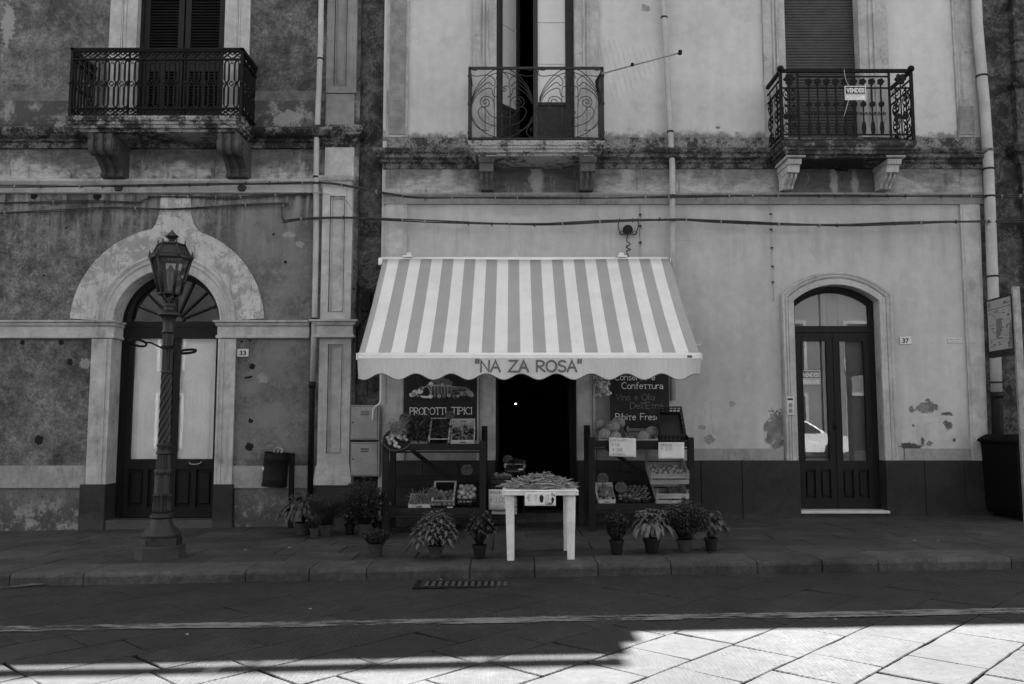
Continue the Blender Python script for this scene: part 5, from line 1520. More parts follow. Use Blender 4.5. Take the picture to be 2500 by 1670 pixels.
rects(bm, [(xq0 - .02 - p, xq0 + 1.2, YF - .02 - p, YF + .12, z) for p, z in ((.0, PZ(400)), (.03, PZ(385)), (.13, PZ(375)), (.16, PZ(362)), (.1, PZ(352)))])
box(bm, xq0 + .02, xq0 + 1.2, YF, YF + .12, PZ(1080), PZ(400))
obj('rusticated_pilaster', bm, M_NB, NBD)

# ================================================================== PIPES (each a run of its own)
def pipe(name, label, pts, r, mat, Y=YF - .09, clamps=(), low=None, dark=None, group='drainpipes'):
    root = thing(name, label, 'drainpipe', (P(*pts[-1], Y)[0], Y, P(*pts[-1], Y)[1]), group=group)
    w3 = [(P(x, y, Y)[0], Y, P(x, y, Y)[1]) for x, y in pts]
    k = len(w3) if low is None else low + 1
    bm = BM(); tube(bm, w3[:k], r, 12)
    obj('pipe', bm, mat, root)
    if low is not None:
        bm = BM(); tube(bm, w3[low:], r * 1.03, 12); z = Vector(w3[low]); t = (Vector(w3[low + 1]) - z).normalized()
        tube(bm, [z - t * .0, z + t * .09], r * 1.2, 12); obj('lower_pipe', bm, M_PIPEK, root)
    for py in clamps:
        bm = BM()
        for a, b in zip(pts, pts[1:]):
            if min(a[1], b[1]) <= py <= max(a[1], b[1]) and a[1] != b[1]:
                t = (py - a[1]) / (b[1] - a[1]); px = a[0] + (b[0] - a[0]) * t
                x, z = P(px, py, Y); tube(bm, [(x, Y, z - .012), (x, Y, z + .012)], r * 1.16, 12); box(bm, x - .01, x + .01, Y, YF + .02, z - .01, z + .01)
                break
        obj('clamp', bm, M_RUST, root)
    return root
pipe('drainpipe', 'pale slim drainpipe beside the pilaster of the stained house, black towards the ground', [(785, -60), (783, 100), (779, 200), (775, 305), (773, 330), (772, 430), (772, 560), (768, 780), (763, 932), (762, 945), (757, 1235)], .042, M_PIPE, Y=YF - .12, clamps=(144, 432, 778), low=8)
pipe('drainpipe', 'slim leaning pale drainpipe between the two balconies of the shop house', [(1617, -40), (1622, 50), (1630, 200), (1637, 330), (1641, 400), (1642, 560), (1643, 978)], .045, M_PIPE, Y=YF - .12, clamps=(43, 322, 478))
pipe('drainpipe', 'thick grey drainpipe at the right corner of the shop house, lower end black', [(2382, -40), (2386, 60), (2394, 150), (2403, 250), (2410, 350), (2414, 430), (2419, 560), (2428, 800), (2433, 957), (2434, 965), (2440, 1262)], .075, M_PIPE, Y=YF - .14, clamps=(186, 413, 480, 675, 934), low=8)
for py in (146, 655):
    pass
# ================================================================== AWNING
AWT = YF - .12
ax0, ax1 = PX(934, 632, AWT), PX(1634, 632, AWT)
aw0 = PX(873, 872, 10.55)
sc_ = (PX(1711, 868, 10.55) - aw0) / (ax1 - ax0)
axm = (aw0 + PX(1711, 868, 10.55)) / 2
AX0, AX1 = axm - (ax1 - ax0) / 2 * 1.0, axm + (ax1 - ax0) / 2
AYF = 10.56; AZT, AZB = PZ(633, AWT), PZ(868, AYF)
aw = thing('awning', 'grey and white striped folding awning with scalloped lettered valance over the shop', 'awning', ((AX0 + AX1) / 2, YF, AZT))
bm = BM(); nx, ny = 110, 14
gr = []
for j in range(ny + 1):
    t = j / ny; row = []
    for i in range(nx + 1):
        u = i / nx
        row.append(bm.verts.new((AX0 + (AX1 - AX0) * u, AWT + (AYF - AWT) * t, AZT + (AZB - AZT) * t - .04 * sin(pi * t) - .012 * sin(pi * t) * cos(u * 26) + .006 * sin(u * 9 + t * 4))))
    gr.append(row)
for j in range(ny):
    for i in range(nx): bm.faces.new([gr[j][i], gr[j + 1][i], gr[j + 1][i + 1], gr[j][i + 1]]).smooth = True
bm.normal_update(); ext = bmesh.ops.solidify(bm, geom=bm.faces[:], thickness=.004)
obj('canopy', bm, mat_awning(AX0, (AX1 - AX0) / 13.15), aw)
bm = BM()
tube(bm, [(AX0 - .0, AYF - .0, AZB + .0), (AX1 + .0, AYF, AZB)], .036, 12); rbox(bm, AX0 - .006, AX1 + .006, AYF - .034, AYF + .04, AZB - .05, AZB + .012, .012)
for x in (AX0 - .015, AX1 + .004): rbox(bm, x, x + .011, AYF - .045, AYF + .05, AZB - .06, AZB + .03, .006)
obj('front_bar', bm, M_WHITEM, aw)
bm = BM(); tube(bm, [(AX0 - .03, AWT + .05, AZT + .0), (AX1 + .03, AWT + .05, AZT)], .045, 12); obj('roller', bm, M_WHITEM, aw)
for x in (AX0 - .035, AX1 + .03):
    bm = BM(); rbox(bm, x - .03, x + .03, AWT - .03, YF - .0, AZT - .09, AZT + .02, .006); obj('end_bracket', bm, M_WHITEM, aw)
for px in (997, 1517):
    bm = BM(); x = PX(px, 630); box(bm, x - .07, x + .07, YF - .14, YF, AZT + .035, AZT + .055); rbox(bm, x - .04, x + .04, YF - .02, YF, AZT + .02, AZT + .12, .004); tube(bm, [(x, YF - .06, AZT + .05), (x, YF - .06, AZT + .11)], .014, 6); obj('wall_bracket', bm, M_WHITEM, aw)
for s in (-1, 1):
    bm = BM(); xo = (AX0 + AX1) / 2 + s * 1.75
    tube(bm, [(xo, AWT, AZT - .14), (xo - s * .55, (AWT + AYF) / 2, (AZT + AZB) / 2 - .2), (xo - s * .0, AYF + .05, AZB)], .024, 8); obj('folding_arm', bm, M_WHITEM, aw)
bm = BM(); nv = 190; cols = []
ZV = AZB - .045
per = .433
for i in range(nv + 1):
    u = i / nv; x = AX0 + (AX1 - AX0) * u
    low = .217 - .038 * cos(2 * pi * ((x - AX0) / per) + 2.1) 
    col = []
    for j in range(5):
        t = j / 4
        col.append(bm.verts.new((x, AYF - .03 + .02 * t + .012 * t * sin(x * 6.1) + .008 * t * sin(x * 13 + 1) + (.05 * t * max(0, 1 - u * 22)) + (.05 * t * max(0, 1 - (1 - u) * 18)), ZV - low * t)))
    cols.append(col)
for a, b in zip(cols, cols[1:]):
    for j in range(4): bm.faces.new([a[j], a[j + 1], b[j + 1], b[j]]).smooth = True
edge = [c[4].co.copy() for c in cols]
obj('valance', bm, mat_valance(), aw)
bm = BM(); tube(bm, [e + Vector((0, -.002, -.001)) for e in edge], .0055, 4); obj('valance_piping', bm, M_AWINK, aw)
bm = BM()
tw = twidth('"NA ZA ROSA"', .142, .13, 1.05)
tx0, tx1 = PX(1161, 895, 10.5), PX(1428, 895, 10.5)
k_ = (tx1 - tx0) / tw
def vplace(u, v, k):
    t = max(0, min(1, (ZV - v) / .217)); return (u, AYF - .03 + .02 * t + .012 * t * sin(u * 6.1) + .008 * t * sin(u * 13 + 1) - .004 - k * .0004, v)
write(bm, '"NA ZA ROSA"', vplace, tx0, PZ(907, 10.53), .132, .0265, .155, 1.1 * k_, 0)
obj('lettering', bm, M_AWINK, aw)
bm = BM(); rbox(bm, AX1 - .17, AX1 - .11, AYF - .04, AYF - .03, AZB - .03, AZB + .0, .002); obj('maker_plate', bm, M_GINK, aw)

# ================================================================== BOARDS ON THE WALL
bl = thing('notice_board', 'black board with a painted fruit basket and the words PRODOTTI TIPICI behind the left stand', 'notice board', (PX(1077, 1000), YF, PZ(1080)))
bx0_, bx1_, bz0_, bz1_ = PX(987, 980), PX(1165, 980), PZ(1075), PZ(870)
bm = BM(); rbox(bm, bx0_, bx1_, YF - .075, YF - .03, bz0_, bz1_, .004); obj('panel', bm, M_BOARD, bl)
YBd = YF - .076
bm = BM()
write_fit(bm, 'PRODOTTI', front(YBd), PX(1001, 1005, YBd), PX(1089, 1005, YBd), PZ(1012, YBd), .098, .0105, .12, jit=.01, serif=True)
write_fit(bm, 'TIPICI', front(YBd), PX(1103, 1005, YBd), PX(1152, 1005, YBd), PZ(1011, YBd), .098, .0105, .14, jit=.01, serif=True)
obj('lettering', bm, M_CHALK, bl)
bm = BM()          # painted still life: basket, fruits, wheat
def dsc(px, py, rx, rz, mi, k, n=16, a0=0, a1=360):
    x, z = P(px, py, YBd)
    vs = [bm.verts.new((x + rx / 166 * cos(radians(a0 + (a1 - a0) * i / n)), YBd - .001 - k * .0004, z + rz / 166 * sin(radians(a0 + (a1 - a0) * i / n)))) for i in range(n)]
    bm.faces.new(vs).material_index = mi
kk = 0
random.seed(3)
for (px, py, r, m) in ((1004, 964, 5, 0), (1013, 959, 7, 0), (1010, 963, 6, 1), (1026, 955, 7, 0), (1030, 948, 6, 2), (1020, 966, 4, 2), (1148, 961, 7, 1), (1142, 955, 6, 1), (1135, 962, 5, 2), (1152, 965, 5, 1), (1128, 960, 6, 1),
                       (1060, 966, 5, 2), (1072, 967, 5, 1), (1084, 966, 5, 2), (1096, 965, 5, 1), (1108, 966, 5, 2), (1118, 967, 4, 1), (1051, 968, 5, 0),
                       (1052, 938, 6, 0), (1062, 941, 5, 2), (1072, 937, 6, 2), (1082, 940, 6, 1), (1090, 933, 8, 2), (1099, 936, 6, 2), (1066, 928, 7, 2), (1078, 925, 8, 2), (1058, 930, 5, 2)):
    dsc(px, py, r, r, m, kk % 9); kk += 1
prism(bm, [P(1041, 939, YBd), P(1103, 940, YBd), P(1100, 944, YBd), P(1044, 943, YBd)], YBd - .006, YBd - .0005, 1)
for i in range(14):
    px = 1048 + i * 4; prism(bm, [P(px, 944, YBd), P(px + 2.6, 944, YBd), P(px + 2.2, 962, YBd), P(px + .3, 962, YBd)], YBd - .0052, YBd - .0005, 1 if i % 2 else 2)
dsc(1040, 966, 14, 6, 0, 12, 14, 180, 360)
tube(bm, [(P(1040 + 12 * cos(a), 962 - 18 * sin(a), YBd)[0], YBd - .006, P(1040, 962 - 18 * sin(a), YBd)[1]) for a in [pi * j / 12 for j in range(13)]], .004, 4, 0)
for i in range(16):
    a_ = P(1102 + random.uniform(-2, 2), 950 + random.uniform(-8, 10), YBd); b_ = P(1140 + random.uniform(-12, 6), 948 + random.uniform(-6, 8), YBd)
    tube(bm, [(a_[0], YBd - .006 - i * .0004, a_[1]), (b_[0], YBd - .006 - i * .0004, b_[1])], .0035, 4, 2 if i % 3 else 1)
obj('painted_still_life', bm, [M_CHALK, plain('board_mid_paint', 0.25, .8, .3, 30), plain('board_low_paint', 0.1, .8, .3, 30)], bl)
br = thing('notice_board', 'black board painted Conserve e Confettura, Vino e Olio, Bibite Fresche behind the melons', 'notice board', (PX(1560, 1000), YF, PZ(1100)))
YB2 = YF - .18
bm = BM(); rbox(bm, PX(1490, 980, YB2), PX(1634, 980, YB2), YB2, YB2 + .03, PZ(1095, YB2), PZ(880, YB2), .004); obj('panel', bm, M_BOARD, br)
for (tx, px, py, h, m, nm, pe) in (('Conserve e', 1501, 928, .098, M_CHALK, 'lettering', 1599), ('Confettura', 1518, 949, .098, M_CHALK, 'lettering', 1619), ('Vino e Olio', 1504, 977, .098, M_CHALKD, 'faded_lettering', 1598), ("Dell'Etna", 1539, 997.5, .098, M_CHALKD, 'faded_lettering', 1619), ('Bibite Fresche', 1503, 1025, .098, M_CHALK, 'lettering', 1629)):
    bm = BM(); write_fit(bm, tx, front(YB2), PX(px, py, YB2), PX(pe, py, YB2), PZ(py, YB2), h * .92, .009, .15, jit=.008, serif=False); obj(nm, bm, m, br)

# ================================================================== SMALL WALL FIXTURES
def plate(px0, py0, px1, py1, label, name, cat, text, mat=None, Y=YF, bold=.035, fr=.72):
    x0_, z1_ = P(px0, py0, Y); x1_, z0_ = P(px1, py1, Y)
    r = thing(name, label, cat, ((x0_ + x1_) / 2, Y, z0_))
    bm = BM(); rbox(bm, x0_, x1_, Y - .014, Y + .01, z0_, z1_, .003)
    obj('plate', bm, mat or M_PLATE, r)
    bm = BM(); h = (z1_ - z0_)
    type_bm(bm, text, x0_ + (x1_ - x0_) * (1 - fr) / 2, z0_ + h * .2, Y - .0145, h * .58, (x1_ - x0_) * fr, bold); obj('digits', bm, M_INK, r)
    for (x, z) in ((x0_ + .012, z1_ - .012), (x1_ - .012, z1_ - .012)):
        pass
    return r
plate(580, 852, 607, 871, 'white enamel house number 33 beside the arched door', 'house_number', 'house number', '33', fr=.6)
plate(2196, 822, 2224, 841, 'white enamel house number 37 right of the segment arched door', 'house_number', 'house number', '37', fr=.6)
r = thing('wall_plaque', 'tiny white plaque with two lines of worn print left of the right pilaster', 'plaque', (PX(2330, 830), YF, PZ(837)))
x0_, z1_ = P(2313, 825); x1_, z0_ = P(2348, 837)
bm = BM(); rbox(bm, x0_, x1_, YF - .012, YF, z0_, z1_, .003); obj('plate', bm, M_PLATE, r)
bm = BM(); type_bm(bm, 'VIETATA L\'AFFISSIONE', x0_ + .018, z0_ + .04, YF - .0125, .018, x1_ - x0_ - .036, .002); type_bm(bm, 'ART. 663 C.P.', x0_ + .05, z0_ + .014, YF - .0125, .014, x1_ - x0_ - .1, .001)
obj('print', bm, M_INK, r)
r = thing('wall_plaque', 'small white plaque just clearing the right edge of the awning', 'plaque', (PX(1705, 840), YF, PZ(845)))
x0_, z1_ = P(1690, 834); x1_, z0_ = P(1711, 844)
bm = BM(); rbox(bm, x0_, x1_, YF - .012, YF, z0_, z1_, .003); obj('plate', bm, M_PLATE, r)
bm = BM(); type_bm(bm, 'FISSIONE', x0_ + .018, z0_ + .033, YF - .0125, .016, x1_ - x0_ - .03, .002); obj('print', bm, M_INK, r)
r = thing('intercom', 'slim pale intercom with two columns of name buttons on the left jamb of door 37', 'intercom', (PX(1928, 1000), YF - .06, PZ(1013)))
x0_, z1_ = P(1919, 968, YF - .06); x1_, z0_ = P(1938, 1013, YF - .06)
bm = BM(); rbox(bm, x0_, x1_, YF - .085, YF - .05, z0_, z1_, .004); obj('housing', bm, M_PLATE, r)
bm = BM(); w_ = x1_ - x0_; h_ = z1_ - z0_
for z in [z0_ + h_ * (.12 + .038 * k) for k in range(6)] + [z0_ + h_ * (.42 + .038 * k) for k in range(6)]: box(bm, x0_ + w_ * .25, x1_ - w_ * .25, YF - .088, YF - .084, z, z + h_ * .022)
obj('name_buttons', bm, M_GINK, r)
bm = BM(); box(bm, x0_ + w_ * .12, x1_ - w_ * .15, YF - .0875, YF - .084, z1_ - h_ * .2, z1_ - h_ * .1); obj('speaker_slot', bm, M_INK, r)
# for-sale signs
def vendesi(name, label, x0_, x1_, z0_, z1_, Y, parts=1):
    r = thing(name, label, 'sign', ((x0_ + x1_) / 2, Y, z0_))
    bm = BM(); box(bm, x0_, x1_, Y, Y + .005, z0_, z1_); obj('sheet', bm, plain('sign_sheet', 0.62, 0.5, 0.03, 5, 0.0, 0.3), r)
    w_, h = x1_ - x0_, z1_ - z0_
    bm = BM(); e = w_ * .035
    box(bm, x0_ + e, x1_ - e, Y - .002, Y, z0_ + h * .44, z1_ - e)
    for (a, b, c, d) in ((x0_ + e, x1_ - e, z0_ + h * .06, z0_ + h * .075), (x0_ + e, x0_ + e * 1.6, z0_ + h * .075, z0_ + h * .44), (x1_ - e * 1.6, x1_ - e, z0_ + h * .075, z0_ + h * .44)): box(bm, a, b, Y - .002, Y, c, d)
    type_bm(bm, 'PER INFORMAZIONI', x0_ + w_ * .08, z0_ + h * .33, Y - .001, h * .075, w_ * .84, .02)
    type_bm(bm, 'TEL.', x0_ + w_ * .09, z0_ + h * .1, Y - .001, h * .06, w_ * .1, .001)
    obj('dark_print', bm, M_INK, r)
    bm = BM(); type_bm(bm, 'VENDESI', x0_ + w_ * .075, z0_ + h * .54, Y - .0025, h * .31, w_ * .85, .045); obj('lettering', bm, M_PAPER, r)
    bm = BM()
    for k, q in enumerate((.26, .19)): ribbon(bm, [(x0_ + w_ * (.12 + .08 * k + .016 * i), z0_ + h * (q + .02 * (1 if i % 2 else -1) * random.uniform(.3, 1))) for i in range(40)], .0022, front(Y - .001), k)
    obj('handwriting', bm, M_GINK, r)
    return r
x0_, z1_ = P(2062, 210, YB); x1_, z0_ = P(2115, 244, YB)
r = vendesi('for_sale_sign', 'white and black VENDESI sign tied to the railing of the right balcony', x0_, x1_, z0_, z1_, YR0 - .03)
bm = BM(); tube(bm, smooth_pts([(x0_ + .06, YR0 - .03, z1_), (x0_ + .02, YR0 - .03, z1_ + .1), (x0_ + .0, YR0 - .03, rz1_)], 3), .003, 4); tube(bm, smooth_pts([(x0_ + .05, YR0 - .035, z0_), (x0_ + .01, YR0 - .04, z0_ - .12), (x0_ - .03, YR0 - .04, z0_ - .25)], 3), .003, 4); obj('string', bm, M_WHITE, r)
x0_, z1_ = P(1958, 904, YE); x1_, z0_ = P(2006, 938, YE)
vendesi('for_sale_sign', 'VENDESI sign behind the left glass pane of door 37', x0_, x1_, z0_, z1_, YE + .045)
# meter cabinets
for (py0, py1, lab) in ((989, 1074, 'upper of two speckled grey meter cabinets between the houses'), (1079, 1162, 'lower of two speckled grey meter cabinets between the houses')):
    x0_, z1_ = P(859, py0, YF); x1_, z0_ = P(928, py1, YF)
    r = thing('meter_cabinet', lab, 'cabinet', ((x0_ + x1_) / 2, YF, z0_), group='meter cabinets on the seam wall')
    bm = BM(); rbox(bm, x0_, x1_, YF - .10, YF + .13, z0_, z1_, .004); obj('cabinet', bm, M_CAB, r)
    bm = BM(); rbox(bm, x0_ + .012, x1_ - .03, YF - .108, YF - .098, z0_ + .018, z1_ - .022, .003)
    dd = obj('cabinet_door', bm, M_CAB, r)
    bm = BM(); g = .004
    for (a, b, c, d) in ((x0_ + .008, x1_ - .026, z0_ + .012, z0_ + .017), (x0_ + .008, x1_ - .026, z1_ - .021, z1_ - .016), (x0_ + .007, x0_ + .0115, z0_ + .012, z1_ - .016), (x1_ - .0295, x1_ - .025, z0_ + .012, z1_ - .016)): box(bm, a, b, YF - .1015, YF - .099, c, d)
    obj('door_gap', bm, M_INK, r)
    xm_ = (x0_ + x1_) / 2
    for z in (z1_ - .1, z1_ - .135):
        bm = BM(); rbox(bm, xm_ - .06, xm_ + .06, YF - .116, YF - .105, z - .006, z + .012, .004); obj('vent_slot', bm, M_GINK, r)
    bm = BM(); tube(bm, [(x0_ + .04, YF - .112, (z0_ + z1_) / 2 - .0), (x0_ + .04, YF - .1, (z0_ + z1_) / 2)], .012, 8); obj('lock', bm, M_INK, r)
# antenna on the balcony corner
r = thing('tv_antenna', 'thin comb shaped aerial sticking out from the centre balcony rail', 'antenna', (cx1, YR0, cz1))
A = Vector((P(1466, 182, YR0)[0], YR0 - .02, P(1466, 182, YR0)[1])); Bq = Vector((P(1660, 129, 11.6)[0], 11.6, P(1660, 129, 11.6)[1]))
bm = BM(); tube(bm, [A, Bq], .011, 8); obj('boom', bm, M_STEEL, r)
bm = BM(); d = (Bq - A)
for i in range(14):
    t = .07 + i * .066; L = .42 * (1 - t) + .06; c = A + d * t
    L2 = L * (1.25 if i < 5 else 1)
    up = Vector((-.22, .1, 1)).normalized()
    tube(bm, [c - up * L2 * .85, c + up * L2], .0009, 4)
obj('elements', bm, M_IRONG, r)
bm = BM(); box(bm, Bq.x - .02, Bq.x + .025, 11.57, 11.63, Bq.z - .02, Bq.z + .03); obj('clamp', bm, M_IRON, r); bm = BM(); box(bm, (A + d * .4).x - .02, (A + d * .4).x + .02, 11.72, 11.78, (A + d * .4).z - .015, (A + d * .4).z + .015); obj('clamp', bm, M_IRON, r); bm = BM(); tube(bm, [A, A + Vector((-.06, .02, -.1)), A + Vector((-.03, .03, -.3))], .02, 6); obj('clamp', bm, M_IRON, r)
bm = BM(); tube(bm, smooth_pts([A + Vector((0, .05, -.03)), A + Vector((-.05, .15, -.35)), A + Vector((-.12, .2, -.7)), A + Vector((-.3, .3, -.98))], 4), .006, 5); obj('coaxial_cable', bm, M_CABLEL, r)

# ================================================================== CABLES
def cable(name, label, pts, n=3, r=.0085, Y=YF - .2, sag=0, mat=None, clips=None, seed=1, offs=.013, group=None):
    random.seed(seed)
    root = thing(name, label, 'cable', (P(*pts[0][:2], Y)[0], Y, P(*pts[0][:2], Y)[1]), group=group)
    r = r * 1.25
    base = []
    for q in pts:
        yy = q[2] if len(q) > 2 else Y
        x, z = P(q[0], q[1], yy); base.append(Vector((x, yy, z)))
    base = smooth_pts(base, 10)
    bm = BM()
    for k in range(n):
        ph = random.random() * 6; L = 0; pp = []
        for i, b in enumerate(base):
            if i: L += (b - base[i - 1]).length
            pp.append(b + Vector((0, sin(L * 1.3 + ph + k * 2.1) * offs * .8, cos(L * (1.1 + .2 * k) + ph + k * 2.1) * offs)))
        tube(bm, pp, r * random.uniform(.75, 1.1), 5)
    obj('wires', bm, mat or M_CABLE, root)
    L = 0; nxt = .25
    for i in range(1, len(base) - 1):
        L += (base[i] - base[i - 1]).length
        if clips and L > nxt:
            nxt += clips * random.uniform(.6, 1.3); t = (base[i + 1] - base[i - 1]).normalized()
            bm = BM(); tube(bm, [base[i] - t * .008, base[i] + t * .008], r + offs + .004, 6); tube(bm, [base[i], base[i] + Vector((0, .08, 0))], .006, 4); tube(bm, [base[i] + Vector((0, -.0, .02)), base[i] + Vector((random.uniform(-.02, .02), -.02, -.05))], .004, 4)
            obj('tie', bm, M_CABLE if random.random() < .6 else M_CABLEL, root)
    return root
cable('cable_bundle', 'long black cable bundle running along the architraves of both houses', [(-30, 455), (250, 455), (420, 452), (640, 447), (790, 446), (870, 458), (950, 474), (1020, 484), (1130, 484), (1300, 483), (1500, 482), (1700, 480), (2000, 478), (2400, 479), (2530, 478)], 3, .008, YF - .17, clips=.45, seed=2)
cable('cable_bundle', 'wavy cable clipped below the architrave of the stained house', [(-30, 495), (100, 494), (200, 491), (330, 494), (352, 488), (372, 480), (450, 480), (560, 482), (650, 478), (762, 474)], 2, .007, YF - .04, clips=.33, seed=3)
cable('cable_bundle', 'slack cable bundle looping down above the arched door', [(-30, 522), (150, 514), (270, 507), (430, 509), (600, 500), (690, 497), (704, 499), (690, 505), (688, 520), (690, 534), (697, 540)], 3, .008, YF - .06, clips=.7, seed=4)
cable('cable_bundle', 'sagging cable bundle passing above the awning and the door 37', [(690, 541), (760, 532), (850, 531), (1000, 538), (1200, 547), (1330, 548), (1480, 540), (1640, 535), (1760, 541), (2000, 550), (2200, 545), (2350, 541), (2530, 540)], 4, .008, YF - .19, clips=.5, seed=5, offs=.015)
cable('thin_cable', 'thin pale wire drooping over the pilaster top', [(766, 470), (810, 478), (845, 492), (868, 530)], 1, .005, YF - .17, mat=M_CABLEL, seed=6)
cable('thin_cable', 'pair of wires dropping down the dark seam between the houses to a loop', [(878, 462), (875, 480), (876, 600), (871, 700), (868, 760), (878, 782), (893, 770), (888, 750), (874, 742)], 2, .006, YF - .03, mat=M_CABLE, seed=7, clips=.6)
cable('thin_cable', 'thin vertical conduit pair above the right end of the awning', [(1563, 478), (1563, 560), (1564, 630)], 1, .006, YF - .02, mat=M_MTW, seed=8, clips=.3)
cable('thin_cable', 'thin vertical conduit dropping to the top of the door 37 surround', [(1881, 478), (1883, 560), (1886, 650), (1889, 735)], 1, .006, YF - .02, mat=M_MTW, seed=9, clips=.3)
cable('white_hose', 'white bent hose hanging over the upper meter cabinet', [(931, 905), (931, 960), (929, 980), (915, 993), (911, 1003), (910, 1025)], 1, .012, YF - .14, mat=M_WHITE, seed=10)
r = thing('junction_insulator', 'round rusty wire insulator hanging from the cables above the awning', 'insulator', (PX(1531, 562), YF, PZ(562)))
x, z = P(1531, 564)
bm = BM(); lathe(bm, [(.03, -.05), (.06, -.04), (.075, .0), (.075, .03), (.02, .05)], (0, 0, 0), 12); bm.transform(Matrix.Translation((x, YF - .06, z)) @ Matrix.Rotation(pi / 2, 4, 'X')); obj('disc', bm, M_RUST, r)
bm = BM()
for s in (-1, 1):
    tube(bm, smooth_pts([(x + s * .13, YF - .17, z + .15), (x + s * .15, YF - .12, z + .04), (x + s * .1, YF - .1, z - .07), (x + s * .03, YF - .1, z - .06)], 5), .008, 5)
    tube(bm, [(x + s * .1 + .03 * cos(a), YF - .1, z - .05 + .03 * sin(a)) for a in [2 * pi * j / 10 for j in range(10)]], .006, 5, closed=True)
tube(bm, smooth_pts([(x, YF - .07, z - .08), (x - .02, YF - .08, z - .16), (x + .03, YF - .1, z - .22), (x - .03, YF - .1, z - .26), (x + .04, YF - .08, z - .3), (x - .02, YF - .07, z - .32), (x + .02, YF - .05, z - .42)], 5), .009, 5)
obj('wire_loops', bm, M_CABLE, r)
bm = BM(); x, z = P(893, 735); box(bm, x - .06, x + .07, YF - .02, YF + .12, z - .14, z + .14); o = obj('junction_box', bm, M_IRON); tag(o, 'black junction box on the seam wall beside the awning', 'junction box')

# ================================================================== STREET LAMP
Lx, Ly = PX(391, 1350, 9.78), 9.78
Lz = gz(Lx)
lamp = thing('street_lamp', 'ornate cast iron street lamp with six sided lantern in front of the arched door', 'street lamp', (Lx, Ly, Lz))
def LZ(py): return PZ(py, Ly) - Lz
k_ = Ly / (FPX * .985)
def rr(px): return px * k_
bm = BM(); lathe(bm, [(rr(56), 0), (rr(56), LZ(1331) ), (rr(54), LZ(1329))], n=8, ph=pi / 8); bm2 = bm
obj('base_block', bm, M_BAS, lamp, local=True)
bm = BM(); lathe(bm, [(rr(48), LZ(1329)), (rr(48), LZ(1313)), (rr(46), LZ(1311))], n=8, ph=pi / 8); obj('plinth', bm, M_LAMP, lamp, local=True)
bm = BM()
def flute(n_, d): return lambda r, a, z: r * (1.04 - 1.5 * d * (.5 + .5 * cos(n_ * a)))
lathe(bm, [(rr(44), LZ(1311)), (rr(45), LZ(1304)), (rr(42), LZ(1300)), (rr(38), LZ(1296)), (rr(36), LZ(1290)), (rr(28), LZ(1284)), (rr(24), LZ(1272)), (rr(22), LZ(1266)), (rr(26), LZ(1262)), (rr(26), LZ(1257)), (rr(19), LZ(1252)), (rr(21), LZ(1247))], n=32, fn=lambda r, a, z: r * (1 + .03 * cos(12 * a)))
lathe(bm, [(rr(20), LZ(1247)), (rr(20), LZ(1235)), (rr(19), LZ(1212)), (rr(21), LZ(1209)), (rr(19), LZ(1206))], n=48, fn=flute(12, .14))
lathe(bm, [(rr(19), LZ(1206)), (rr(19), LZ(1195)), (rr(18.5), LZ(1180)), (rr(18.5), LZ(1165)), (rr(18), LZ(1158)), (rr(20), LZ(1155)), (rr(20), LZ(1148)), (rr(17.5), LZ(1145))], n=40, fn=lambda r, a, z: r * (1 + .05 * cos(7 * a + z * 30) * cos(z * 55)))
lathe(bm, [(rr(16), LZ(1145)), (rr(14.5), LZ(1110))], n=48, fn=flute(12, .14))
lathe(bm, [(rr(14.5), LZ(1110)), (rr(17.5), LZ(1108)), (rr(17.5), LZ(1103)), (rr(15), LZ(1100)), (rr(15), LZ(1092)), (rr(17), LZ(1089)), (rr(17), LZ(1085)), (rr(13.5), LZ(1082))], n=24)
pr = []
for i in range(121):
    t = i / 120; pr.append((rr(13.6 - 1.4 * t), LZ(1082) + (LZ(912) - LZ(1082)) * t))
z0_ = LZ(1082); z1_ = LZ(912)
lathe(bm, pr, n=48, fn=lambda r, a, z: r * (1.08 - .30 * (.5 + .5 * cos(6 * a - (z - z0_) * 58)) ** 1.5))
lathe(bm, [(rr(12), LZ(912)), (rr(14), LZ(910)), (rr(14), LZ(906)), (rr(12), LZ(904))], n=20)
lathe(bm, [(rr(12), LZ(904)), (rr(12), LZ(815))], n=40, fn=flute(10, .16))
lathe(bm, [(rr(12), LZ(815)), (rr(15), LZ(812)), (rr(15), LZ(808)), (rr(13), LZ(803)), (rr(13), LZ(790)), (rr(16), LZ(778)), (rr(20), LZ(773)), (rr(26.5), LZ(770)), (rr(26), LZ(766)), (rr(18), LZ(761)), (rr(13), LZ(757)), (rr(12), LZ(750)), (rr(15), LZ(748)), (rr(15), LZ(743)), (rr(8), LZ(741)), (rr(7), LZ(728))], n=20)
obj('column', bm, M_LAMP, lamp, local=True, smooth=True)
bm = BM()        # lantern frame
n6 = 6; ph = radians(12)
zb_, zt_2 = LZ(718), LZ(631)
rb_, rt_ = rr(25), rr(47)
def c6(r, i, z): a = 2 * pi * i / 6 + ph; return Vector((r * cos(a), r * sin(a), z))
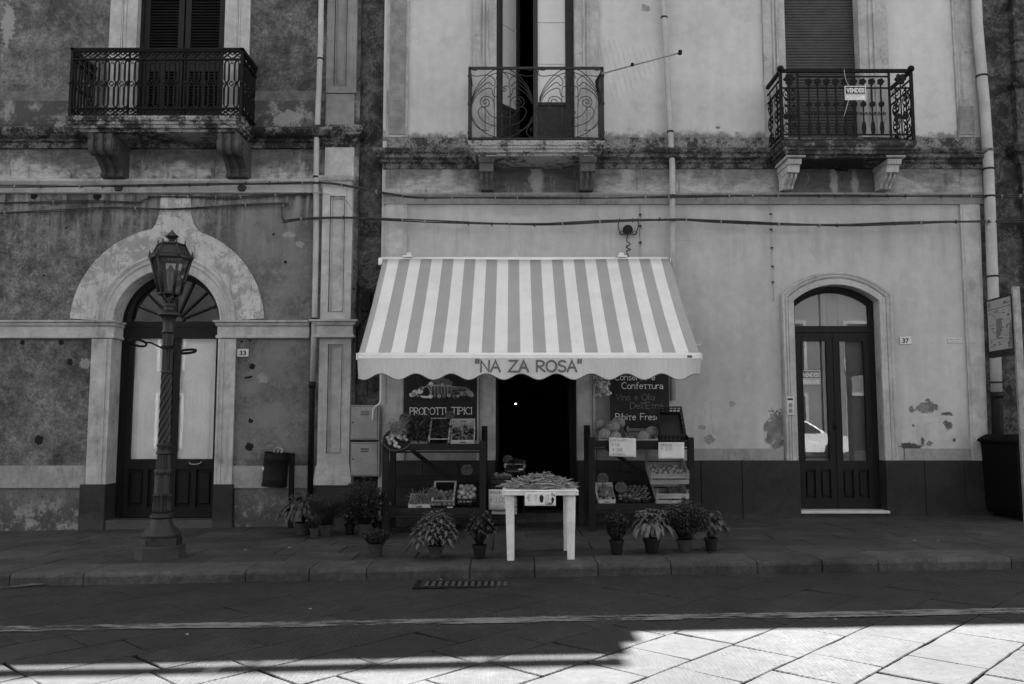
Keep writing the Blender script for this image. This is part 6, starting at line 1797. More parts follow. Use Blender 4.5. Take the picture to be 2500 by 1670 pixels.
for i in range(6):
    tube(bm, [c6(rb_, i, zb_), c6(rt_, i, zt_2)], .017, 6)
    for (r_, z_, w_) in ((rb_, zb_, .018), (rt_, zt_2, .024), (rr(31), LZ(598), .014)): tube(bm, [c6(r_, i, z_), c6(r_, i + 1, z_)], w_, 6)
    tube(bm, [c6(rr(45), i, LZ(626)), c6(rr(31), i, LZ(598))], .012, 5)
    tube(bm, [c6(rb_ * .9, i, zb_), (c6(rr(10), i, LZ(735))), c6(rr(6), i, LZ(742))], .011, 5)
    # leafy cresting along the eave, small knobs above
    for j in range(5):
        p = c6(rr(47.5), i, zt_2 + .01).lerp(c6(rr(47.5), i + 1, zt_2 + .01), (j + .5) / 5); h_ = .055 if j == 2 else .035
        ico(bm, p + Vector((0, 0, h_ * .4)), .02, 1, (.8, .8, h_ / .028))
    p = c6(rr(49), i, zt_2); tube(bm, [p, p + Vector((0, 0, .035)), p * 1.01 + Vector((0, 0, .055))], [.02, .016, .004], 5)
    p = c6(rr(31), i, LZ(597)); tube(bm, [p, p + Vector((0, 0, .045))], [.009, .007], 5)
obj('lantern_frame', bm, M_LAMP, lamp, local=True)
bm = BM(); lathe(bm, [(rr(44), LZ(626)), (rr(30), LZ(599)), (rr(29), LZ(596)), (rr(14), LZ(592)), (rr(8), LZ(590)), (rr(7.5), LZ(586)), (rr(10), LZ(583)), (rr(16), LZ(578)), (rr(15.5), LZ(576)), (rr(10), LZ(572)), (rr(5), LZ(567)), (rr(2.5), LZ(564)), (rr(1), LZ(561))], n=6, ph=ph); obj('lantern_roof', bm, M_LAMP, lamp, local=True)
bm = BM()
for i in range(6):
    a_, b_, c_, d_ = c6(rb_ * .97, i, zb_), c6(rb_ * .97, i + 1, zb_), c6(rt_ * .97, i + 1, zt_2), c6(rt_ * .97, i, zt_2)
    bm.faces.new([bm.verts.new(p) for p in (a_, b_, c_, d_)])
obj('lantern_glass', bm, M_GLASSL, lamp, local=True)
bm = BM(); lathe(bm, [(.015, LZ(718)), (.02, LZ(706)), (.035, LZ(690)), (.042, LZ(672)), (.03, LZ(655)), (.01, LZ(648))], n=12); obj('bulb', bm, plain('frosted_bulb', 0.1, .3, .05), lamp, local=True, smooth=True)
for (cpx, cpy, s, yy) in ((337, 837, -1, .12), (458, 858, 1, -.18)):
    cx_, cz_ = P(cpx, cpy, Ly + yy); c = Vector((cx_ - Lx, yy, cz_ - Lz)); R = .088
    bm = BM()
    ring = [c + Vector((R * cos(a), R * 1.3 * sin(a), .03 * s * sin(a))) for a in [2 * pi * j / 24 for j in range(24)]]
    for dz in (-.006, .006): tube(bm, [p + Vector((0, 0, dz)) for p in ring], .009, 5, closed=True)
    tube(bm, smooth_pts([c + Vector((-s * R, 0, 0)), c + Vector((-s * (R + .06), -.0, .0)), Vector((s * .09, yy * .3, LZ(848))), Vector((s * .05, 0, LZ(848)))], 4), .011, 5)
    obj('pot_ring', bm, M_IRON, lamp, local=True)
bm = BM(); lathe(bm, [(rr(16), LZ(852)), (rr(16), LZ(845))], n=16); obj('collar', bm, M_IRON, lamp, local=True)

# ================================================================== LITTER BIN
px_, py_ = 709, 1291
g = G(709, 1290); Yb = g.y
bn = thing('litter_bin', 'dark cylindrical litter bin hung on a post near the black drainpipe', 'litter bin', g)
bm = BM(); zt = PZ(1106, Yb) - g.z; rbox(bm, -.035, .035, -.03, .03, -.02, zt, .006); obj('post', bm, M_IRON, bn, local=True)
cxb = P(672, 1147, Yb)[0] - g.x; cz0b, cz1b = PZ(1188, Yb) - g.z, PZ(1104, Yb) - g.z
R = Matrix.Translation((cxb, -.03, cz0b)) @ Matrix.Rotation(radians(3.5), 4, 'Y')
H = cz1b - cz0b; r_ = .172
bm = BM(); lathe(bm, [(r_, 0), (r_ * 1.03, .004), (r_ * 1.03, .02), (r_, .025), (r_, .09), (r_ * 1.02, .1), (r_, .105), (r_, H - .13), (r_ * 1.03, H - .12), (r_ * 1.03, H - .07), (r_ * 1.01, H - .06), (r_ * 1.01, H - .01), (r_ * 1.06, H), (r_ * .96, H), (r_ * .94, .02)], n=32, cap=False)
bm.transform(R); obj('bin_body', bm, M_IRON, bn, local=True, smooth=True)
bm = BM(); lathe(bm, [(0.001, .02), (r_ * .95, .02)], n=24, cap=False); bm.transform(R); obj('bin_floor', bm, M_IRON, bn, local=True)
bm = BM(); box(bm, .0, .03, -.02, .02, cz0b + .05, cz0b + .2); box(bm, cxb + r_, 0, -.04, -.02, cz1b - .09, cz1b - .05); obj('bracket', bm, M_IRON, bn, local=True)
bm = BM()
for i in range(14):
    a = pi * i / 14 + pi
    for z in (.04, H - .1): ico(bm, (r_ * 1.02 * cos(a), r_ * 1.02 * sin(a), z), .008, 1, (1, .6, 1.6))
bm.transform(R); obj('embossing', bm, M_IRON, bn, local=True)
bm = BM(); c = R @ Vector((r_ * 1.03 * cos(radians(205)), r_ * 1.03 * sin(radians(205)), H * .52)); face(bm, [c + Vector((-.02, 0, .03)), c + Vector((.03, -.03, .01)), c + Vector((0, -.01, -.04))]); obj('torn_sticker', bm, M_PLATE, bn, local=True)
bm = BM(); c = R @ Vector((.02, 0, H)); 
for i in range(3): tube(bm, smooth_pts([c + Vector((-.07 + i * .05, .0, -.05)), c + Vector((-.05 + i * .05, 0, .05)), c + Vector((0.02 + i * .02, 0, .07 - i * .02)), c + Vector((.05, 0, .0))], 4), .012, 5)
o = obj('litter', bm, M_CABLEL); o.location = g; tag(o, 'crumpled pale wrapper poking out of the litter bin', 'litter')

# ================================================================== MAP SIGN, DUMPSTER ON THE RIGHT
Ym = 10.2
zg = gz(PX(2490, 1250, Ym))
ms = thing('map_sign', 'town map panel on a steel post at the right edge of the pavement', 'map sign', (PX(2492, 1250, Ym), Ym, zg))
pa = Vector((P(2480, 700, Ym)[0], Ym, P(2480, 700, Ym)[1]))
bm = BM(); x_ = pa.x
rbox(bm, x_ - .035, x_ + .035, Ym - .025, Ym + .025, zg - .05, pa.z, .006); box(bm, x_ - .05, x_ - .036, Ym - .02, Ym + .02, zg - .05, pa.z)
obj('post', bm, M_STEEL, ms)
ya, yb = Ym + .02, Ym + .62           # the panel swings back from the post
xL = P(2409, 735, yb)[0]; xR = x_ - .05
zt0, zb0_ = P(2409, 737, yb)[1], P(2416, 872, yb)[1]
d_ = Vector((xL - xR, yb - ya, 0)); nrm = Vector((-d_.y, d_.x, 0)).normalized()
if nrm.dot(Vector((-xR, -ya, 0))) < 0: nrm = -nrm
def mp(u, v, k=0): return Vector((xR, ya, 0)) + d_ * (1 - u) + Vector((0, 0, zb0_ + (zt0 - zb0_) * v)) + nrm * k
def slabm(bm, u0, u1, v0, v1, k0, k1, mi=0):
    a = [bm.verts.new(mp(u, v, k)) for k in (k0, k1) for u, v in ((u0, v0), (u1, v0), (u1, v1), (u0, v1))]
    for q in ((0, 1, 2, 3), (7, 6, 5, 4), (0, 4, 5, 1), (1, 5, 6, 2), (2, 6, 7, 3), (3, 7, 4, 0)): bm.faces.new([a[i] for i in q]).material_index = mi
bm = BM(); slabm(bm, 0, 1, 0, 1, -.02, .0); slabm(bm, -.02, 1.02, -.02, 0, -.03, .012); slabm(bm, -.02, 1.02, 1, 1.02, -.03, .012); slabm(bm, -.02, 0, 0, 1, -.03, .012); slabm(bm, 1, 1.02, 0, 1, -.03, .012); obj('panel_frame', bm, M_IRONG, ms)
bm = BM(); slabm(bm, .01, .99, .1, .83, .0, .003); slabm(bm, .01, .99, .84, .99, .0, .003); obj('map_sheet', bm, [M_MAP], ms)
bm = BM()
land = [(.35, .6), (.45, .66), (.58, .64), (.6, .5), (.52, .36), (.38, .3), (.32, .4), (.36, .5)]
bm.faces.new([bm.verts.new(mp(u, v, .0045)) for u, v in land]); obj('map_land', bm, M_MAPD, ms); bm = BM(); bm.faces.new([bm.verts.new(mp(u, v, .0045)) for u, v in ((.78, .12), (.98, .12), (.98, .6), (.9, .5), (.85, .3))])
obj('map_land', bm, M_MAPD, ms)
bm = BM(); slabm(bm, .04, .15, .87, .96, .003, .0045); obj('map_emblem', bm, M_MAPD, ms)
bm = BM(); random.seed(4)
slabm(bm, .01, .24, .01, .085, .0, .004); slabm(bm, .3, .36, .02, .08, .0, .004); slabm(bm, .5, .78, .01, .085, .0, .004)
for i in range(46):
    u, v = random.uniform(.04, .88), random.uniform(.13, .8); slabm(bm, u, u + random.uniform(.04, .1), v, v + .012, .003, .005)
slabm(bm, .68, .9, .885, .9, .003, .0045); slabm(bm, .68, .8, .91, .925, .003, .0045)
obj('map_print', bm, M_INK, ms)
dg = G(2478, 1275); dg.y = 12.05; xd = PX(2462, 1200, 11.9); M_BIN = plain('black_container_plastic', .0022, .8, .3, 5, .1, .06)
du = thing('waste_container', 'black wheeled waste container standing at the right edge against the wall', 'waste container', (xd + .45, 12.0, gz(xd)))
bm = BM(); zt = PZ(1085, 11.9); z0_ = gz(xd)
rects(bm, [(xd + .03, xd + 1.2, 11.72, 12.5, z0_ + .07), (xd + .01, xd + 1.22, 11.68, 12.5, z0_ + .15), (xd - .02, xd + 1.3, 11.62, 12.5, zt), (xd - .05, xd + 1.32, 11.6, 12.5, zt + .03)])
for i in range(5): rbox(bm, xd + .1 + i * .25, xd + .14 + i * .25, 11.62, 11.72, z0_ + .2, zt - .1, .005)
obj('body', bm, M_BIN, du)
bm = BM(); rects(bm, [(xd - .06, xd + 1.33, 11.58, 12.52, zt + .031), (xd - .06, xd + 1.33, 11.58, 12.52, zt + .06), (xd + .05, xd + 1.2, 11.8, 12.5, zt + .13)]); obj('lid', bm, M_BIN, du)
for x in (xd + .14, xd + 1.1):
    bm = BM(); tube(bm, [(x, 11.72, z0_ + .07), (x + .05, 11.72, z0_ + .07)], .07, 14); obj('wheel', bm, M_IRON, du)
# ================================================================== DISPLAY STANDS
def zat(py, Y): return PZ(py, Y)
def stand(label, xa, xb, yfr, ybk, zlow, ztop, zfr, zbk):
    """wooden stand: four posts, lower shelf, sloping top shelf, brace"""
    xm_ = (xa + xb) / 2
    r = thing('display_stand', label, 'display stand', (xm_, (yfr + ybk) / 2, gz(xm_)), group='produce stands either side of the shop door')
    w_ = .085
    for x in (xa, xb - w_):
        for (y, zt) in ((yfr, zfr), (ybk, zbk)):
            bm = BM(); rbox(bm, x, x + w_, y, y + .07, gz(x) - .005, zt, .005); obj('post', bm, M_STAND, r)
        bm = BM()
        z0_, z1_ = zfr - .05, zbk - .06
        xx = x + (.02 if x == xa else .045)
        xprism(bm, [(yfr + .07, z0_ - .06), (ybk, z1_ - .06), (ybk, z1_ + .01), (yfr + .07, z0_ + .01)], xx, xx + .02); obj('side_rail', bm, M_STAND, r)
    for (z, t, sl_) in ((zlow, .05, .0), (ztop, .05, .0)):
        bm = BM(); box(bm, xa + w_, xb - w_, yfr + .005, yfr + .035, z - t, z + .035)
        box(bm, xa + w_, xb - w_, yfr + .002, yfr + .02, z - t - .035, z - t - .012)
        for k in range(6):
            y = yfr + .036 + k * (ybk - yfr - .04) / 6; box(bm, xa + w_ * .9, xb - w_ * .9, y, y + (ybk - yfr) / 6 - .012, z - .02, z - .002)
        obj('shelf', bm, M_SHELF, r)
    bm = BM(); bar(bm, (xa + .3, ybk + .02, ztop - .07), (xb - .2, ybk + .02, ztop - .72), .06, .03); obj('brace', bm, M_STAND, r)
    bm = BM(); box(bm, xa + w_, xb - w_, ybk + .01, ybk + .04, zlow + .25, zlow + .42); obj('back_board', bm, M_SHELF, r)
    return r
YA, YBk = 11.45, 12.15
LSa, LSb = PX(932, 1200, YA), PX(1186, 1200, YA)
zlowL, ztopL = PZ(1247, YA), PZ(1090, YA)
stand('dark wooden produce stand left of the shop door with garlic basket on top', LSa, LSb, YA, YBk, zlowL, ztopL, PZ(1076, YA), PZ(1040, YBk))
RSa, RSb = PX(1438, 1200, YA), PX(1697, 1200, YA)
zlowR, ztopR = PZ(1236, YA), PZ(1082, YA)
stand('dark wooden produce stand right of the shop door loaded with melons', RSa, RSb, YA, YBk, zlowR, ztopR, PZ(1068, YA), PZ(1038, YBk))

# ================================================================== CRATES
def crate_parts(r, kind, w_, L, h, hb):
    """local frame: x across, y from the front board to the back, z up"""
    if kind == 'wood':
        for nm, y in (('front_slats', 0), ('back_slats', L - .008)):
            bm = BM()
            for z0_, z1_ in ((.0, h * .40), (h * .56, h * .97)): box(bm, -w_ / 2, w_ / 2, y, y + .008, z0_, z1_)
            obj(nm, bm, M_CRATE, r, local=True)
        for x in (-w_ / 2, w_ / 2 - .007):
            bm = BM()
            for z0_, z1_ in ((.0, h * .40), (h * .56, h * .97)): box(bm, x, x + .007, .009, L - .009, z0_, z1_)
            obj('side_slats', bm, M_CRATEP, r, local=True)
        for sx in (-1, 1):
            for y in (.009, L - .031):
                bm = BM(); x = sx * (w_ / 2 - .0095 - .011); box(bm, x - .011, x + .011, y, y + .022, 0, h * 1.28); obj('corner_post', bm, M_CRATEP, r, local=True)
    elif kind == 'tray':           # card tray with a frame of laths standing up
        bm = BM(); box(bm, -w_ / 2, w_ / 2, 0, .006, 0, h * .62); obj('front_panel', bm, M_DPRINT, r, local=True)
        bm = BM(); box(bm, -w_ / 2, w_ / 2, L - .006, L, 0, h * 1.0); obj('back_panel', bm, M_DPRINT, r, local=True)
        for x in (-w_ / 2, w_ / 2 - .006):
            bm = BM(); box(bm, x, x + .006, .0062, L - .0062, 0, h * .62); obj('side_panel', bm, M_DPRINT, r, local=True)
            bm = BM(); e = .026 if x < 0 else -.02
            xx = x if x < 0 else x - .02
            for y in (.007, L - .017): box(bm, xx, xx + .026, y, y + .009, h * .1, h * 1.1)
            box(bm, xx, xx + .026, .017, L - .018, h * 1.0, h * 1.1); obj('corner_lath', bm, M_CRATE, r, local=True)
        for y in (.0, L - .012):
            bm = BM(); box(bm, -w_ / 2, w_ / 2, y, y + .012, h * 1.102, h * 1.2); obj('top_lath', bm, M_CRATE, r, local=True)
        bm = BM(); box(bm, w_ * .18, w_ * .42, -.002, .0, h * .32, h * .52); obj('price_label', bm, M_PAPER, r, local=True)
        bm = BM()
        for i in range(9): ico(bm, (-w_ * .34 + i * w_ * .07, -.001, h * (.14 + .05 * (i % 3 == 1))), .012, 1, (1, .15, .8))
        obj('printed_picture', bm, M_CRATEP, r, local=True)
    elif kind == 'card':
        for nm, y in (('front_panel', 0), ('back_panel', L - .006)):
            bm = BM(); box(bm, -w_ / 2, w_ / 2, y, y + .006, 0, h * (.75 if y == 0 else 1)); obj(nm, bm, M_CARD, r, local=True)
        for x in (-w_ / 2, w_ / 2 - .006):
            bm = BM(); xprism(bm, [(.0062, 0), (L - .0062, 0), (L - .0062, h), (L * .8, h), (L * .6, h * .72), (.0062, h * .75)], x, x + .006); obj('side_panel', bm, M_CARD, r, local=True)
        for y, z in ((-.002, h * .45), (L - .009, h * .68)):
            bm = BM(); rbox(bm, -w_ * .13, w_ * .13, y, y + .003, z, z + h * .1, .001); obj('hand_hole', bm, M_INK, r, local=True)
        bm = BM(); box(bm, -w_ * .32, w_ * .32, -.0015, 0, h * .1, h * .112); box(bm, -w_ * .32, w_ * .32, -.0015, 0, h * .28, h * .29)
        for i in range(14): box(bm, -w_ * .29 + i * w_ * .042, -w_ * .29 + i * w_ * .042 + w_ * .025, -.0015, 0, h * .15, h * (.2 + .05 * (i % 3 == 0)))
        obj('print', bm, M_GINK, r, local=True)
    elif kind == 'plastic':
        bm = BM(); t = .008
        for (x0_, x1_, y0_, y1_) in ((-w_ / 2, w_ / 2, 0, t), (-w_ / 2, w_ / 2, L - t, L), (-w_ / 2, -w_ / 2 + t, t, L - t), (w_ / 2 - t, w_ / 2, t, L - t)):
            n_ = 6; hx = (x1_ - x0_) > (y1_ - y0_)
            box(bm, x0_, x1_, y0_, y1_, 0, h * .3); box(bm, x0_, x1_, y0_, y1_, h * .62, h * .7); box(bm, x0_ - .004, x1_ + .004, y0_ - .004, y1_ + .004, h * .93, h)
            for i in range(n_ + 1):
                if hx: x = x0_ + (x1_ - x0_ - .012) * i / n_; box(bm, x, x + .012, y0_ + .001, y1_ - .001, h * .3, h * .93)
                else: y = y0_ + (y1_ - y0_ - .012) * i / n_; box(bm, x0_ + .001, x1_ - .001, y, y + .012, h * .3, h * .93)
        obj('walls', bm, M_BLKPL, r, local=True)
    bm = BM()
    if kind == 'plastic':
        box(bm, -w_ / 2 + .008, w_ / 2 - .008, .008, L - .008, 0.001, .008); obj('bottom', bm, M_BLKPL, r, local=True)
    else:
        n_ = 4 if kind == 'wood' else 1
        for i in range(n_):
            y = .01 + (L - .02) * i / n_; box(bm, -w_ / 2 + .008, w_ / 2 - .008, y, y + (L - .02) / n_ * (.9 if n_ > 1 else 1), 0.002, .008)
        obj('bottom', bm, M_CRATEP if kind == 'wood' else (M_CARD if kind == 'card' else M_DPRINT), r, local=True)
def crate(label, kind, px0, px1, pyb, Y, L, h, tilt, zb=None, name='crate', group='crates of produce around the shop door'):
    """front lower edge at picture row pyb, depth Y; tilt lifts the back"""
    xa_, xb_ = PX(px0, pyb, Y), PX(px1, pyb, Y)
    z = PZ(pyb, Y) if zb is None else zb
    r = thing(name, label, 'crate', ((xa_ + xb_) / 2, Y, z), (radians(tilt), 0, radians(random.uniform(-1.5, 1.5))), group)
    crate_parts(r, kind, xb_ - xa_, L, h, h)
    r['w'] = xb_ - xa_
    M = Matrix.Translation(r.location) @ r.rotation_euler.to_matrix().to_4x4()
    return r, M, xb_ - xa_
def fruit_mesh(name, rad, sc=(1, 1, 1), stem=True, sub=3, bump=.0):
    bm = BM(); tb = bmesh.new(); bmesh.ops.create_icosphere(tb, subdivisions=sub, radius=rad)
    for v in tb.verts:
        n_ = v.co.normalized(); k = 1 - .16 * max(0, n_.z) ** 8 - .08 * max(0, -n_.z) ** 8 + bump * sin(n_.x * 5 + 1) * cos(n_.y * 4) 
        v.co = Vector((v.co.x * sc[0], v.co.y * sc[1], v.co.z * sc[2])) * k
    for f in tb.faces: f.smooth = True
    join(bm, tb)
    if stem: tube(bm, [(0, 0, rad * sc[2] * .8), (rad * .08, 0, rad * sc[2] * 1.12)], rad * .06, 5)
    me = bpy.data.meshes.new(name); bm.to_mesh(me); bm.free(); return me
def fruit(me, name, mat, M, p, label, cat, group, s=1.0, rot=None):
    if not me.materials: me.materials.append(mat)
    o = bpy.data.objects.new(name, me); C.objects.link(o)
    o.location = M @ Vector(p); o.scale = (s, s, s)
    o.rotation_euler = rot if rot else (random.uniform(-1.4, 1.4), random.uniform(-1.4, 1.4), random.uniform(0, 6))
    return tag(o, label, cat, group)
def fill(me, name, mat, M, w_, L, z0_, rad, n, label, cat, group, layers=2, jit=.3, yr=(0.04, .95), xr=(-.5, .5)):
    """settle fruits in rows, with a heap on top"""
    k = 0
    for ly in range(layers):
        rows = max(1, int((L * (yr[1] - yr[0]) - ly * rad) / (rad * 1.9)))
        cols = max(1, int((w_ * (xr[1] - xr[0]) - .02 - ly * rad) / (rad * 1.95)))
        for j in range(rows):
            for i in range(cols):
                if k >= n: return
                x = w_ * (xr[0] + xr[1]) / 2 + (i - (cols - 1) / 2 + (.25 if j % 2 else -.25)) * rad * 1.98 + random.uniform(-1, 1) * rad * jit * .8
                x = max(w_ * xr[0] + rad, min(w_ * xr[1] - rad, x))
                if ly == layers - 1 and random.random() < .3: continue
                y = L * yr[0] + rad + (j + .5 * ly) * rad * 1.95 + random.uniform(-1, 1) * rad * jit * .3
                z = z0_ + rad + ly * rad * 1.45 + random.uniform(0, 1) * rad * jit * 1.2
                fruit(me, name, mat, M, (x, y, z), label, cat, group, random.uniform(.88, 1.1)); k += 1
random.seed(21)
me_ap = fruit_mesh('apple', .034, (1, 1, .92)); me_on = fruit_mesh('onion', .038, (1, 1, .88), True); me_to = fruit_mesh('tomato', .032, (1, 1, .85), False)
me_po = fruit_mesh('potato', .03, (1.25, 1, .85), False, 3, .06); me_pe = fruit_mesh('peach', .036, (1, 1, .95), False); me_me = fruit_mesh('melon', .088, (1, 1, 1.15), False, 3)
# ---- left stand, top
def shelf_items(): pass
r, M, w_ = crate('wooden framed tray of herbs with dark printed front on the left stand', 'tray', 1046, 1099, 1092, 11.5, .44, .12, 40)
rT = (M, w_)
r, M, w_ = crate('white cardboard box holding dark peppers at the right end of the left stand', 'card', 1101, 1158, 1091, 11.5, .42, .15, 38)
bmp = BM(); tb = bmesh.new(); bmesh.ops.create_icosphere(tb, subdivisions=3, radius=.04)
for v in tb.verts:
    n_ = v.co.normalized(); a = atan2(n_.y, n_.x); v.co = Vector((v.co.x * (1 + .1 * cos(4 * a)), v.co.y * (1 + .1 * cos(4 * a)), v.co.z * 1.5))
for f in tb.faces: f.smooth = True
join(bmp, tb); tube(bmp, [(0, 0, .05), (.01, .0, .085), (.02, 0, .09)], .007, 5)
me_pp = bpy.data.meshes.new('pepper'); bmp.to_mesh(me_pp); bmp.free()
for p in ((-.1, .1, .06), (0, .09, .06), (.1, .11, .06), (-.06, .2, .08), (.05, .2, .09), (.11, .24, .08), (-.11, .28, .06), (0.03, .3, .07)):
    fruit(me_pp, 'pepper', M_PEP, M, p, 'dark glossy pepper lying in the white cardboard box on the left stand', 'pepper', 'peppers in the white box', .85)
# ---- left stand, below
r, M, w_ = crate('short printed crate with bundles of stalks on the lower shelf of the left stand', 'card', 997, 1051, 1250, 11.5, .38, .14, 12); rA = (M, w_)
r, M, w_ = crate('wooden framed tray of peaches on the lower shelf of the left stand', 'tray', 1054, 1110, 1248, 11.5, .46, .14, 30)
fill(me_pe, 'peach', M_PEACH, M, w_, .46, .02, .036, 20, 'peach lying in the wooden framed tray on the lower left shelf', 'peach', 'peaches in the wooden tray', 2)
r, M, w_ = crate('black plastic crate heaped with onions on the lower shelf of the left stand', 'plastic', 1112, 1164, 1247, 11.5, .46, .17, 26)
fill(me_on, 'onion', M_ONION, M, w_, .46, .05, .036, 34, 'onion in the heaped black plastic crate on the left stand', 'onion', 'onions in the black crate', 3)
# ---- right stand, top: melon crates
r, M, w_ = crate('wooden melon crate behind the cantaloupe price sheet', 'wood', 1460, 1535, 1090, 11.5, .5, .10, 16); m1 = M
rr2, M2, w2 = crate('wooden melon crate between the price sheet and the black crate', 'wood', 1540, 1606, 1089, 11.5, .5, .10, 16)
mel = 'cantaloupe melon %s, right stand'
for (px, py, s, rot, lb) in ((1476, 1062, 1.0, (0.5, .1, .3), 'pale, round, front left of the pile'), (1497, 1042, .98, (1.2, 1.2, 0.2), 'lying sideways on top of the middle of the pile'), (1510, 1032, 1.0, (1.4, .9, 1), 'highest of the pile, behind the others'),
                             (1502, 1068, .95, (.9, .4, 2), 'half hidden by the price sheet'), (1463, 1036, .85, (1.3, -.3, .2), 'darkest and furthest left at the back'), (1572, 1068, 1.02, (.3, .1, 1), 'front one beside the black crate'), (1591, 1056, 1.0, (.9, 1.0, 1.5), 'netted, leaning against the black crate')):
    Y = {1476: 11.62, 1497: 11.78, 1510: 11.92, 1502: 11.60, 1463: 11.95, 1572: 11.62, 1591: 11.76}[px]
    x, z = P(px, py, Y); fruit(me_me, 'melon', M_MELON, Matrix(), (x, Y, z), mel % lb, 'melon', 'melons on the right stand', s, rot)
r, M, w_ = crate('tilted empty black plastic crate at the right end of the top shelf', 'plastic', 1612, 1672, 1080, 11.5, .5, .15, 50)
def sheet(label, px0, py0, px1, py1, Y, lines, curl=.0, tiltx=0.0):
    x0_, z1_ = P(px0, py0, Y); x1_, z0_ = P(px1, py1, Y)
    r = thing('price_sheet', label, 'price sign', ((x0_ + x1_) / 2, Y, z0_), group='handwritten price sheets')
    bm = BM(); n_ = 8; vs = []
    for i in range(n_ + 1):
        v = i / n_; vs.append([bm.verts.new((x0_ + (x1_ - x0_) * u, Y - curl * max(0, v - .8) * 5 * .3 + curl * .2 * sin(u * 3), z0_ + (z1_ - z0_) * v + tiltx * (u - .5))) for u in [j / 8 for j in range(9)]])
    for a, b in zip(vs, vs[1:]):
        for i in range(8): bm.faces.new([a[i], a[i + 1], b[i + 1], b[i]]).smooth = True
    bm.normal_update(); bmesh.ops.solidify(bm, geom=bm.faces[:], thickness=.002)
    obj('paper', bm, M_PAPER, r)
    bm = BM(); h = z1_ - z0_; w_ = x1_ - x0_
    for (t, u, v, s, wd) in lines:
        def pl(a, b, k): 
            vv = (b - z0_) / h; uu = (a - x0_) / w_
            return (a, Y - .0035 - k * .0003 - curl * max(0, vv - .8) * 5 * .3 + curl * .2 * sin(uu * 3), b + tiltx * (uu - .5))
        write(bm, t, pl, x0_ + w_ * u, z0_ + h * v, h * s, wd, .14, .9, .03, slant=.1)
    obj('handwriting', bm, M_GINK, r)
    return r, (x0_, x1_, z0_, z1_)
s_, (a, b, c, d) = sheet('paper sheet reading Cantalupo 1,20 hanging from the melon crate', 1487, 1069, 1553, 1115, 11.4, [('CANTALUPO', .05, .8, .14, .0035), ('€ 1,20', .1, .56, .14, .0035), ('€ 3,00', .12, .28, .17, .004), ('A CASSETTA', .14, .07, .1, .003)], 0, -.012)
s_, (a, b, c, d) = sheet('curled paper sheet priced 3,50 under the tilted black crate', 1607, 1080, 1671, 1120, 11.4, [('MARZEMINO', .08, .8, .12, .003), ('€ 3,50', .1, .52, .22, .003)], .05)
# ---- right stand, below
r, M, w_ = crate('small wooden crate of potatoes at the left of the lower right shelf', 'card', 1461, 1502, 1236, 11.5, .4, .13, 26)
fill(me_po, 'potato', M_POT, M, w_, .4, .05, .028, 26, 'small potato in the crate at the left of the lower right shelf', 'potato', 'potatoes in the left crate', 3)
r, M, w_ = crate('low dark crate heaped with tomatoes in the middle of the lower right shelf', 'plastic', 1506, 1598, 1237, 11.5, .5, .10, 24)
fill(me_to, 'tomato', M_TOM, M, w_, .5, .03, .031, 52, 'tomato in the low dark crate under the price sheets', 'tomato', 'tomatoes in the low crate', 2)
r, M, w_ = crate('lower wooden crate of the stacked pair, with dark fruit', 'wood', 1601, 1682, 1233, 11.47, .5, .16, 14)
fill(me_to, 'plum_tomato', M_TOM, M, w_, .5, .03, .034, 22, 'dark round fruit in the lower wooden crate of the stacked pair', 'fruit', 'dark fruit in the lower wooden crate', 2, xr=(0, .5))
r, M, w_ = crate('upper wooden crate of the stacked pair, with pale apples', 'wood', 1588, 1682, 1182, 11.42, .52, .15, 24)
fill(me_ap, 'apple', M_APPLE, M, w_, .52, .04, .035, 34, 'pale apple in the upper wooden crate of the stacked pair', 'apple', 'apples in the upper wooden crate', 3)
# ---- doorway stack behind the table
zs = gz(PX(1220, 1270, 11.7))
yk = 11.75
stack = [('lowest dark crate of the stack in the shop doorway', 'plastic', 1200, 1262, 1298, .2), ('second crate of the doorway stack, pale slatted wood', 'wood', 1200, 1262, 1276, .1), ('third crate of the doorway stack, pale slatted wood', 'wood', 1201, 1262, 1257, .1)]
zz = gz(PX(1220, 1290, yk)) + .0
for lb, kd, a, b, py, h in stack:
    r, M, w_ = crate(lb, kd, a, b, 1270, yk, .42, h * .9, 0, zb=zz); zz += h + .012
r, M, w_ = crate('fourth crate of the doorway stack hidden by the peach price sheet', 'plastic', 1201, 1258, 1200, yk, .42, .2, 0, zb=zz); zz += .205
r, M, w_ = crate('topmost black crate of the doorway stack', 'plastic', 1201, 1254, 1190, yk, .42, PZ(1162, yk) - zz, 0, zb=zz)
fill(me_pe, 'peach', M_PEACH, M, w_, .42, .03, .036, 14, 'peach in the topmost black crate of the doorway stack', 'peach', 'peaches in the doorway crate', 1)
sheet('large paper sheet reading 3,00 cassetta hung on the doorway crates', 1193, 1195, 1247, 1244, yk - .02, [('PESCHE', .06, .78, .15, .0035), ('€3,00', .06, .34, .3, .0042), ('CASSETTA', .1, .08, .12, .003)], .02)
ysc = 12.35
r = thing('stool', 'dark stool just inside the shop doorway carrying a small crate', 'stool', (PX(1257, 1200, ysc), ysc, gz(0, .13)))
xs0, xs1 = PX(1230, 1160, ysc), PX(1284, 1160, ysc); zsT = PZ(1153, ysc)
bm = BM(); rbox(bm, xs0, xs1, ysc, ysc + .32, zsT - .03, zsT - .002, .004); obj('seat', bm, M_STAND, r)
for x in (xs0 + .01, xs1 - .045):
    for y in (ysc + .01, ysc + .27): bm = BM(); box(bm, x, x + .035, y, y + .035, gz(0, .125), zsT - .031); obj('leg', bm, M_STAND, r)
r, M, w_ = crate('small low crate of leafy greens on the stool in the doorway', 'tray', 1231, 1282, 1153, ysc, .3, .10, 8)
rD = (M, w_)
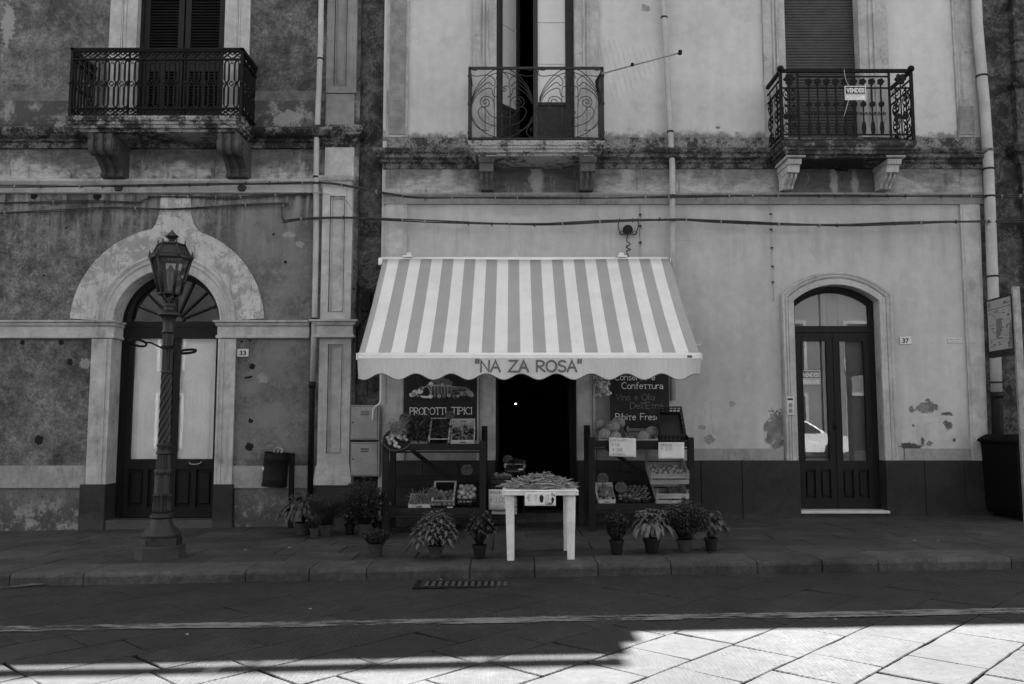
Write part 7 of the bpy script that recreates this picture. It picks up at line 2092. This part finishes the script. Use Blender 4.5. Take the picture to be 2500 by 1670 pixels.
def round_sign(label, px, py, Y, stick, rad=.075, ang=0.0, tilt=-.1):
    x, z = P(px, py, Y)
    r = thing('price_tag', label, 'price tag', (x, Y, z - stick), (tilt, ang, 0), group='round black price tags on sticks')
    bm = BM(); n_ = 28; pts = []
    for j in range(n_):
        a = 2 * pi * j / n_; pts.append((rad * cos(a), stick + rad * max(-.82, sin(a))))
    prism(bm, pts, -.004, .004); obj('tag_face', bm, M_GINK, r, local=True)
    bm = BM()
    for (x0_, x1_, z0_, z1_) in ((-.3, .3, .72, .92), (-.82, .82, .12, .52), (-.85, .85, -.3, .04), (-.7, .7, -.72, -.38)): box(bm, rad * x0_, rad * x1_, -.0055, -.0041, stick + rad * z0_, stick + rad * z1_)
    obj('slate_strip', bm, M_INK, r, local=True)
    bm = BM(); random.seed(int(px))
    for k, zr in enumerate((.3, -.14, -.56)):
        pts = [(-rad * .65 + i * rad * .1, stick + rad * (zr + .1 * (1 if i % 2 else -1) * random.uniform(.2, 1))) for i in range(14)]; ribbon(bm, pts, .0035, front(-.0052), k)
    obj('chalk_writing', bm, M_CHALKD, r, local=True)
    bm = BM(); box(bm, -.006, .006, .004, .009, 0, stick); obj('stick', bm, M_IRON, r, local=True)
    return r
round_sign('round price tag tilted above the garlic basket', 983, 1022, 11.75, .14, .085, .25)
round_sign('dark price tag clipped to the tray of herbs, just under the board lettering', 1098, 1012, 11.72, .06, .065, -.05, -.5)
round_sign('round price tag standing in the onion crate', 1140, 1147, 11.75, .22, .075)
round_sign('square tilted price tag at the peach tray corner', 1050, 1202, 11.5, .1, .075, .4)
round_sign('round price tag above the potatoes', 1472, 1168, 11.6, .16, .075)
round_sign('round price tag over the tomatoes', 1516, 1190, 11.6, .1, .075)
round_sign('round price tag leaning over the greens in the doorway', 1238, 1122, ysc + .1, .12, .07, .1)
# ================================================================== LEAVES AND PLANTS
def leaf_faces(bm, lay, base, d, L, w_, droop, nseg=4, fold=.25, tint=None, side=None):
    """a folded leaf: base point, direction, length, width; droop bends it down"""
    d = Vector(d).normalized(); p = Vector(base)
    s = d.cross(Vector((0, 0, 1)))
    if s.length < .05: s = Vector((1, 0, 0))
    s.normalize()
    if side: s = (s + Vector(side) * .6).normalized()
    t = random.random() if tint is None else tint
    prev = None
    for i in range(nseg + 1):
        f = i / nseg; ww = w_ * (sin(pi * min(1, f * .86 + .14)) ** .8) * .5 if i < nseg else 0.0004
        if i == 0: ww = w_ * .12
        up = s.cross(d).normalized()
        a = bm.verts.new(p - s * ww + up * ww * fold); b = bm.verts.new(p); c = bm.verts.new(p + s * ww + up * ww * fold)
        if prev:
            for q in ([prev[0], prev[1], b, a], [prev[1], prev[2], c, b]):
                fc = bm.faces.new(q); fc[lay] = min(1, max(0, t)); fc.smooth = True
        prev = (a, b, c)
        d = (d + Vector((0, 0, -droop / nseg))).normalized(); p = p + d * (L / nseg)
def pot_parts(r, rad, h, mat, rim=True):
    bm = BM()
    pr = [(rad * .72, 0), (rad * .74, .005), (rad * .93, h * .8)] + ([(rad * .93, h * .8), (rad * 1.06, h * .81), (rad * 1.08, h), (rad * .98, h), (rad * .93, h * .85)] if rim else [(rad, h), (rad * 1.04, h * 1.0), (rad * .97, h), (rad * .93, h * .85)])
    lathe(bm, pr, n=24, cap=False)
    bm.faces.new([bm.verts.new((rad * .72 * cos(-a), rad * .72 * sin(-a), 0.001)) for a in [2 * pi * j / 16 for j in range(16)]])
    obj('pot', bm, mat, r, local=True, smooth=True)
    bm = BM(); lathe(bm, [(rad * .93, h * .84), (rad * .5, h * .9), (.001, h * .92)], n=16, cap=False); obj('soil', bm, M_SOIL, r, local=True)
def plant(label, px, pyb, rad, h, kind, H, S, potmat, leafmat, seed, dens=1.0, group=None, potname=True, lsize=1.0):
    random.seed(seed)
    g = G(px, pyb); g.y += rad * .7; g.z = gz(g.x, .003)
    r = thing('potted_plant', label, 'potted plant', g, (0, 0, random.uniform(0, 6)), group or 'potted plants for sale on the pavement')
    pot_parts(r, rad, h, potmat)
    bm = BM(); lay = bm.faces.layers.float.new('tint'); st = BM()
    if kind == 'sage':           # broad drooping leaves from the end of arching stems
        n_ = int(34 * dens)
        for i in range(n_):
            a = i * 2.399 + random.uniform(-.3, .3); el = (i + .5) / n_
            top = Vector((cos(a) * S * .72 * sqrt(el), sin(a) * S * .72 * sqrt(el), h + (H - h) * (1.0 - .62 * el ** 1.3) * random.uniform(.86, 1.02)))
            b0 = Vector((cos(a) * rad * .4, sin(a) * rad * .4, h * .9))
            mid = (b0 + top) / 2 + Vector((0, 0, .05))
            tube(st, smooth_pts([b0, mid, top], 3), .0035, 4)
            out = Vector((cos(a), sin(a), 0))
            for j in range(10):
                aa = a + j * 2.4; o_ = Vector((cos(aa), sin(aa), 0)) * .8 + out * .5 * el
                lev = j / 10
                p = top - Vector((0, 0, .11 * lev)) * (.4 + H) 
                leaf_faces(bm, lay, p, o_ + Vector((0, 0, .75 - lev * .9)), random.uniform(.07, .12) * (.75 + .55 * lev) * lsize, random.uniform(.028, .04) * (.8 + .3 * lev) * lsize, .9 + .9 * lev, tint=.35 + .5 * random.random() * (1 - el * .2))
    elif kind == 'skirt':        # long leaves hanging over the pot
        for i in range(int(110 * dens)):
            a = random.uniform(0, 2 * pi); out = Vector((cos(a), sin(a), 0)); el = random.random()
            p = out * S * (.15 + .6 * el) + Vector((0, 0, h + (H - h) * (.9 - .45 * el ** 1.4) * random.uniform(.6, 1)))
            leaf_faces(bm, lay, p, out + Vector((0, 0, .4)), random.uniform(.1, .17) * lsize, random.uniform(.03, .045) * lsize, 2.6, 5, tint=random.uniform(.2, .9))
        for i in range(24):
            a = i * 2.4; p = Vector((cos(a) * S * .5, sin(a) * S * .5, h + (H - h) * random.uniform(.65, .95)))
            tube(st, [(0, 0, h * .9), p * .5 + Vector((0, 0, h * .6)), p], .004, 4)
            for j in range(6):
                aa = a + j * 1.05; leaf_faces(bm, lay, p, (cos(aa), sin(aa), .35), .075 * lsize, .02 * lsize, 1.0, tint=random.uniform(.5, 1))
    elif kind == 'basil':        # bushy: many upright stems with small leaves
        for i in range(int(60 * dens)):
            a = random.uniform(0, 2 * pi); el = sqrt(random.random()); lean = S * el
            hh = (H - h) * (1 - .28 * el ** 2) * random.uniform(.75, 1.05)
            b0 = Vector((cos(a) * rad * .6 * el, sin(a) * rad * .6 * el, h * .9)); top = Vector((cos(a) * lean, sin(a) * lean, h + hh))
            pts = smooth_pts([b0, (b0 + top) / 2 + Vector((cos(a), sin(a), 0)) * S * .1, top], 4); tube(st, pts, .0022, 3)
            for k, p in enumerate(pts):
                if k < 3: continue
                for j in range(4):
                    aa = k * 1.57 + j * 1.57 + random.uniform(-.4, .4); leaf_faces(bm, lay, p + Vector((0, 0, random.uniform(-.01, .01))), (cos(aa), sin(aa), random.uniform(-.1, .6)), random.uniform(.022, .04) * lsize, random.uniform(.011, .019) * lsize, .8, 2, tint=random.random())
    elif kind == 'needle':       # rosemary and the like: upright stems with thin leaves
        for i in range(int(26 * dens)):
            a = random.uniform(0, 2 * pi); el = sqrt(random.random())
            b0 = Vector((cos(a) * rad * .5, sin(a) * rad * .5, h * .9)); top = Vector((cos(a) * S * el, sin(a) * S * el, h + (H - h) * random.uniform(.6, 1.05)))
            pts = smooth_pts([b0, (b0 * .3 + top * .7) * .7 + Vector((0, 0, (H) * .15)), top], 8); tube(st, pts, .003, 3)
            for k, p in enumerate(pts):
                for j in range(5):
                    aa = random.uniform(0, 6.3); leaf_faces(bm, lay, p, (cos(aa), sin(aa), .9), random.uniform(.02, .035) * lsize, .0045 * lsize, .3, 1, tint=random.random())
    elif kind == 'broad':        # a few stalks with broad blades
        for i in range(int(16 * dens)):
            a = i * 2.4 + random.uniform(-.3, .3); el = (i + .5) / (16 * dens)
            b0 = Vector((cos(a) * rad * .3, sin(a) * rad * .3, h * .9)); top = Vector((cos(a) * S * (.3 + .7 * el), sin(a) * S * (.3 + .7 * el), h + (H - h) * (1.05 - .7 * el)))
            pts = smooth_pts([b0, (b0 + top) / 2 + Vector((0, 0, .04)), top], 3); tube(st, pts, .004, 4)
            for j in range(3):
                aa = a + (j - 1) * .9; leaf_faces(bm, lay, pts[-1 - j], (cos(aa), sin(aa), .25), random.uniform(.08, .125) * lsize, random.uniform(.045, .065) * lsize, 1.5, 4, tint=random.random())
    obj('foliage', bm, leafmat, r, local=True)
    obj('stems', st, leafmat, r, local=True)
    return r
px_m = 1 / 222.0
plant('big pale sage plant with drooping leaves, in front of the left stand', 1062, 1365, .085, .13, 'sage', .50, .30, M_POTT, M_LEAFS, 31, 1.7, lsize=1.05)
plant('small dark leaved plant in a round pot near the kerb, leftmost of the front row', 915, 1361, .085, .14, 'basil', .30, .15, M_POTT, M_LEAFD, 32, 1.0, lsize=1.3)
plant('leggy dark plant in a round pot left of the white table', 1170, 1366, .075, .145, 'broad', .50, .2, M_POTK, M_LEAFD, 33, 2.6, lsize=.65)
plant('slim pot with two pale shoots right of the white table', 1507, 1356, .078, .155, 'basil', .46, .13, M_POTK, M_LEAFD, 34, 1.3, lsize=1.1)
plant('large sage plant with long pale leaves hanging over a black pot', 1594, 1353, .09, .16, 'skirt', .48, .26, M_POTK, M_LEAFS, 35, 1.3)
plant('tall airy basil bush in a clay pot before the right stand', 1675, 1349, .09, .13, 'basil', .58, .25, M_POTT, M_LEAFM, 36, 2.2, lsize=1.25)
plant('young plant with broad vine leaves in a small black pot, rightmost of the row', 1739, 1347, .075, .14, 'broad', .43, .17, M_POTK, M_LEAFY, 37, 1.4, lsize=.95)
plant('drooping long leaved plant next to the litter bin post', 737, 1308, .12, .16, 'skirt', .56, .36, M_POTT, M_LEAFM, 41, 3.0)
plant('small spiky plant in front of the drooping one by the bin', 765, 1316, .06, .13, 'needle', .3, .14, M_POTT, M_LEAFM, 42, 1.2, lsize=1.6)
plant('rosemary like plant in a wide clay pot by the black drainpipe', 795, 1311, .09, .15, 'needle', .50, .27, M_POTT, M_LEAFM, 43, 4.0, lsize=2.1)
plant('low dark leafy plant half hidden between the pilaster plants', 852, 1307, .07, .14, 'broad', .44, .2, M_POTK, M_LEAFM, 44, 1.8, lsize=.7)
plant('tall bushy basil under the meter cabinets', 886, 1309, .09, .15, 'basil', .74, .3, M_POTT, M_LEAFM, 45, 2.4, lsize=1.25)
plant('leafy lemon like plant in a black pot beside the left stand post', 921, 1304, .08, .14, 'broad', .5, .2, M_POTK, M_LEAFY, 46, 1.7, lsize=.9)
# greens lying in crates and baskets
def greens(name, label, cat, M, w_, L, z0_, n, mat, ls=(.06, .12), lw=(.01, .03), seed=1, up=.5, heap=.08):
    random.seed(seed); bm = BM(); lay = bm.faces.layers.float.new('tint')
    for i in range(n):
        x, y = random.uniform(-.5, .5) * w_ * .85, random.uniform(.08, .9) * L; a = random.uniform(0, 6.3)
        zz_ = z0_ + heap * max(0, 1 - (x / (w_ * .5)) ** 2) * random.uniform(.2, 1)
        leaf_faces(bm, lay, (x, y, zz_), (cos(a), sin(a), random.uniform(-.1, up)), random.uniform(*ls), random.uniform(*lw), random.uniform(.2, 1.6), 3, tint=random.random())
    bm.transform(M); o = obj(name, bm, mat); return tag(o, label, cat)
greens('herb_bunch', 'dark bunch of herbs heaped in the tray on the left stand', 'herbs', rT[0], rT[1], .44, .09, 260, M_LEAFD, seed=51, up=.7)
greens('stalk_bundle', 'upright bundle of stalks in the short printed crate on the lower left shelf', 'vegetables', rA[0], rA[1], .38, .1, 150, M_STRAW, (.12, .22), (.006, .012), 52, 1.8, .04)
greens('leafy_greens', 'heap of leafy greens in the small crate on the doorway stool', 'vegetables', rD[0], rD[1], .3, .09, 260, M_LEAFM, seed=53, up=.6)
greens('leafy_vegetables', 'tangled dark vegetables piled between the garlic basket and the herb tray', 'vegetables', Matrix.Translation((PX(1022, 1080, 11.6), 11.55, ztopL + .01)) @ Matrix.Rotation(radians(30), 4, 'X'), .40, .45, .05, 520, M_LEAFD, (.07, .17), (.012, .04), 54, 1.4, .2)
greens('pale_stalks', 'few pale curling stalks among the dark vegetables on the left stand', 'vegetables', Matrix.Translation((PX(1028, 1060, 11.6), 11.55, ztopL + .16)) @ Matrix.Rotation(radians(25), 4, 'X'), .26, .2, .02, 14, M_GARL, (.1, .17), (.006, .009), 55, 1.6, .04)
# garlic basket
gb = thing('garlic_basket', 'wicker basket of garlic bunches at the left end of the stand', 'basket', (PX(973, 1090, 11.62), 11.60, ztopL + .01), (radians(50), 0, 0))
bm = BM()
for k in range(9):
    t = k / 8; tube(bm, ring_pts((0, 0, .01 + .12 * t), .13 + .06 * t, 28), .009, 5, closed=True)
for i in range(22):
    a = 2 * pi * i / 22; tube(bm, [(.125 * cos(a), .125 * sin(a), 0), (.195 * cos(a), .195 * sin(a), .135)], .005, 4)
bm.faces.new([bm.verts.new((.13 * cos(a), .13 * sin(a), .004)) for a in [2 * pi * j / 20 for j in range(20)]])
obj('wicker', bm, M_STRAW, gb, local=True)
Mg = Matrix.Translation(gb.location) @ gb.rotation_euler.to_matrix().to_4x4()
random.seed(60)
me_ga = fruit_mesh('garlic', .026, (1, 1, .9), True)
for i in range(26):
    a = random.uniform(0, 6.3); q = sqrt(random.random()) * .14
    fruit(me_ga, 'garlic_bulb', M_GARL, Mg, (q * cos(a), q * sin(a) - .02, .12 + .05 * (1 - q / .14) + random.uniform(0, .03)), 'garlic bulb in the wicker basket on the left stand', 'garlic', 'garlic in the wicker basket', random.uniform(.8, 1.2))
greens('garlic_stalks', 'matted dry stalks fanning over the garlic basket', 'vegetables', Mg @ Matrix.Translation((0, .02, .06)), .26, .2, .12, 200, M_STRAW, (.08, .17), (.004, .008), 61, 1.0, .12)
# hanging garlic braid by the right board
Yh = 12.15
x, z = P(1470, 945, Yh)
hb_ = thing('garlic_bunch', 'hanging bunch of pale garlic heads beside the right board', 'garlic bunch', (x, Yh, z))
random.seed(62); bm = BM(); st = BM()
for i in range(60):
    a = random.uniform(0, 6.3); q = random.random(); zz_ = random.uniform(-.13, .2)
    p = Vector((.105 * cos(a) * (1 - max(0, zz_) * 2) - zz_ * .02, .09 * sin(a) * (1 - max(0, zz_) * 2) - .02, zz_)); r_ = random.uniform(.022, .034)
    ico(bm, p, r_, 2, (1, 1, .9)); tube(bm, [p, p + Vector((random.uniform(-.03, .03), -.015, .04))], [r_ * .4, .003], 5)
    tube(st, smooth_pts([p, p * .5 + Vector((0, 0, .22)), Vector((.03, 0, .5))], 3), .003, 3)
obj('heads', bm, M_GARL, hb_, local=True, smooth=True)
for i in range(26):
    a = random.uniform(0, 3.1); tube(st, smooth_pts([(.02 * cos(a), .02 * sin(a), .45), (.1 * cos(a), .07 * sin(a), random.uniform(.1, .25)), (.12 * cos(a + .3), .09 * sin(a), random.uniform(-.05, .15))], 3), .0028, 3)
tube(st, [(.03, 0, .45), (.03, .1, .9)], .004, 4)
obj('stalks', st, M_STRAW, hb_, local=True)

# ================================================================== WHITE TABLE, BEANS, PAPERS
Yt0 = G(1247, 1369).y
tl, tr_ = PX(1226, 1200, Yt0 - .06), PX(1413.5, 1200, Yt0 - .06)
tb0 = Yt0 - .06; tD = .78
xt = (tl + tr_) / 2; zt_ = gz(xt)
zT = PZ(1197, tb0)
tab = thing('white_table', 'white square plastic table in front of the shop door heaped with beans', 'table', (xt, tb0 + tD / 2, zt_))
bm = BM(); rbox(bm, tl, tr_, tb0, tb0 + tD, zT - .02, zT, .008); rbox(bm, tl + .004, tr_ - .004, tb0 + .004, tb0 + tD - .004, zT - .055, zT - .02, .004); obj('tabletop', bm, M_WHITE, tab)
for (sx, sy) in ((-1, 0), (1, 0), (-1, 1), (1, 1)):
    bm = BM(); zx = gz(xt + sx * .34, .001)
    fx = (PX(1247, 1369, Yt0) if sx < 0 else PX(1394, 1369, Yt0)); fy = Yt0 + .03 if sy == 0 else tb0 + tD - .06
    tx = xt + sx * .325; ty = tb0 + .075 if sy == 0 else tb0 + tD - .075
    # L-shaped moulded leg
    ws = .042; rows = []
    for (X, Y_, Z, s_) in ((fx, fy, zx, .9), (tx, ty, zT - .053, 1.15)):
        hw = ws * s_; rows.append([(X - hw, Y_ - hw * (.7 if sy == 0 else .7), Z), (X + hw * .3 * 1 if sx > 0 else X + hw * .2, Y_ - hw * .8, Z), (X + hw, Y_ - hw * .45, Z), (X + hw * .9, Y_ + hw * .8, Z), (X - hw * .9, Y_ + hw * .8, Z)])
    a_ = [bm.verts.new(p) for p in rows[0]]; b_ = [bm.verts.new(p) for p in rows[1]]
    for i in range(5): j = (i + 1) % 5; bm.faces.new([a_[i], a_[j], b_[j], b_[i]])
    bm.faces.new(a_[::-1]); bm.faces.new(b_)
    obj('leg', bm, M_WHITE, tab)
random.seed(77)
bm = BM(); lay = bm.faces.layers.float.new('tint')
cxT, cyT = xt - .0, tb0 + tD / 2 + .02
for i in range(620):
    a = random.uniform(0, 6.3); q = sqrt(random.random())
    x = cxT + .40 * q * cos(a); y = cyT + .33 * q * sin(a); hz = .155 * (1 - q ** 1.5) * random.uniform(.2, 1.05) + .012
    dr = random.uniform(0, 6.3); L = random.uniform(.1, .19); d = Vector((cos(dr), sin(dr), random.uniform(-.25, .4) if q < .8 else random.uniform(-.1, .15)))
    p = Vector((x, y, zT + hz)) - d * L * .5
    if p.z < zT + .006: p.z = zT + .006
    bend = random.uniform(-.6, .6); sgn = random.uniform(-.5, .5)
    pts = []; dd = d.normalized(); s__ = dd.cross(Vector((0, 0, 1))).normalized()
    for k in range(6):
        pts.append(p.copy()); dd = (dd + s__ * sgn * .3 + Vector((0, 0, -.12 * bend))).normalized(); p = p + dd * L / 5
        if p.z < zT + .006: p.z = zT + .006
    nb0 = len(bm.faces)
    tube(bm, pts, [.0015, .0055, .0065, .006, .005, .001], 5)
    bm.faces.ensure_lookup_table(); t = random.random()
    for f in bm.faces[nb0:]: f[lay] = t
o = obj('bean_heap', bm, M_BEAN); o['kind'] = 'stuff'; tag(o, 'big loose heap of long bean pods on the white table', 'beans')
s_, (a, b, c, d) = sheet('stained paper price card stuck to the front edge of the white table', 1281, 1202, 1357, 1235, tb0 - .003, [('€ 1', .07, .36, .5, .0045), ('0', .68, .4, .42, .004)], 0)
bm = BM()
for (u, v, ru, rv) in ((.54, .52, .065, .3), (.9, .42, .045, .22)):
    pts = [(a + (b - a) * (u + ru * cos(t_) * (1 + .1 * sin(3 * t_))), c + (d - c) * (v + rv * sin(t_))) for t_ in [2 * pi * j / 18 for j in range(18)]]
    bm.faces.new([bm.verts.new((x, tb0 - .0075, z)) for x, z in pts])
obj('ink_blot', bm, M_INK, s_)
bm = BM(); write(bm, "Kg", front(tb0 - .006), a + (b - a) * .87, c + (d - c) * .74, .03, .004, .1); write(bm, "L'uno", front(tb0 - .006), a + (b - a) * .68, c + (d - c) * .1, .03, .0055, .1); obj('bold_writing', bm, M_INK, s_)

# ================================================================== INSIDE THE SHOP
r = thing('wall_shelf', 'dim shelf unit with jars barely seen at the back of the shop', 'shelf unit', (0.25, YF + 3.6, .1))
bm = BM(); box(bm, -.9, 1.3, YF + 3.95, YF + 3.99, 0.1, 2.4)
for z in (.5, .95, 1.4, 1.85, 2.3): box(bm, -.9, 1.3, YF + 3.6, YF + 3.94, z, z + .03)
obj('shelves', bm, M_STAND, r)
random.seed(81)
me_j = None
for z in (.5, .95, 1.4, 1.85):
    for i in range(11):
        x = -.8 + i * .19 + random.uniform(-.02, .02)
        if random.random() < .35: continue
        if me_j is None:
            bm = BM(); lathe(bm, [(.05, 0), (.055, .02), (.055, .13), (.04, .16), (.045, .17), (.045, .19), (.001, .192)], n=12, cap=False); o = obj('jar', bm, M_SHELF, smooth=True); me_j = o.data
        else: o = bpy.data.objects.new('jar', me_j); C.objects.link(o)
        o.scale = [random.uniform(.7, 1.3)] * 2 + [random.uniform(.6, 1.25)]
        o.location = (x, YF + 3.72, z + .031); tag(o, 'jar on the dim shelf at the back of the shop', 'jar', 'jars on the back shelf')
r = thing('ceiling_lamp', 'single lit bulb glowing in the dark shop', 'lamp', (P(1259, 986, YF + 2.2)[0], YF + 2.2, P(1259, 986, YF + 2.2)[1]))
me_ = bpy.data.materials.new('lit_bulb'); me_.use_nodes = True; b_ = me_.node_tree.nodes['Principled BSDF']; b_.inputs['Emission Color'].default_value = (1, 1, 1, 1); b_.inputs['Emission Strength'].default_value = 1.2
bm = BM(); x, z = P(1259, 986, YF + 2.2); ico(bm, (x, YF + 2.2, z), .014, 2, (1, 1, .8)); obj('bulb', bm, me_, r)
bm = BM(); tube(bm, [(x, YF + 2.2, z + .02), (x, YF + 2.2, z + .8)], .006, 5); lathe(bm, [(.02, z + .02), (.02, z + .07)], (x, YF + 2.2, 0), 10); obj('flex', bm, M_INK, r)

# bits of litter on the ground
random.seed(91)
for (px, py, h) in ((598, 1344, 0), (706, 1338, 0), (957, 1354, 0), (757, 1488, RD), (1075, 1416, RD), (604, 1417, RD), (2232, 1321, 0), (2290, 1322, 0), (455, 1551, RD), (2040, 1514, RD)):
    bm = BM(); q = G(px, py, h + .004); r_ = .012
    face(bm, [q + Vector((random.uniform(-1, 1) * r_ * 1.6, random.uniform(-1, 1) * r_, random.uniform(0, .008))) for _ in range(1)] + [q + Vector((r_ * 1.5, -r_ * .6, .004)), q + Vector((r_ * .8, r_, .012)), q + Vector((-r_ * 1.4, r_ * .7, .006))])
    tag(obj('paper_scrap', bm, M_CABLEL), 'tiny pale scrap lying on the stone of the street', 'litter', 'scraps on the ground')
# ================================================================== BEHIND THE CAMERA (seen in the glass, and lighting the shaded front)
M_OPP = plain('pale_stucco', 0.15, .9, .15, .6); M_OPD = plain('dark_stucco', 0.06, .9, .3, .6); M_CARP = plain('silver_car_paint', 0.75, .25, .02, 2, 0, .5, .0); M_TYRE = plain('tyre_rubber', .012, .8, .2, 9)
M_CARG = plain('car_glass', .01, .05, .05, 2, 0, .6)
OPY = -16.0
for (x0_, x1_, h_, lb) in ((-30, -9.5, 13.0, 'tall dark three storey house across the square, furthest left'), (-9.4, 6.0, 11.5, 'dark house across the square directly opposite the shop'), (6.1, 15, 12.5, 'tall narrow house across the square behind the parked car'), (15.1, 34, 10.5, 'pale house across the square, furthest right')):
    r = thing('facing_house', lb, 'building', ((x0_ + x1_) / 2, OPY, gz((x0_ + x1_) / 2)), group='houses across the square')
    bm = BM(); box(bm, x0_, x1_, OPY - 8, OPY, -.8, h_); obj('wall', bm, M_OPP if x0_ > 6 else M_OPD, r)
    bm = BM(); box(bm, x0_ - .0, x1_, OPY - 8, OPY + .4, h_ + .001, h_ + .25); obj('roof', bm, M_CORL, r)
    x = x0_ + 1.2
    while x < x1_ - 1.6:
        for (za, zb2) in ((.15, 2.7), (3.9, 6.2)):
            bm = BM(); box(bm, x, x + 1.1, OPY - .001 + .0, OPY + .04, za, zb2); f = obj('window', bm, M_SHUT, r)
            bm = BM(); box(bm, x - .15, x - .001, OPY, OPY + .07, za, zb2 + .15); box(bm, x + 1.101, x + 1.25, OPY, OPY + .07, za, zb2 + .15); box(bm, x, x + 1.1, OPY, OPY + .07, zb2 + .001, zb2 + .15); obj('frame', bm, M_MT, f)
        x += 2.9
# parked car
cx_, cy_ = 10.9, -8.0
car = thing('parked_car', 'silver hatchback parked across the square, mirrored in the glass of door 37', 'car', (cx_, cy_, gz(cx_, RD)), (0, 0, pi))
side = [(-2.05, .35), (-2.0, .62), (-1.85, .82), (-1.05, .98), (-.35, 1.42), (.9, 1.45), (1.7, 1.02), (1.98, .95), (2.05, .6), (2.02, .32)]
bm = BM(); pts = smooth_pts([(x, 0, z) for x, z in side], 3); n_ = len(pts)
secs = []
for y, s_, zr in ((-.86, .985, .9), (-.8, 1.0, 1), (0, 1.0, 1.0), (.8, 1, 1), (.86, .985, .9)):
    row = []
    for p in pts:
        zz_ = p.z; yy = y
        if zz_ > .95: yy = y * (1 - .28 * (zz_ - .95) / .5)
        row.append(bm.verts.new((p.x * s_, yy, zz_ if abs(y) < .85 else .35 + (zz_ - .35) * .97)))
    row.append(bm.verts.new((1.9 * s_, y, .24))); row.append(bm.verts.new((-1.95 * s_, y, .24))); secs.append(row)
for a, b in zip(secs, secs[1:]):
    for i in range(len(a)): j = (i + 1) % len(a); bm.faces.new([a[i], b[i], b[j], a[j]]).smooth = True
bm.faces.new(secs[0]); bm.faces.new(secs[-1][::-1])
obj('body', bm, M_CARP, car, local=True)
for s in (-1, 1):
    bm = BM(); prism(bm, [(-.86, 1.0), (-.3, 1.36), (.3, 1.39), (.3, 1.0)], s * .875 if s > 0 else -.88, s * .80)
    prism(bm, [(.36, 1.0), (.36, 1.39), (.85, 1.38), (1.4, 1.02)], s * .875 if s > 0 else -.88, s * .80); obj('side_window', bm, M_CARG, car, local=True)
    for x in (-1.28, 1.25):
        w2 = BM(); tube(w2, [(x, s * .70, .31), (x, s * .885, .31)], .31, 24); tyre = obj('wheel', w2, M_TYRE, car, local=True)
        w2 = BM(); tube(w2, [(x, s * .88, .31), (x, s * .895, .31)], .2, 20)
        for k in range(7): a = 2 * pi * k / 7; bar(w2, (x, s * .9, .31), (x + .19 * cos(a), s * .9, .31 + .19 * sin(a)), .04, .02)
        obj('rim', w2, M_STEEL, tyre, local=True)
    bm = BM(); ico(bm, (-1.88, s * .68, .72), .12, 2, (.7, 1, .5)); obj('headlight', bm, M_WHITEM, car, local=True)
